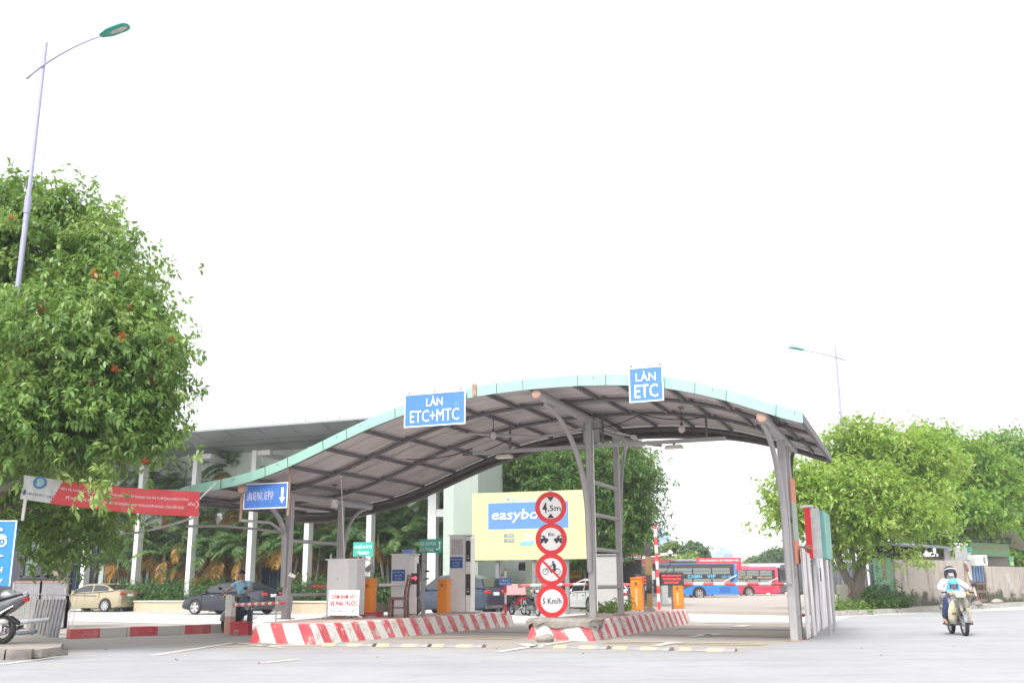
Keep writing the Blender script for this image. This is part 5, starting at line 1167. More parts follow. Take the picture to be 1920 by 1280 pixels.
def car(label,loc,rz,L,W,H,paint,style,tail=REDP,rimm=ALLOY,spokes=5,name='parked_car',plate=WHS):
    """local +x is the nose, wheels on z=0"""
    t=thing(name,label,'car',loc,rz); hw=W/2; r=.33 if style!='suv' else .37
    gc=.18 if style!='suv' else .24
    if style=='sedan': top=[(-.50,.60),(-.49,.74),(-.44,.76),(-.33,.73),(-.10,.69),(.17,.67),(.36,.60),(.46,.50),(.495,.36)]; gh=[(-.40,.755),(-.25,.96),(-.12,1.0),(.03,.985),(.12,.90),(.245,.66)]
    elif style=='suv': top=[(-.50,.50),(-.495,.66),(-.46,.68),(-.3,.66),(0,.64),(.2,.63),(.38,.58),(.47,.48),(.495,.36)]; gh=[(-.485,.66),(-.43,.90),(-.33,.98),(-.1,1.0),(.06,.97),(.24,.63)]
    else: top=[(-.50,.45),(-.497,.62),(-.47,.64),(-.3,.62),(0,.60),(.22,.58),(.40,.5),(.47,.44),(.495,.34)]; gh=[(-.48,.63),(-.41,.93),(-.3,.99),(-.05,1.0),(.1,.93),(.27,.58)]
    xs=np.array([p[0] for p in top]);zs=np.array([p[1] for p in top]); 
    X=np.concatenate([np.linspace(-.5,-.44,5),np.linspace(-.40,.40,15),np.linspace(.44,.495,5)])
    rows=[]
    for x in X:
        zt=np.interp(x,xs,zs)*H; e=min(1,(.5-abs(x))/.10); ww=hw*(.80+.20*sqrt(max(0,1-(1-e)**2))); zb=gc+ (.08*(1-e))
        half=[(0,zb),(ww*.80,zb),(ww*.96,zb+.05),(ww*1.0,zb+(zt-zb)*.35),(ww*.985,zb+(zt-zb)*.62),(ww*.95,zt-.07),(ww*.86,zt-.012),(ww*.5,zt+.015),(0,zt+.02)]
        row=[(x*L,y,z) for y,z in half]+[(x*L,-y,z) for y,z in half[1:-1][::-1]]; rows.append(row)
    mb=MB(); mb.grid(rows,paint,close=True); mb.add(rows[0],[tuple(range(16))],paint); mb.add(rows[-1],[tuple(range(16))[::-1]],paint)
    body=mb.build('body',t,smooth=True)
    # greenhouse
    gx=[g[0]*L for g in gh];gz=[g[1]*H for g in gh]; n=len(gh); rows=[]
    zbelt=lambda x: np.interp(x/L,xs,zs)*H-.01
    mb=MB(); gl_=MB()
    for x,z in zip(gx,gz):
        zb=min(zbelt(x),z); k=(z-zb)/(H*.36); wb=hw*.93; wt=hw*(.93-.19*min(1,k)); rows.append([(x,-wb,zb),(x,-(wt+.02),z-.05*min(1,k)),(x,-wt+.09,z),(x,0,z+.015),(x,wt-.09,z),(x,wt+.02,z-.05*min(1,k)),(x,wb,zb)])
    mb.grid(rows,paint); mb.build('roof',t,smooth=True)
    GLC=glassy('car_glass',(.025,.03,.035),.07)
    # side windows, proud of the pillars
    def side(s):
        g=MB(); 
        def P(x,f): 
            z=np.interp(x,gx,gz); zb=min(zbelt(x),z); k=(z-zb)/(H*.36); wb=hw*.93; wt=hw*(.93-.19*min(1,k))+.02; return (x,s*(wb+(wt-wb)*f+.008),zb+(z-.05*min(1,k)-zb)*f)
        xa,xb=gx[1]*.96+gx[0]*.04 if style!='sedan' else (gx[0]+gx[1])/2, gx[-2]*.45+gx[-1]*.55
        cuts=[xa,(xa+xb)/2-.06*L*.2,xb] if style!='suv' else [xa,xa+(xb-xa)*.26,xa+(xb-xa)*.62,xb]
        for c0,c1 in zip(cuts[:-1],cuts[1:]):
            q=np.linspace(c0+.035,c1-.035,7); g.grid([[P(x,.10) for x in q],[P(x,.90) for x in q]],GLC)
        o=g.build('side_window',t); return o
    side(1);side(-1)
    def cross(i,j,nm,f0,f1):
        a=rows[i];b=rows[j]; g=MB(); R=[]
        for f in (f0,f1):
            R.append([tuple(Vector(a[k]).lerp(Vector(b[k]),f)*1.0+Vector((math.copysign(.012,b[3][0]-a[3][0])*0+(.012 if nm=='windscreen' else -.012),0,.014))) for k in (1,2,3,4,5)])
        for rr in R:
            rr[0]=tuple(Vector(rr[0]).lerp(Vector(rr[1]),.75)); rr[-1]=tuple(Vector(rr[-1]).lerp(Vector(rr[-2]),.75))
        g.grid(R,GLC); g.build(nm,t)
    cross(-1,-2,'windscreen',.06,.92); cross(0,1,'rear_window',.10,.90)
    ax=(.305*L,-.295*L)
    for x in ax:
        for s in (1,-1):
            mb=MB(); mb.prism([(x+(r+.055)*cos(a),r+(r+.055)*sin(a)) for a in np.linspace(-.35,pi+.35,18)],s*(hw-.25),s*(hw+.004),mat('wheel_well',(.012,.012,.013),.9)); mb.build('wheel_arch',t)
            wheel(t,x,s*(hw-.035),r,side=s,rimm=rimm,spokes=spokes)
    zt=np.interp(-.47,xs,zs)*H
    for s in (1,-1):
        MB().box((-L*.487,s*hw*.70,zt-.17),(.14,hw*.34,.13),mat('tail_lamp_red',(.55,.015,.02),.2,coat=.5),rot=(0,-.1,s*-.25)).build('tail_light',t,bevel=.02)
        MB().box((L*.462,s*hw*.68,H*.44),(.2,hw*.36,.11),mat('head_lamp',(.7,.7,.72),.12,.3),rot=(0,.35,s*.35)).build('headlight',t,bevel=.02)
        MB().box((gx[-1]*.78,s*(hw*.98+.05),zbelt(0)+.06),(.16,.14,.11),paint).build('mirror',t,bevel=.03)
        for x in (-.13*L,.10*L): MB().box((x,s*(hw*.985),zbelt(0)-.13),(.16,.02,.025),CHROME if style!='suv' else paint).build('door_handle',t)
        mb=MB()
        for x in (-.19*L,.02*L,.235*L): mb.box((x,s*hw*.983,(gc+zbelt(x))/2+.06),(.008,.02,zbelt(x)-gc-.18),mat('door_gap',(.02,.02,.02),.8))
        mb.box((.02*L,s*hw*.985,gc+.06),(L*.42,.03,.05),BLACK if style=='suv' else paint); mb.build('door_seam',t)
    MB().box((-L*.5-.005,0,zt-.24),(.02,.42,.13),plate).build('number_plate',t); 
    if style!='sedan': MB().box((-L*.497,0,gc+.12),(.06,W*.82,.14),mat('bumper_trim',(.1,.1,.105),.5)).build('bumper_trim',t)
    if style=='suv': MB().box((-L*.503,0,gc+.13),(.05,W*.5,.07),CHROME).build('skid_plate',t)
    if style in('sedan',): MB().box((-L*.30,0,H*.985),(.10,.03,.07),paint,rot=(0,-.5,0)).build('antenna',t)
    return t
GOLD=mat('gold_paint',(.38,.33,.22),.32,.3,var=.03,coat=.4); NAVY=mat('slate_paint',(.028,.033,.045),.3,.2,var=.03,coat=.35); BLUC=mat('steel_blue_paint',(.035,.05,.085),.3,.2,var=.03,coat=.4); WHC=mat('white_car_paint',(.74,.74,.75),.22,0,var=.02,coat=.8); REDC=mat('red_car_paint',(.45,.02,.03),.25,0,coat=.8)
p=G(203,1140); p.y=56; p=at(184,1100,55); car('gold sedan parked beside the first white columns, seen from its rear quarter',(p.x,55,0),radians(161),4.3,1.69,1.46,GOLD,'sedan',spokes=8)
p=at(437,1100,47.5); car('dark slate sedan parked behind the rider in the blue shirt',(p.x,47.5,0),radians(180-22),4.5,1.80,1.44,NAVY,'sedan',spokes=5)
p=at(848,1100,43.4); car('dark blue crossover parked behind the tall ticket kiosk',(p.x,43.4,0),radians(180-30),4.35,1.85,1.66,BLUC,'suv')
p=at(1112,1100,48); car('white hatchback facing away behind the round signs',(p.x,48,0),radians(115),3.8,1.66,1.50,WHC,'hatch')
p=at(1068,1100,54); car('red car mostly hidden between the round signs and the white hatchback',(p.x,54,0),radians(100),3.8,1.66,1.5,REDC,'hatch')
p=at(1022,1100,56); car('pale silver car behind the round signs under the shed',(p.x,57,0),radians(160),4.2,1.7,1.48,mat('silver_paint',(.5,.5,.52),.25,.3,coat=.8),'sedan')
# buses (side faces the camera, rear at +x)
def bus(label,loc,rz,L,W,H,cols,win,stick,lower_front=None,wx=.72):
    t=thing('bus',label,'bus',loc,rz); mb=MB(); zb=.35
    def prof(): 
        r=.22; return [(-W/2,zb),(-W/2,H*.45),(-W/2+.02,H-r-.05),(-W/2+r,H),(W/2-r,H),(W/2-.02,H-r-.05),(W/2,H*.45),(W/2,zb)]
    X=[0,.12,.3]+list(np.linspace(.3,L-.5,14)[1:])+[L-.25,L-.08,L]
    rows=[]
    for x in X:
        e=min(x,L-x); k=1-.06*max(0,1-e/.3)**2; rows.append([(x-L/2+(.10*z/H if x==L else 0)*-1,y*k,z if z<H*.9 else z-(1-k)*2) for y,z in prof()])
    mb.grid(rows,lambda i,j: cols[0] if (X[i]+X[i+1])/2>L*lower_front or not lower_front else cols[1]) if lower_front else mb.grid(rows,cols[0])
    mb.add(rows[0],[tuple(range(8))],cols[0]); mb.add(rows[-1],[tuple(range(8))[::-1]],cols[0]); mb.build('body',t,smooth=True)
    y=-W/2-.012; WF=mat('bus_window_frame',(.03,.032,.036),.4); 
    MB().prism([(-L/2+.4,H*.42),(L/2-.75,H*.42),(L/2-.32,H*.56),(L/2-.35,H*.90),(-L/2+.4,H*.90)],y,y+.03,WF if win!='red' else mat('red_window_frame',(.06,.03,.03),.4)).build('window_band',t)
    n=6; P1=glassy('bus_glass',(.20,.23,.22),.15)
    x0=-L/2+.55; x1=L/2-.62; ww=(x1-x0)/n
    for i in range(n):
        xa=x0+i*ww+.06; xb=x0+(i+1)*ww-.06; MB().box(((xa+xb)/2,y-.006,H*.665),(xb-xa,.012,H*.42),P1).build('window',t)
        mb=MB(); mb.box(((xa+xb)/2,y-.014,H*.64),(xb-xa,.006,H*.13),WF); mb.box(((xa+xb)/2,y-.014,H*.79),(xb-xa,.008,.03),WF); mb.build('curtain_band',t)
    mb=MB(); 
    for tx,fx,fw in stick: mb.text(tx,-L/2+L*fx,H*.642,L*fw,H*.10,y-.024,mat('sticker_blue',(.15,.55,.85),.4) if win!='red' else mat('sticker_gold',(.70,.60,.30),.4),.01)
    mb.build('lettering',t)
    for k,xx in enumerate((-L/2+L*.22,-L/2+L*wx)):
        MB().prism([(xx+.56*cos(a),.48+.56*sin(a)) for a in np.linspace(-.25,pi+.25,18)],-W/2-.008,-W/2+.3,mat('wheel_well',(.012,.012,.013),.9)).build('wheel_arch',t)
        wheel(t,xx,-W/2+.02,.48,side=-1,rimm=mat('steel_rim',(.42,.40,.38),.4,.5),spokes=8,rr=.6); wheel(t,xx,W/2-.10,.48,side=1,rimm=mat('steel_rim',(.42,.40,.38),.4,.5),spokes=8,rr=.6)
    MB().box((L/2-1.15,-W/2-.008,H*.26),(.85,.014,H*.15),cols[2]).build('grille',t)
    MB().box((-L/2+L*.45,-W/2-.006,H*.24),(1.2,.012,H*.16),cols[2]).build('locker_door',t)
    MB().box((L/2+.0,0,H*.68),(.04,W*.8,H*.3),GLD).build('rear_window',t)
    for s in (-1,1): MB().box((L/2+.01,s*W*.42,H*.32),(.05,.16,.5),mat('tail_lamp_red',(.55,.015,.02),.2,coat=.5)).build('tail_light',t)
    MB().box((L/2-.02,0,.5),(.14,W*.94,.3),cols[2]).build('bumper',t)
    MB().box((-.5,0,H+.03),(L*.5,W*.6,.09),cols[3]).build('roof_unit',t,bevel=.05)
    return t
DG=mat('bus_charcoal',(.06,.065,.075),.35,.2,coat=.4); BUB=mat('bus_blue',(.03,.19,.52),.3,.0,var=.04,coat=.5); BUR=mat('bus_red',(.72,.04,.10),.3,0,var=.04,coat=.5)
Yu=85; a=at(1385,1100,Yu); L=10.6; t=bus('blue and charcoal sleeper bus with CABIN VIP window lettering','' or (a.x-L/2,Yu+1.2,0),0,L,2.45,2.86,[BUB,BUB,mat('bus_blue_dark',(.02,.12,.38),.4),DG],'blue',(('CABIN',.66,.11),('VIP',.79,.07),('CẦU MÂY',.915,.09)),lower_front=None,wx=.69)
MB().add([(-L/2,-1.243,1.35),(L*.5-2.9,-1.243,1.35),(L*.5-4.3,-1.243,.95),(L*.5-5.2,-1.243,.40),(-L/2,-1.243,.40)],[(0,1,2,3,4)],DG).build('side_panel',t)
MB().box((-.1,-1.236,2.66),(L-.4,.02,.34),DG).build('roof_panel',t); MB().prism([(L/2-1.15,1.40),(L/2-.15,1.86),(L/2-.15,1.93),(L/2-1.25,1.40)],-1.262,-1.25,OFFW).build('trim_strip',t)
Yu=97; a=at(1462,1100,Yu); L=8.6; t=bus('red bus with gold window lettering parked beyond the blue bus',(a.x-L/2,Yu+1.2,0),0,L,2.35,2.78,[BUR,BUR,mat('bus_red_dark',(.5,.02,.06),.4),BUR],'red',(('DU LỊCH',.62,.16),('HỮU NGHỊ',.84,.16)),wx=.66)
MB().prism([(L/2-1.15,1.27),(L/2-.15,1.70),(L/2-.15,1.77),(L/2-1.25,1.27)],-1.212,-1.20,OFFW).build('trim_strip',t)
Yu=104; a=at(1500,1100,Yu); L=9; bus('dark coach standing behind the canopy post, right of the red bus',(a.x+2.5,Yu,0),radians(200),L,2.4,3.1,[DG,DG,DG,DG],'blue',(),wx=.7)  # coach in one charcoal paint, body and fittings alike
# ------------------------------------------------------------------ people
def skinned(name,verts,edges,radii,m,parent,sub=2):
    me=bpy.data.meshes.new('sk'); me.from_pydata(verts,edges,[]); o=bpy.data.objects.new('sk',me); COL.objects.link(o)
    sm=o.modifiers.new('s','SKIN'); sm.use_smooth_shade=True
    for v,r in zip(me.skin_vertices[0].data,radii):
        v.radius=(r,r) if not isinstance(r,tuple) else r
    me.skin_vertices[0].data[0].use_root=True
    ss=o.modifiers.new('u','SUBSURF'); ss.levels=sub; ss.render_levels=sub
    dg=bpy.context.evaluated_depsgraph_get(); dg.update(); n=bpy.data.meshes.new_from_object(o.evaluated_get(dg)); bpy.data.objects.remove(o)
    n.materials.clear(); n.materials.append(m); n.polygons.foreach_set('use_smooth',[True]*len(n.polygons)); n.name=name
    r=bpy.data.objects.new(name,n); COL.objects.link(r); r.parent=parent; return r
class SK:
    def __init__(s): s.v=[];s.e=[];s.r=[]
    def p(s,co,r,fr=None):
        s.v.append(tuple(co)); s.r.append(r); i=len(s.v)-1
        if fr is not None: s.e.append((fr,i))
        return i
    def chain(s,fr,pts):
        for co,r in pts: fr=s.p(co,r,fr)
        return fr
def hand(s,w,wrist,fwd,down,side):
    """five curled fingers closing round a grip; fwd = knuckle direction, side = thumb side"""
    f=Vector(fwd).normalized(); d=Vector(down).normalized(); q=Vector(side).normalized(); o=Vector(wrist)
    palm=s.p(o+f*.05,.022,w)
    for i,l in enumerate((.034,.038,.036,.029)):
        k=o+f*.085+q*(.028-.019*i); s.chain(palm,[(k,.0095),(k+f*l*.7+d*.02,.0085),(k+f*l*.35+d*.05,.0075)])
    k=o+f*.03+q*.035; s.chain(palm,[(k,.010),(k+q*.012+f*.03+d*.02,.0085)])
def rider(label,root_loc,rz,P,mats,hat,female=False,scale=1.0,extra=None):
    """P: dict of joint positions in metres, person's front is -y"""
    t=thing('person',label,'person',root_loc,rz); S=SK(); skin,shirt,trous=mats
    pel=S.p(P['pelvis'],(.13,.11)); ch=S.chain(pel,[(P['waist'],(.12,.10)),(P['chest'],(.15,.11))]); nk=S.chain(ch,[(P['neck'],.055)]); hd=S.chain(nk,[(P['head0'],.075),(P['head1'],.095),(P['head2'],.075)])
    hands=[]
    for s in ('L','R'):
        w=S.chain(ch,[(P['sh'+s],.062),(P['el'+s],.042),(P['wr'+s],.027)]); sg=1 if s=='L' else -1; hand(S,w,P['wr'+s],Vector(P['wr'+s])-Vector(P['el'+s]),(0,-.1,-1),(-sg,0,0))
        a=S.chain(pel,[(P['hip'+s],.095),(P['kn'+s],.062),(P['an'+s],.038)]); S.chain(a,[(Vector(P['an'+s])+Vector((0,-.13,-.05)),.035),(Vector(P['an'+s])+Vector((0,-.2,-.055)),.025)])
    skinned('body',S.v,S.e,S.r,skin,t)
    C=SK(); a=C.p(Vector(P['pelvis'])+Vector((0,0,.02)),(.155,.14)); b=C.chain(a,[(P['waist'],(.15,.125)),(P['chest'],(.178,.135)),(Vector(P['neck'])-Vector((0,0,.05)),.075)])
    for s in ('L','R'):
        sh=Vector(P['sh'+s]);el=Vector(P['el'+s]);wr=Vector(P['wr'+s]); k=P.get('sleeve',.9); end=el.lerp(wr,k) if k>0 else sh.lerp(el,.6)
        C.chain(2,[(sh,.078),(el if k>0 else end,.062),(end,.046)] if k>0 else [(sh,.08),(end,.065)])
    skinned('shirt',C.v,C.e,C.r,shirt,t)
    C=SK(); a=C.p(Vector(P['pelvis'])-Vector((0,0,.0)),(.15,.13))
    for s in ('L','R'): C.chain(a,[(P['hip'+s],.115),(P['kn'+s],.085),(Vector(P['kn'+s]).lerp(Vector(P['an'+s]),.9),.062)])
    skinned('trousers',C.v,C.e,C.r,trous,t)
    mb=MB()
    for s in ('L','R'): a=Vector(P['an'+s]); mb.box(a+Vector((0,-.09,-.085)),(.085,.25,.03),mat('sandal',(.10,.07,.06),.6)); mb.box(a+Vector((0,-.12,-.045)),(.09,.04,.05),mat('sandal',(.10,.07,.06),.6))
    mb.build('sandals',t)
    h=Vector(P['head1']); 
    mb=MB(); f=-.088
    for sx in (-1,1): mb.sphere(h+Vector((sx*.032,f,.015)),.013,mat('eye_white',(.6,.58,.55),.3),8,6); mb.sphere(h+Vector((sx*.032,f-.008,.015)),.007,BLACK,6,5); mb.box(h+Vector((sx*.032,f-.004,.038)),(.034,.01,.007),BLACK)
    mb.tube([h+Vector((0,f+.005,.012)),h+Vector((0,f-.018,-.018))],[.008,.014],skin,6); mb.box(h+Vector((0,f-.002,-.048)),(.042,.012,.010),mat('lips',(.38,.13,.11),.5))
    for sx in (-1,1): mb.sphere(h+Vector((sx*.088,.005,-.005)),.022,skin,8,6,(.4,.8,1.2))
    mb.build('face',t,smooth=True)
    hat(t,h); 
    if extra: extra(t,P)
    return t
SKIN=mat('skin',(.44,.26,.18),.5,var=.05)
# ------------------------------------------------------------------ motorbikes: local front is -y
def bike(label,loc,rz,paint,name='motorbike',shield=True,basket=False,mirror=(1,-1),seatm=BLACK,cat='motorbike',wr=.27,grpl=None,plate=False,tailm=None,box=False,tall=1.0):
    t=thing(name,label,cat,loc,rz,grpl); tailm=tailm or paint; F_=-.60; R_2=.58
    for y,nm in ((F_,'front_wheel'),(R_2,'rear_wheel')):
        o=MB().ring((0,0,0),wr-.035,.04,RUBBER,'x',30,8,sq=1.15).build(nm,t,smooth=True,loc=(0,y,wr)); mb=MB(); mb.ring((0,0,0),wr-.075,.014,ALLOY,'x',28,6,sq=1.8)
        for k in range(18): a=2*pi*k/18; mb.tube([(.02*(-1)**k,.03*cos(a),.03*sin(a)),(0,(wr-.08)*cos(a+.25),(wr-.08)*sin(a+.25))],.0035,CHROME,4)
        mb.build('rim',o,smooth=True); MB().cyl((-.05,0,0),(.05,0,0),.045,ALLOY,14).build('hub',o,smooth=True)
    hz=.97*tall
    for s in (-1,1): MB().tube([(s*.065,F_,wr),(s*.065,F_+.08,.55),(s*.05,F_+.17,.82)],[.022,.026,.024],mat('fork_grey',(.16,.16,.17),.4,.4),8).build('fork',t,smooth=True)
    mb=MB(); rows=[]
    for i in range(11):
        a=radians(10+i*15); rows.append([(x,F_-(wr+.03+(.02 if abs(x)<.03 else 0))*cos(a),wr+(wr+.03+(.02 if abs(x)<.03 else 0))*sin(a)) for x in (-.065,-.02,.02,.065)])
    mb.grid(rows,mat('fender_grey',(.17,.17,.18),.4)); mb.build('front_fender',t,smooth=True)
    if shield:
        mb=MB()
        for s in (-1,1):
            rows=[]
            for z,x0,x1,y in ((.84,.05,.13,-.42),(.72,.06,.22,-.38),(.55,.07,.26,-.32),(.38,.08,.25,-.27),(.26,.09,.19,-.22)): rows.append([(s*x0,y-.05,z),(s*(x0+x1)/2,y-.035,z),(s*x1,y+.02,z),(s*(x1-.01),y+.06,z)])
            mb.grid(rows,paint); 
        mb.box((0,-.40,.66),(.14,.05,.4),paint,rot=(-.25,0,0)); o=mb.build('leg_shield',t,smooth=True); so_=o.modifiers.new('s','SOLIDIFY'); so_.thickness=.012
    mb=MB(); rows=[]
    for y,w,z0,z1 in ((-.28,.06,.40,.52),(-.05,.09,.34,.50),(.12,.12,.38,.66),(.35,.14,.44,.72),(.62,.11,.56,.74),(.86,.05,.66,.76)):
        rows.append([(-w,y,z0+.02),(-w*1.05,y,(z0+z1)/2),(-w*.8,y,z1),(w*.8,y,z1),(w*1.05,y,(z0+z1)/2),(w,y,z0+.02),(0,y,z0)])
    mb.grid(rows,tailm,close=True); mb.add(rows[0],[tuple(range(7))],tailm); mb.add(rows[-1],[tuple(range(7))[::-1]],tailm); mb.build('tail_body',t,smooth=True)
    mb=MB(); rows=[]
    for y,w,z in ((-.02,.07,.70),(.08,.12,.75),(.3,.14,.77),(.5,.12,.80),(.72,.11,.83),(.80,.07,.81)): rows.append([(-w,y,z-.06),(-w*.95,y,z-.01),(0,y,z+.01),(w*.95,y,z-.01),(w,y,z-.06)])
    mb.grid(rows,seatm); mb.build('seat',t,smooth=True)
    mb=MB(); mb.rbox((0,.02,.32),(.22,.36,.2),mat('engine_alloy',(.28,.28,.29),.45,.6),.06,'x'); mb.cyl((.06,-.1,.32),(.06,-.32,.36),.065,mat('engine_alloy',(.28,.28,.29),.45,.6),12); mb.cyl((-.13,.06,.32),(.13,.06,.32),.085,mat('engine_alloy',(.28,.28,.29),.45,.6),16); mb.build('engine',t,smooth=True)
    MB().tube([(.09,-.3,.3),(.13,-.1,.2),(.15,.25,.22),(.16,.45,.30),(.17,.86,.40)],[.018,.02,.03,.05,.05],CHROME,10).build('exhaust',t,smooth=True)
    MB().tube([(-.10,.1,.30),(-.10,R_2,wr)],.028,STEELD,6).build('swing_arm',t); MB().tube([(.12,R_2,wr),(.13,.62,.64)],.026,CHROME,8).build('shock',t)
    mb=MB(); rows=[]
    for i in range(8): a=radians(20+i*18); rows.append([(x,R_2+(wr+.035)*cos(a),wr+(wr+.035)*sin(a)) for x in (-.06,0,.06)])
    mb.grid(rows,BLACK); mb.build('rear_fender',t,smooth=True)
    MB().tube([(-.34,-.30,hz+.03),(-.2,-.37,hz+.04),(0,-.42,hz-.02),(.2,-.37,hz+.04),(.34,-.30,hz+.03)],.013,CHROME,7).build('handlebar',t,smooth=True)
    for s in (-1,1): MB().cyl((s*.24,-.35,hz+.04),(s*.36,-.295,hz+.03),.02,BLACK,8).build('grip',t)
    mb=MB(); mb.rbox((0,-.46,hz-.01),(.22,.16,.15),paint if shield else BLACK,.05,'y'); mb.build('headlight_cowl',t,smooth=True)
    MB().box((0,-.545,hz),(.15,.02,.09),mat('headlamp_lens',(.72,.72,.74),.12)).build('headlight',t,bevel=.02)
    for s in (-1,1): MB().sphere((s*.19,-.44,hz-.01),.036,mat('turn_amber',(.75,.30,.02),.25),10,7).build('turn_signal',t,smooth=True)
    for s in mirror: 
        MB().tube([(s*.22,-.36,hz+.05),(s*.27,-.36,hz+.17),(s*.34,-.35,hz+.2)],.007,BLACK,5).build('mirror_stem',t); MB().sphere((s*.37,-.35,hz+.21),.06,BLACK,12,7,(1.1,.3,.72)).build('mirror',t,smooth=True)
    MB().box((0,.90,.68),(.16,.05,.07),mat('tail_lamp_red',(.55,.015,.02),.2,coat=.5)).build('tail_light',t,bevel=.015)
    if plate: MB().box((0,.93,.53),(.19,.012,.14),WHS,rot=(.25,0,0)).build('number_plate',t)
    if basket:
        BK=mat('basket_wire',(.17,.18,.18),.5,.3); mb=MB(); zc=hz-.30; W0,W1,D0,D1,Hh=.13,.18,.09,.13,.22; yc=-.62
        for k in range(6):
            f=k/5; w=W0+(W1-W0)*f; d=D0+(D1-D0)*f; z=zc+Hh*f; mb.tube([(-w,yc-d,z),(w,yc-d,z),(w,yc+d,z),(-w,yc+d,z),(-w,yc-d,z)],.004 if k<5 else .008,BK,4)
        for k in range(9):
            f=-1+2*k/8
            for sy in (-1,1): mb.tube([(W0*f,yc+sy*D0,zc),(W1*f,yc+sy*D1,zc+Hh)],.0035,BK,4)
        for k in range(7):
            f=-1+2*k/6
            for sx in (-1,1): mb.tube([(sx*W0,yc+D0*f,zc),(sx*W1,yc+D1*f,zc+Hh)],.0035,BK,4)
        mb.box((0,yc,zc),(W0*2,D0*2,.008),BK); mb.build('basket',t)
    MB().tube([(-.1,-.05,.22),(-.28,-.04,.24)],.02,BLACK,6).build('foot_peg',t); MB().tube([(.1,-.05,.22),(.28,-.04,.24)],.02,BLACK,6).build('foot_peg',t)
    return t
# rider coming towards us on the right
CREAM=mat('cream_plastic',(.66,.60,.42),.4,var=.05)
p=G(1801,1192); az=math.atan2(p.x,p.y)
bike('cream step through motorbike with a wire front basket, ridden towards the camera',p+Vector((.22,.6,0)),radians(-9),CREAM,basket=True,mirror=(1,),wr=.26,tall=.97)
def J(**k): return k
def helmet_o(m1,m2,r=.133,band=True,visor=True):
    def f(t,h):
        mb=MB(); mb.sphere(h+Vector((0,.018,.028)),r,m1,20,12,(1,1.08,1.02),z0=-.15,z1=1.0); o=mb.build('helmet',t,smooth=True); so_=o.modifiers.new('s','SOLIDIFY'); so_.thickness=.014
        if band: MB().tube([h+Vector((r*.98*cos(a),.0-r*.95*abs(sin(a))*(.98),.045+.05*abs(sin(a)))) for a in np.linspace(pi,2*pi,14)],.012,m2,6).build('helmet_band',t,smooth=True)
        if visor:
            mb=MB(); 
            for s in (-1,1): mb.sphere(h+Vector((s*r*.86,.0,-.05)),.07,m1,10,8,(.45,.9,1.25))
            mb.build('ear_guard',t,smooth=True)
    return f
HB=mat('helmet_black',(.03,.033,.05),.25); HW=mat('helmet_white',(.75,.75,.76),.3); HBL=mat('helmet_blue',(.10,.42,.72),.3)
wo_=p+Vector((.22,.6,0))
Pm=J(pelvis=(0,.32,.86),waist=(0,.30,1.0),chest=(0,.24,1.16),neck=(0,.20,1.31),head0=(0,.18,1.37),head1=(0,.165,1.435),head2=(0,.175,1.50),
    shL=(.17,.24,1.22),elL=(.31,.05,1.10),wrL=(.32,-.20,1.03),shR=(-.17,.24,1.22),elR=(-.31,.05,1.08),wrR=(-.32,-.20,1.03),
    hipL=(.10,.22,.83),knL=(.20,-.12,.76),anL=(.25,-.04,.34),hipR=(-.10,.22,.83),knR=(-.24,-.12,.70),anR=(-.29,-.02,.34),sleeve=.88)
def mask(t,P):
    h=Vector(P['head1']); mb=MB(); mb.sphere(h+Vector((0,-.045,-.045)),.062,mat('mask_cloth',(.72,.70,.74),.7),12,8,(1,.9,.85)); mb.build('face_mask',t,smooth=True)
    mb=MB(); mb.tube([(.15,.24,.80),(.2,.2,.95),(.19,.22,1.1)],[.06,.09,.08],mat('white_shirt',(.74,.74,.80),.7),8); mb.tube([(-.15,.24,.80),(-.2,.2,.95),(-.19,.22,1.1)],[.06,.09,.08],mat('white_shirt',(.74,.74,.80),.7),8); mb.build('jacket_hem',t,smooth=True)
WSH=mat('white_shirt',(.74,.74,.80),.7,var=.06,scale=3)
rider('person in white jacket, face mask and dark helmet riding the cream motorbike',wo_,radians(-9),Pm,(SKIN,WSH,mat('navy_trousers',(.03,.05,.13),.8)),helmet_o(HB,HW),extra=mask)
Pc=J(pelvis=(0,.06,.80),waist=(0,.06,.87),chest=(0,.05,.96),neck=(0,.04,1.055),head0=(0,.03,1.09),head1=(0,.02,1.145),head2=(0,.03,1.20),
    shL=(.11,.05,1.0),elL=(.16,-.06,.95),wrL=(.15,-.19,.96),shR=(-.11,.05,1.0),elR=(-.16,-.06,.95),wrR=(-.15,-.19,.96),
    hipL=(.07,.0,.79),knL=(.13,-.14,.74),anL=(.14,-.14,.58),hipR=(-.07,.0,.79),knR=(-.13,-.14,.74),anR=(-.14,-.14,.58),sleeve=.8)
tc=rider('small child in blue helmet and top seated in front on the cream motorbike',wo_,radians(-9),Pc,(SKIN,mat('child_blue',(.12,.38,.62),.7),mat('child_grey',(.3,.3,.38),.8)),helmet_o(HBL,HBL,.125,False))
# rider in the motorbike lane
p=G(446,1184); p=at(447,1100,28.5); wo2=Vector((p.x,28.5,0))
bike('dark motorbike with a plant at its handlebar, ridden towards the lane bollard',wo2,radians(-10),mat('bike_black',(.035,.035,.04),.3,coat=.6),mirror=(1,-1),wr=.28)
Pb=dict(Pm); 
Pb=J(pelvis=(0,.34,.86),waist=(0,.33,1.02),chest=(0,.28,1.24),neck=(-.01,.25,1.42),head0=(-.02,.23,1.48),head1=(-.03,.22,1.55),head2=(-.03,.23,1.62),
    shL=(.19,.28,1.31),elL=(.33,.10,1.12),wrL=(.30,-.18,1.05),shR=(-.19,.28,1.31),elR=(-.36,.10,1.12),wrR=(-.34,-.18,1.05),
    hipL=(.10,.24,.83),knL=(.17,-.14,.78),anL=(.18,.0,.32),hipR=(-.10,.24,.83),knR=(-.17,-.14,.78),anR=(-.18,.0,.32),sleeve=0)
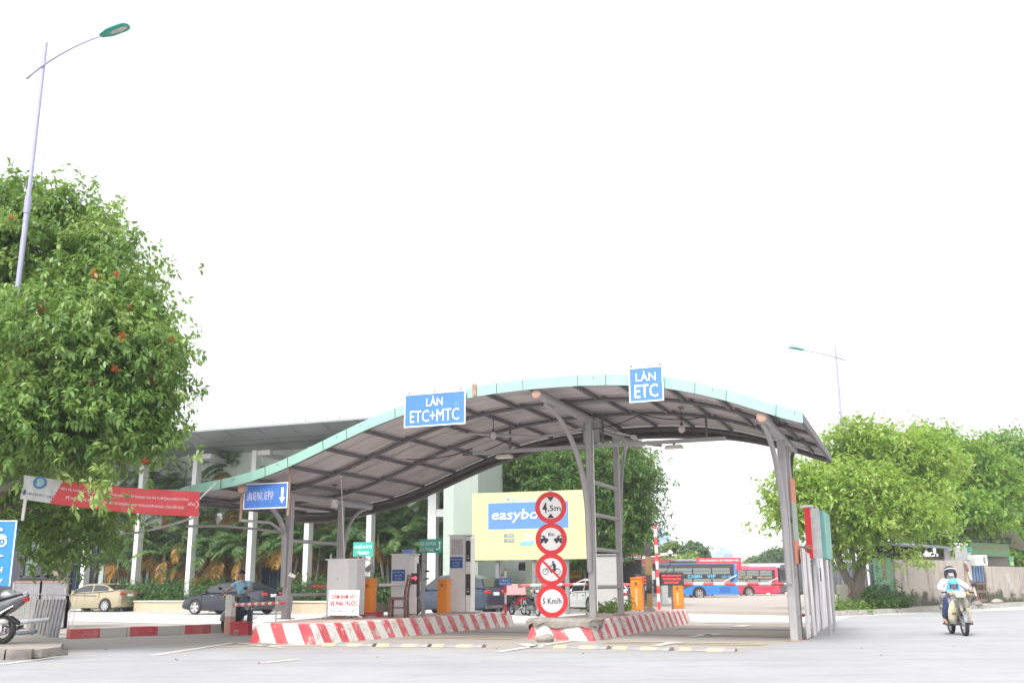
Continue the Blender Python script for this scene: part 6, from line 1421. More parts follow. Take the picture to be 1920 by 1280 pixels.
def cap(t,h):
    mb=MB(); mb.sphere(h+Vector((0,.015,.035)),.108,mat('black_hair',(.012,.011,.012),.6),16,8,(1,1.05,.9),z0=-.1,z1=1); mb.build('cap',t,smooth=True); MB().box(h+Vector((0,-.13,.05)),(.15,.1,.012),HB,rot=(.2,0,0)).build('cap_peak',t)
def collar(t,P):
    n=Vector(P['neck']); mb=MB(); mb.ring(n+Vector((0,0,-.045)),.075,.018,mat('collar_white',(.6,.68,.75),.7),'z',14,6); mb.build('collar',t,smooth=True)
rider('person in light blue short sleeved shirt and jeans on the dark motorbike',wo2,radians(-10),Pb,(mat('skin_tan',(.44,.25,.17),.5),mat('light_blue_shirt',(.30,.58,.76),.7,var=.1,scale=5),mat('jeans',(.06,.11,.24),.8,var=.2)),cap,extra=collar)
q=wo2+Vector((.13,-.52,.95)); t=thing('potted_plant','small leafy plant carried at the handlebar of the dark motorbike','plant',q,0); V,Fc=crown_leaves([((0,0,.06),(.08,.06,.10))],22,6,.05,.25,up=.6,grav=0,shell=.1); raw_mesh('foliage',V,Fc,[leafmat('small_plant_leaf',(.05,.12,.03),(.2,.28,.08))],None,t); MB().cyl((0,0,-.12),(0,0,0),.05,BLACK,10).build('pot',t)
t=thing('bag','dark shopping bag hanging at the side of the dark motorbike','bag',wo2+Vector((.30,.25,.42)),0); MB().rbox((0,0,0),(.10,.3,.36),mat('bag_dark',(.07,.07,.08),.8),.04,'z').build('bag_body',t,bevel=.02); MB().tube([(0,-.07,.17),(0,0,.28),(0,.07,.17)],.008,BLACK,5).build('handle',t)
# bikes parked behind the post, delivery rider beside them
p=at(971,1100,43); b1=bike('motorbike with a pink carton on its seat, seen from behind next to the banded post',(p.x,43,0),radians(205),mat('bike_red',(.3,.02,.03),.3,coat=.5),shield=False,plate=True,grpl='motorbikes parked behind the island')
t=thing('carton','faded pink delivery carton strapped on the seat of the parked motorbike','box',(p.x-.15,43.1,.80),radians(15)); MB().box((0,0,.22),(.85,.5,.42),mat('pink_carton',(.68,.32,.32),.7)).build('carton_body',t,bevel=.02); MB().box((0,0,.44),(.87,.52,.04),mat('pink_lid',(.72,.45,.43),.7)).build('lid',t)
p=at(999,1100,41.5); bike('black motorbike parked with its front towards the round signs',(p.x,41.5,0),radians(18),mat('bike_black',(.035,.035,.04),.3,coat=.6),shield=False,plate=True,grpl='motorbikes parked behind the island')
def stander(label,loc,rz,shirtm,trm,hat,h=1.0,arm=.5):
    P=J(pelvis=(0,0,.92),waist=(0,0,1.06),chest=(0,0,1.28),neck=(0,0,1.46),head0=(0,-.01,1.52),head1=(0,-.02,1.59),head2=(0,-.01,1.66),shL=(.18,0,1.36),elL=(.24,.02,1.10),wrL=(.22,-.12,.92),shR=(-.18,0,1.36),elR=(-.24,.02,1.10),wrR=(-.22,-.12,.92),
        hipL=(.09,0,.88),knL=(.10,-.02,.50),anL=(.11,.02,.10),hipR=(-.09,0,.88),knR=(-.10,-.03,.50),anR=(-.12,.0,.10),sleeve=.7)
    return rider(label,loc,rz,P,(SKIN,shirtm,trm),hat)
p=at(944,1100,43.5); stander('person in a white shirt and dark trousers standing behind the banded post',(p.x,43.5,0),radians(160),WSH,mat('dark_trousers',(.03,.035,.06),.8),cap)
p=at(1210,1100,50); stander('person in dark trousers standing right of the larger orange box',(p.x,50,0),radians(30),mat('grey_top',(.25,.25,.3),.8),mat('dark_trousers',(.03,.035,.06),.8),cap)
# parked scooter at the left edge, tail towards the middle
SIL=mat('scooter_silver',(.15,.155,.175),.25,.5,coat=.6); 
p=G(3,1207,.14); 
def scooter(label,loc,rz):
    t=thing('scooter',label,'scooter',loc,rz); r=.27
    for y,nm in ((-1.28,'front_wheel'),(0,'rear_wheel')):
        o=MB().ring((0,0,0),r-.06,.062,RUBBER,'x',36,10,sq=.95).build(nm,t,smooth=True,loc=(0,y,r)); mb=MB(); mb.ring((0,0,0),r-.105,.018,CHROME,'x',30,6,sq=1.8)
        for k in range(5): a=2*pi*k/5+.2; mb.tube([(0,.03*cos(a),.03*sin(a)),(0,(r-.11)*cos(a),(r-.11)*sin(a))],[.026,.02],ALLOY,6)
        mb.build('rim',o,smooth=True); MB().cyl((-.06,0,0),(.06,0,0),.055,ALLOY,14).build('hub',o,smooth=True)
    def loft(name,R,m):
        mb=MB(); rows=[]
        for y,w,z0,z1 in R: rows.append([(w*cx,y,z0+(z1-z0)*cz) for cx,cz in ((0,0),(-.7,.05),(-1,.4),(-.95,.75),(-.6,1),(.6,1),(.95,.75),(1,.4),(.7,.05))])
        mb.grid(rows,m,close=True); mb.add(rows[0],[tuple(range(9))],m); mb.add(rows[-1],[tuple(range(9))[::-1]],m); return mb.build(name,t,smooth=True)
    loft('side_panel',[(-.75,.10,.38,.62),(-.45,.17,.44,.74),(-.15,.19,.50,.82),(.15,.16,.62,.90),(.35,.10,.76,.95),(.46,.04,.86,.97)],SIL)
    loft('chrome_trim',[(-.6,.175,.36,.44),(-.3,.20,.44,.52),(0,.19,.55,.63),(.25,.14,.70,.77)],CHROME)
    loft('seat',[(-.70,.10,.66,.74),(-.4,.16,.74,.82),(0,.16,.84,.90),(.25,.13,.90,.95),(.38,.08,.93,.97)],BLACK)
    loft('footboard',[(-1.1,.16,.28,.36),(-.8,.18,.26,.34),(-.55,.17,.28,.42)],BLACK)
    loft('front_shield',[(-1.28,.06,.5,.95),(-1.18,.20,.34,.98),(-1.08,.20,.34,.96)],SIL)
    loft('engine_case',[(-.30,.13,.20,.40),(-.05,.14,.16,.40),(.10,.10,.20,.36)],CHROME); MB().cyl((.10,-.02,.30),(.17,-.02,.30),.11,CHROME,20).build('clutch_cover',t,smooth=True)
    MB().sphere((.10,.02,.42),.1,mat('air_box',(.45,.45,.42),.3,.5),14,8,(.7,1.5,.8)).build('air_box',t,smooth=True)
    loft('rear_fender',[(-.1,.07,.50,.55),(.15,.07,.48,.54),(.32,.06,.36,.44)],BLACK)
    MB().tube([(.0,.42,.93),(.1,.38,.985),(.1,.1,.97)],.014,CHROME,6).build('grab_rail',t); MB().tube([(0,.42,.93),(-.1,.38,.985),(-.1,.1,.97)],.014,CHROME,6).build('grab_rail',t)
    loft('tail_light',[(.40,.08,.80,.90),(.47,.06,.82,.90)],mat('tail_lamp_red',(.55,.015,.02),.2,coat=.5))
    MB().tube([(-.3,-1.10,1.08),(0,-1.16,1.05),(.3,-1.10,1.08)],.014,CHROME,6).build('handlebar',t); 
    MB().cyl((.0,-.3,.08),(.18,-.25,.0),.014,BLACK,6).build('side_stand',t); MB().tube([(-.16,-.5,.25),(-.17,-.1,.24),(-.17,.35,.34)],[.02,.045,.045],CHROME,10).build('exhaust',t,smooth=True)
    return t
sc=scooter('silver and black scooter parked on the near pavement, only its rear half in view',p,radians(90-8+180))
t=thing('helmet','silver open helmet resting on the tail of the parked scooter','helmet',p+Vector((.05,-.02,.88)),0)
MB().sphere((0,0,.06),.13,mat('helmet_silver',(.5,.52,.55),.2,.4,coat=.6),18,10,(1.2,1,.85),z0=-.4,z1=1).build('shell',t,smooth=True); MB().box((.13,0,.03),(.05,.16,.05),REDP).build('rim_trim',t,bevel=.01)
# ------------------------------------------------------------------ left: banner, blue sign, booth, panels
a0=at(40,893,21.0); a1=at(375,922,25.3); b0=at(38,935,21.0); b1=at(372,968,25.3)
a0=at(44,890,18.8); a1=at(375,921,23.6); b0=at(38,935,18.8); b1=at(373,968,23.6)
t=thing('banner','red cloth banner with white lettering strung between the big tree and the canopy','banner',(a0.x,a0.y,0),0); o=Vector((a0.x,a0.y,0))
BRD=mat('banner_red',(.72,.075,.085),.6,var=.06,scale=2); BWH=mat('banner_white',(.62,.62,.60),.6)
def bp(u,v,off=0.0):
    top=a0.lerp(a1,u); bot=b0.lerp(b1,u); sag=-.10*sin(pi*u); p=top.lerp(bot,v)-o; p.z+=sag*.6; p.y+=.03*sin(u*40+v*3)+.02*sin(u*17+v*5)-off; return p
mb=MB(); n=260
mb.grid([[bp(u,v) for u in np.linspace(0,1,n+1)] for v in np.linspace(0,1,9)],lambda i,j: BWH if (j+.5)/n< .165-.035*((i+.5)/8)**1.5 +.02*(1-(i+.5)/8) else BRD); mb.build('cloth',t,smooth=True)
mb=MB()
def btext(s,u0,u1,v0,v1,m=WHS,bold=.0):
    vs,fs=text_geo(s,bold,0); x0=min(v.x for v in vs);x1=max(v.x for v in vs);y0=min(v.y for v in vs);y1=max(v.y for v in vs)
    mb.add([bp(u0+(v.x-x0)/(x1-x0)*(u1-u0),v1+(v.y-y0)/(y1-y0)*(v0-v1),.02) for v in vs],fs,m)
btext('BẾN XE KHÁCH TRUNG TÂM TP THÁI NGUYÊN ÁP DỤNG THU PHÍ TỰ ĐỘNG KHÔNG DỪNG',.185,.925,.24,.42); btext('ĐỀ NGHỊ CHỦ PHƯƠNG TIỆN TẠO TÀI KHOẢN GIAO THÔNG KHI ĐI RA/VÀO CỔNG KIỂM SOÁT',.215,.90,.56,.76)
btext('ePass',.922,.972,.44,.58); DB=mat('banner_navy',(.06,.08,.24),.5); btext('SƠN PHÁT C&T',.034,.150,.66,.78,DB)
mb.add([bp(.975,.38,.02),bp(.995,.52,.02),bp(.975,.68,.02),bp(.981,.68,.02),bp(1.0,.52,.02),bp(.981,.38,.02)],[(0,1,2,3,4,5)],WHS)
mb.add([bp(.082+.036*cos(k*pi/12),.22+.26*sin(k*pi/12),.018) for k in range(24)],[tuple(range(24))],mat('logo_blue',(.10,.22,.42),.5)); mb.add([bp(.082+.024*cos(k*pi/12),.22+.17*sin(k*pi/12),.022) for k in range(24)],[tuple(range(24))],mat('logo_aqua',(.35,.55,.62),.5))
mb.add([bp(.018+(.010 if k%2 else .006)*cos(k*pi/10),.70+(.14 if k%2 else .10)*sin(k*pi/10),.02) for k in range(20)],[tuple(range(20))],DB)
mb.build('print',t)
for k,(pA,pB) in enumerate(((a1,at(428,893,24.2)),(b1+Vector((0,0,.02)),at(385,968,24.2)),(at(334,985,25),at(182,1003,24)),(b0,at(28,985,21)))):
    pass
def rope(label,pts,r,sag,m=WHITE):
    b=Vector(pts[0]); t=thing('rope',label,'rope',(b.x,b.y,b.z),0,'ropes around the banner'); wire('rope_strand','',[Vector(q)-b for q in pts],r,m,t,sag=sag)
RO_=mat('rope_grey',(.55,.53,.52),.8)
rope('pale rope from the lower edge of the banner sagging left towards the booth',[at(372,966,24),at(182,1003,24)],.03,.12,RO_)
rope('short pale rope tying the banner corner up to the canopy fascia',[at(374,935,23.6),at(405,905,24.0)],.02,.0,RO_)
rope('thin rope hanging from the left end of the banner beside the tree',[at(48,932,18.9),at(42,975,19.0)],.03,.0,RO_)
# blue direction sign at the edge
Ys=17.0; a=at(-45,968,Ys); b=at(35,975,Ys); c=at(25,1098,Ys); t=thing('direction_sign','blue sign with a white motorcyclist and arrow cut by the left edge','sign',((a.x+b.x)/2,Ys,0),radians(2)); w=b.x-a.x; h=b.z-c.z; zc=(b.z+c.z)/2; BSG=mat('bright_sign_blue',(.03,.22,.72),.4,var=.03)
MB().box((-.03,.02,zc),(w,.03,h),BSG).build('panel',t); x0=w/2-.03
mb=MB(); e=.018
mb.box((x0-e/2,-.002,zc),(e,.004,h),WHS); mb.box((-.03,-.002,zc+h/2-e/2),(w-.04,.004,e),WHS); mb.build('border',t)
mb=MB(); k=Ys/F; Xq=lambda px: x0-(34-px)*k; Zq=lambda py: zc+h/2-(py-973)*k
for cx in (11,-34): mb.annulus(Xq(cx),Zq(1012),5.5*k,9*k,-.008,WHS,28); mb.disc(Xq(cx),Zq(1012),1.8*k,-.009,-.006,WHS,12)
mb.prism([(Xq(a_),Zq(b_)) for a_,b_ in ((-30,1008),(-10,1010),(4,1004),(12,1008),(19,1003),(14,999),(3,998),(-4,1002),(-30,1001))],-.010,-.007,WHS)
mb.prism([(Xq(a_),Zq(b_)) for a_,b_ in ((-18,1002),(-8,1003),(-2,992),(10,992),(9,988),(1,984),(-8,983),(-16,990))],-.011,-.008,WHS); mb.disc(Xq(-1),Zq(982),5*k,-.012,-.007,WHS,18)
mb.box((Xq(-8),-.008,Zq(1036.5)),(24*k,.004,5*k),WHS); mb.prism([(Xq(2),Zq(1032)),(Xq(17),Zq(1037)),(Xq(2),Zq(1041.5))],-.010,-.006,WHS); mb.build('symbol',t)
mb=MB(); mb.text('RẼ NHÀNH',Xq(-17),Zq(1060),68*k,13.5*k,-.008,WHS,.012); mb.text('XE MÁY',Xq(-8),Zq(1082),56*k,14.5*k,-.008,WHS,.012); mb.build('lettering',t)
MB().cyl((-.3,.1,0),(-.3,.1,zc+h/2),.045,STEEL,10).build('post',t)
# guard booth behind
Yk=31.5; a=at(22,1100,Yk); b=at(106,1100,Yk); w=b.x-a.x+1.2; t=thing('guard_booth','brown and grey guard booth with wide sliding windows under the big tree','booth',((a.x+b.x)/2-.6,Yk,0),0); BKF=mat('booth_frame',(.06,.06,.075),.4); BTN=mat('booth_tan',(.25,.20,.19),.7)
H=3.35; MB().box((0,.5,.5),(w,1.0,1.0),BTN).build('base_wall',t); MB().box((0,.5,H),(w+.5,1.6,.3),BKF).build('roof',t); MB().box((w/2-.10,0.5,H/2),(.2,1.0,H),BTN).build('pillar',t); MB().box((-w/2+.2,0.05,H/2),(.4,.3,H),BTN).build('pillar',t)
GB2=glassy('booth_glass',(.12,.17,.16),.06,.9)
z0=at(80,1081,Yk).z; z1=at(80,985,Yk).z+.1; xw=w/2-.30; xl=at(37,1100,Yk).x-((a.x+b.x)/2-.6)
for i,(p0,p1) in enumerate(((xl,xl+(xw-xl)*.68),(xl+(xw-xl)*.68,xw))):
    f=MB(); 
    for cx,cz,ww,hh in (((p0+p1)/2,z0,p1-p0,.09),((p0+p1)/2,z1,p1-p0,.09),(p0+.04,(z0+z1)/2,.08,z1-z0),(p1-.04,(z0+z1)/2,.08,z1-z0)): f.box((cx,-.02,cz),(ww,.10,hh),BKF)
    f=f.build('window_frame',t); MB().box(((p0+p1)/2,.02,(z0+z1)/2),(p1-p0-.12,.02,z1-z0-.08),GB2).build('pane',f)
MB().box((0,-.01,z0-.35),(w,.06,.6),BKF).build('sill_panel',t); MB().box(((xl-w/2)/2,0,1.8),(w/2+xl-.0,.05,2.6),BKF).build('side_frame',t)
MB().box((0,.95,2.0),(w,.1,2.6),mat('booth_inside',(.42,.47,.42),.8)).build('inner_wall',t)
# sheet panels leaning in front
GP=mat('grey_sheet',(.30,.30,.32),.55,.2,dirt=(.30,.25,.22),dirt_amt=.3); 
Yq=27.5; p0=at(27,1092,Yq); p1=at(78,1092,Yq); p2=at(124,1096,Yq); t=thing('sheet_gate','grey framed sheet metal gate panels standing left of the lane kerb','gate',(p0.x,Yq,0),0)
for A_,B_ in ((p0,p1),(p1,p2)):
    x0,x1=A_.x-p0.x,B_.x-p0.x; MB().box(((x0+x1)/2,0,.85),(x1-x0-.05,.03,1.02),GP).build('sheet_panel',t); mb=MB()
    for cx,cz,ww,hh in (((x0+x1)/2,1.38,x1-x0,.05),((x0+x1)/2,.36,x1-x0,.05),(x0,.8,.05,1.2),(x1,.8,.05,1.2)): mb.box((cx,0,cz),(ww,.05,hh),RUST if cz>1.3 else STEEL)
    mb.build('frame',t)
Yq=25.6; q0=at(62,1123,Yq);q1=at(120,1125,Yq); t=thing('corrugated_sheet','loose corrugated grey sheet leaning in front of the sheet metal gate','metal sheet',(q0.x,Yq,0),0); L=q1.x-q0.x; H=q0.z
mb=MB(); xs=np.linspace(0,L,9*4+1); mb.grid([[(x+.08*z,-.10+.12*z+.016*(1 if (i//2)%2 else -1),z) for i,x in enumerate(xs)] for z in (.03,H)],mat('corrugated_grey',(.33,.33,.36),.5,.3,dirt=(.25,.22,.2),dirt_amt=.3)); mb.build('sheet',t)
t=thing('rail_barrier','low grey steel rail barrier lying by the corrugated sheet','barrier',at(70,1100,24.5).xy.to_3d(),0)
mb=MB(); mb.cyl((-.5,0,.42),(.42,-.1,.50),.05,GALV,8); mb.cyl((-.5,0,.18),(.1,-.05,.22),.05,mat('rail_blue_grey',(.16,.18,.22),.5),8); mb.build('rail',t); mb=MB()
for x in (-.35,.0,.38): mb.cyl((x,-.02,.0),(x,-.03,.46),.025,STEEL,6)
mb.build('leg',t)
t=thing('mesh_fence','thin wire railing with yellowish bars behind the parked scooter','fence',at(45,1100,25.2).xy.to_3d(),0); mb=MB()
for i in range(9): mb.cyl((-.35+.13*i,0,.1),(-.31+.13*i,0,1.1),.012,mat('bar_yellow',(.50,.46,.33),.6),5)
mb.cyl((-.35,0,1.1),(1.8,0,1.02),.014,STEEL,5); mb.build('rail_panel',t)
t=thing('wire_stand','thin wire stand at the near end of the lane kerb','stand',G(133,1183),0); mb=MB()
mb.tube([(-.12,0,0),(-.04,0,1.0)],.010,STEEL,5); mb.tube([(.0,0,0),(.09,0,1.0)],.010,STEEL,5); mb.tube([(-.12,0,0),(.02,0,.14),(.14,0,0)],.010,STEEL,5); mb.build('wire_frame',t)
# ------------------------------------------------------------------ right: wall, shop, fence with posters
wa=G(1682,1137,.13); wb=G(1925,1127,.13); d=(wb-wa).normalized(); wb=wa+d*26; rzw=math.atan2(d.y,d.x)
def oldwall():
    m,nt,p=new_mat('old_wall'); 
    c=mixc(nt,ramp(nt,noise(nt,.8,6,rough=.65),.3,.7),(.43,.375,.325),(.52,.46,.41)); s=ramp(nt,noise(nt,1.6,8,stretch=(1.5,1.5,.22),rough=.7),.50,.72); c=mixc(nt,mathn(nt,'MULTIPLY',s,.85),c,(.15,.125,.11))
    tc=nt.nodes.new('ShaderNodeTexCoord'); sp=nt.nodes.new('ShaderNodeSeparateXYZ'); nt.links.new(tc.outputs['Object'],sp.inputs[0])
    z=mathn(nt,'ADD',mathn(nt,'MULTIPLY',sp.outputs[2],-.55),mathn(nt,'MULTIPLY',noise(nt,1.1,7,rough=.7),1.7)); c=mixc(nt,ramp(nt,z,.50,.74),c,(.075,.085,.055)); g=ramp(nt,noise(nt,14,6),.55,.75); c=mixc(nt,mathn(nt,'MULTIPLY',g,.3),c,(.2,.17,.15))
    nt.links.new(c,p.inputs['Base Color']); p.inputs['Roughness'].default_value=.95
    b=nt.nodes.new('ShaderNodeBump'); b.inputs['Strength'].default_value=.6; b.inputs['Distance'].default_value=.03; nt.links.new(noise(nt,9,8),b.inputs['Height']); nt.links.new(b.outputs[0],p.inputs['Normal']); return m
M_OW=oldwall()
M_MOSS=mat('moss',(.06,.075,.04),.95,dirt=(.14,.13,.09),dirt_amt=.6)
t=thing('old_wall','old stained grey brown rendered wall along the sidewalk behind the cream motorbike','wall',wa,rzw); nw=Vector((-d.y,d.x,0))
def wl(px,py):
    q=onplane(px,py,wa,nw); return (q-wa).dot(d),q.z-.13
xg0=wl(1813,1100)[0]; xg1=wl(1852,1100)[0]; H=wl(1690,1048)[1]
MB().box((xg0/2,.12,H/2),(xg0,.24,H),M_OW).build('wall_section',t,bevel=.02); xe=(wb-wa).length; H2=wl(1900,1062)[1]; MB().box(((xg1+xe)/2,.12,H2/2),(xe-xg1,.24,H2),M_OW).build('wall_section',t,bevel=.02)
MB().box((-.25,.15,H/2+.02),(.5,.4,H+.04),mat('wall_pier_dark',(.24,.20,.19),.95,dirt=(.1,.09,.08),dirt_amt=.5)).build('pier',t); MB().box((xg0+.3,.1,H/2),(.5,.4,H),M_OW).build('pier',t)
mb=MB()
for px,py,w_,h_ in ((1716,1068,.16,.38),(1697,1085,.22,.3),(1889,1082,.55,.5),(1895,1097,.45,.35)):
    x,z=wl(px,py); mb.box((x,-.012,z),(w_,.01,h_),mat('old_paper',(.52,.49,.46),.8))
mb.build('paper_notice',t)
# gate with blue sheet top
t=thing('side_gate','narrow gate with a blue sheet top and brown bars in the old wall','gate',wa+d*((xg0+xg1)/2),rzw); wG=xg1-xg0-.5
MB().box((.15,.1,1.65),(wG,.05,1.1),mat('gate_blue',(.10,.26,.50),.5)).build('sheet_top',t); mb=MB()
for x in np.linspace(-wG/2+.15,wG/2+.15,7): mb.cyl((x,.06,0),(x,.06,2.2),.022,mat('gate_brown',(.22,.15,.12),.6),5)
for z in (.15,.6,1.0): mb.box((.15,.06,z),(wG,.03,.12),mat('gate_brown',(.22,.15,.12),.6))
mb.build('bars',t)
# shop behind the wall
so_=wa+nw*1.2; t=thing('roadside_shop','green fronted roadside shop with a pale tarpaulin roof behind the old wall','shop',so_,rzw)
def sl_(px,py,off=0):
    q=onplane(px,py,so_+nw*off,nw); return (q-so_).dot(d),q.z
xa,za=sl_(1816,1020);xb,zb=sl_(1893,1048); SGR=mat('shop_green',(.18,.34,.16),.6,var=.15)
MB().box(((xa+xb)/2,0,(za+zb)/2),(xb-xa,.1,za-zb),SGR).build('sign_panel',t); mb=MB(); mb.text('SỬA CHỮA Ô TÔ XE MÁY',(xa+xb)/2-.1,za-(za-zb)*.34,(xb-xa)*.84,(za-zb)*.24,-.06,mat('shop_red',(.55,.12,.08),.5),.02); mb.build('lettering',t)
MB().box(((xa+xb)/2,2.5,zb/2),(xb-xa+1,4.6,zb),mat('shop_wall',(.30,.27,.24),.9)).build('wall',t)
x0,z0=sl_(1745,1002); x1,z1=sl_(1905,1030); xm,zm=sl_(1822,990,1.5)
TARP=mat('pale_tarpaulin',(.62,.58,.48),.8,var=.08,scale=2)
mb=MB(); mb.grid([[(x0,-.6,z0-.1),(x0+(xm-x0)*.5,-.6,zm-.3),(xm,-.6,zm),((xm+x1)/2,-.8,(zm+z1)/2-.15),(x1,-.6,z1-.25)],[(x0,2,z0+1.2),(x0+(xm-x0)*.5,2,zm+1.0),(xm,2,zm+1.1),((xm+x1)/2,2,(zm+z1)/2+.9),(x1,2,z1+.6)]],TARP); mb.build('tarpaulin',t)
MB().box(((x0+x1)/2,.6,za+.12),(x1-x0,1.6,.16),mat('eave_dark',(.08,.09,.10),.8)).build('eave',t)
# white board; left of it a slab coloured dark as the recess's shade
xw0,zw0=sl_(1752,1035); xw1,zw1=sl_(1804,1054); MB().box(((xw0+xw1)/2,-.5,(zw0+zw1)/2-.05),(xw1-xw0,.05,zw0-zw1+.4),mat('white_board',(.62,.60,.60),.6)).build('white_board',t)
xd0,zd0=sl_(1640,1030,.6); MB().box(((xd0+xw0)/2,.9,1.6),(xw0-xd0,.2,2.6),mat('shop_recess_shade',(.07,.08,.10),.9)).build('recess_shade_slab',t)
MB().box(((xd0+xw0)/2,.3,2.95),(xw0-xd0+.8,2.4,.10),mat('eave_slate',(.22,.24,.28),.7),rot=(.12,0,0)).build('lean_to_roof',t)
xq,zq=sl_(1800,1035); MB().box((xq,-.54,zq),(.6,.03,.3),GREENS).build('small_green_sign',t)
xq,zq=sl_(1866,1057); o_=MB().box((xq,-.9,zq),(.62,.04,.55),mat('poster_green',(.12,.42,.20),.5)).build('poster',t); MB().box((xq,-.93,zq-.12),(.5,.02,.18),mat('poster_yellow',(.62,.60,.25),.5)).build('poster_band',o_)
MB().cyl((sl_(1899,1030)[0],-.8,1.9),(sl_(1899,1030)[0],-.8,3.2),.05,OFFW,6).build('drain_pipe',t)
for px,l in ((1834,'front facing air conditioner unit with a round fan on the old wall'),(1820,'second air conditioner turned edge on beside the first')):
    x,z=wl(px,1050); q=wa+d*x; t=thing('air_conditioner',l,'air conditioner',(q.x,q.y,z+.13-.3),rzw+(0 if px==1834 else 1.1)); MB().box((0,-.22,.3),(.62,.28,.52),OFFW).build('housing',t,bevel=.02)
    MB().annulus(-.08,.3,.03,.19,-.364,mat('fan_grille',(.25,.25,.24),.6),24).build('fan_grille',t); MB().box((0,-.15,.02),(.5,.4,.04),STEEL).build('bracket',t)
# striped leaning pole at the gate
x,z=wl(1816,1110); q=wa+d*x-nw*.35; t=thing('banded_pole','leaning brown and white banded pole standing against the old wall','pole',(q.x,q.y,.13),0)
MB().tube([(.1,0,0),(-.32,.1,2.15)],.055,striped('old_pole_bands',(0,0,1),.8,((.20,.09,.08),(.60,.56,.48)),chip=(.3,.22,.2),chip_amt=.3),8).build('pole',t,smooth=True)
for px,py,s,l in ((1832,1135,.45,'low mossy concrete step at the foot of the banded pole'),(1870,1131,.55,'flat dark stone beside the kerb right of the rider'),(1775,1141,.55,'mossy block on the kerb just left of the rider')):
    q=G(px,py,.13); t=thing('stone_block',l,'stone',q,rzw+.1); mb=MB(); mb.sphere((0,0,.08),s,CONCW,10,6,(1.1,.5,.32)); mb.v=[(x,y,max(-.01,z)) for x,y,z in mb.v]; mb.build('stone',t,smooth=True)
# barred fence and green poster left of the wall
fa=G(1566,1137,.13); fb=wa-d*.5; dd=fb-fa; t=thing('bar_fence','grey vertical bar fence between the tin fence and the old wall','fence',fa,math.atan2(dd.y,dd.x)); L=dd.length; mb=MB(); FGY=mat('fence_grey',(.42,.43,.44),.5)
mb.box((L/2,0,1.95),(L,.05,.05),FGY); mb.box((L/2,0,.15),(L,.05,.06),FGY)
for i,x in enumerate(np.arange(0,L,.24)): mb.box((x,0,1.1),(.035,.035,2.1+(.1 if i%2 else 0)),FGY)
mb.build('fence_panel',t); fz=math.atan2(dd.y,dd.x); fd=dd.normalized(); fn=Vector((-fd.y,fd.x,0))
def fl(px,py,off=.15): q=onplane(px,py,fa+fn*off,fn); return q
q0=fl(1637,1046);q1=fl(1673,1048);q2=fl(1676,1128); t=thing('poster','tall light green vertical poster with red and dark lettering beside the old wall','poster',(q0.x,q0.y,0),fz); w=(q1-q0).dot(fd); zt=q0.z; zb_=max(.2,q2.z)
MB().box((w/2,-.2,(zt+zb_)/2),(w,.03,zt-zb_),mat('poster_mint',(.30,.58,.36),.5,var=.05)).build('panel',t); vs,fs=text_geo('XE MÁY ĐIỆN',.03); mb=MB()
def vtext(s,cx,z0,z1,w_,m):
    vs,fs=text_geo(s,.02); a0_=min(v.x for v in vs);a1_=max(v.x for v in vs);c0=min(v.y for v in vs);c1=max(v.y for v in vs)
    mb.add([(cx-w_/2+w_*(v.y-c0)/(c1-c0)*1.0,-.222,z0+(z1-z0)*(v.x-a0_)/(a1_-a0_)) for v in vs],[f[::-1] for f in fs],m)
vtext('RỬA XE - THAY DẦU',w*.62,zt-1.75,zt-.1,.28,mat('poster_red',(.62,.10,.10),.5)); vtext('ẮC QUY - LỐP',w*.22,zt-1.6,zt-.3,.2,mat('poster_navy',(.10,.14,.28),.5))
mb.prism([(w*.3,zb_+.35),(w*.75,zb_+.35),(w*.8,zb_+.6),(w*.5,zb_+.8),(w*.3,zb_+.6)],-.224,-.217,mat('poster_car',(.06,.14,.22),.5)); mb.build('print',t)
for i,(px,w_,h_,c,l) in enumerate(((1584,.75,1.0,(.42,.40,.33),'beige cabinet behind the bar fence'),(1600,.45,1.2,(.38,.02,.04),'dark red cabinet behind the bar fence'),(1627,.7,.9,(.03,.18,.07),'dark green cabinet behind the bar fence'))):
    q=fl(px,1100,.9); t=thing('cabinet',l,'cabinet',(q.x,q.y,.13),fz); MB().box((0,0,h_/2),(w_,.4,h_),mat('cab%d'%i,c,.5)).build('body',t,bevel=.02); MB().box((0,-.21,h_*.5),(w_*.85,.02,h_*.85),mat('cab%d'%i,c,.5)).build('door',t)
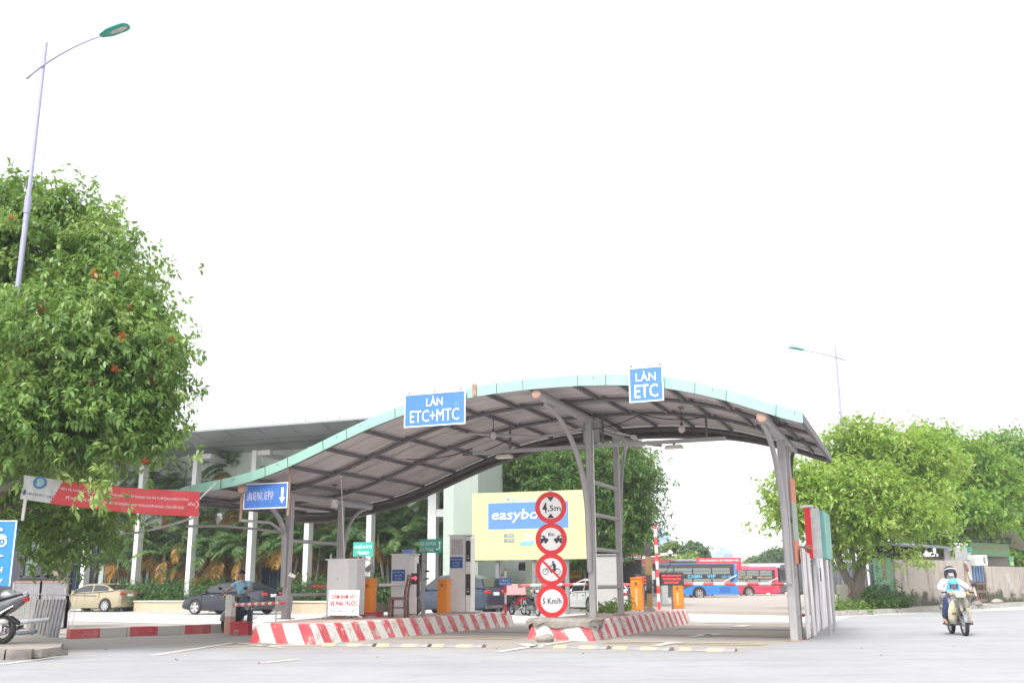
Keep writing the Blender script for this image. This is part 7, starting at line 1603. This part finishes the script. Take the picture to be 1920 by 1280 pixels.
for px,py,l in ((1590,1062,'person in dark top behind the bar fence, left of the tree'),): 
    q=fl(px,1100,1.6); stander(l,(q.x,q.y,.13),0,mat('grey_top',(.25,.25,.3),.8),mat('dark_trousers',(.03,.035,.06),.8),cap)
# greenery along the sidewalk
for px,py,r,n,l in ((1660,1140,.75,420,'leafy shrub at the foot of the green poster'),(1640,1142,.55,260,'lower shrub right of the bright tree trunk'),(1680,1139,.4,140,'small shrub at the corner of the old wall'),(1590,1145,.35,120,'grass tuft left of the bright tree trunk'),(1572,1146,.3,90,'grass tuft beside the end of the tin fence')):
    bush('shrub',l,G(px,py,.13),r,n,.13,LG1 if px<1600 else SH,'shrub',None,hz=.55 if px<1600 else .8)
# small leaves and pebbles on the road
t=thing('litter','scattered dry leaves and pebbles on the road in front of the gate','litter',G(960,1235),0); t['kind']='stuff'
mb=MB(); random.seed(8); LV=mat('dry_leaf',(.22,.12,.06),.8)
for i in range(16):
    px=random.uniform(100,1800); py=random.uniform(1210,1245); q=G(px,py)-t.location; a=random.uniform(0,6.28); s=random.uniform(.015,.035)
    mb.add([(q.x+s*cos(a),q.y+s*sin(a),.012),(q.x-s*.5*sin(a),q.y+s*.5*cos(a),.016+s*.3),(q.x-s*cos(a),q.y-s*sin(a),.012),(q.x+s*.5*sin(a),q.y-s*.5*cos(a),.02)],[(0,1,2,3)],random.choice((LV,CONCW,BLACK)))
o_=mb.build('dry_leaf',t); 

# ------------------------------------------------------------------ air
hz=MB().box((0,1200,59),(5300,2700,120),WHITE).build('haze'); hz['kind']='stuff'
hm=bpy.data.materials.new('haze_air'); hm.use_nodes=True; ht=hm.node_tree; ht.nodes.clear()
pv_=ht.nodes.new('ShaderNodeVolumePrincipled'); pv_.inputs['Color'].default_value=(.93,.96,1,1); pv_.inputs['Density'].default_value=.0006; pv_.inputs['Anisotropy'].default_value=.2
ho=ht.nodes.new('ShaderNodeOutputMaterial'); ht.links.new(pv_.outputs[0],ho.inputs['Volume']); hz.data.materials.clear(); hz.data.materials.append(hm)
SC.cycles.volume_bounces=1
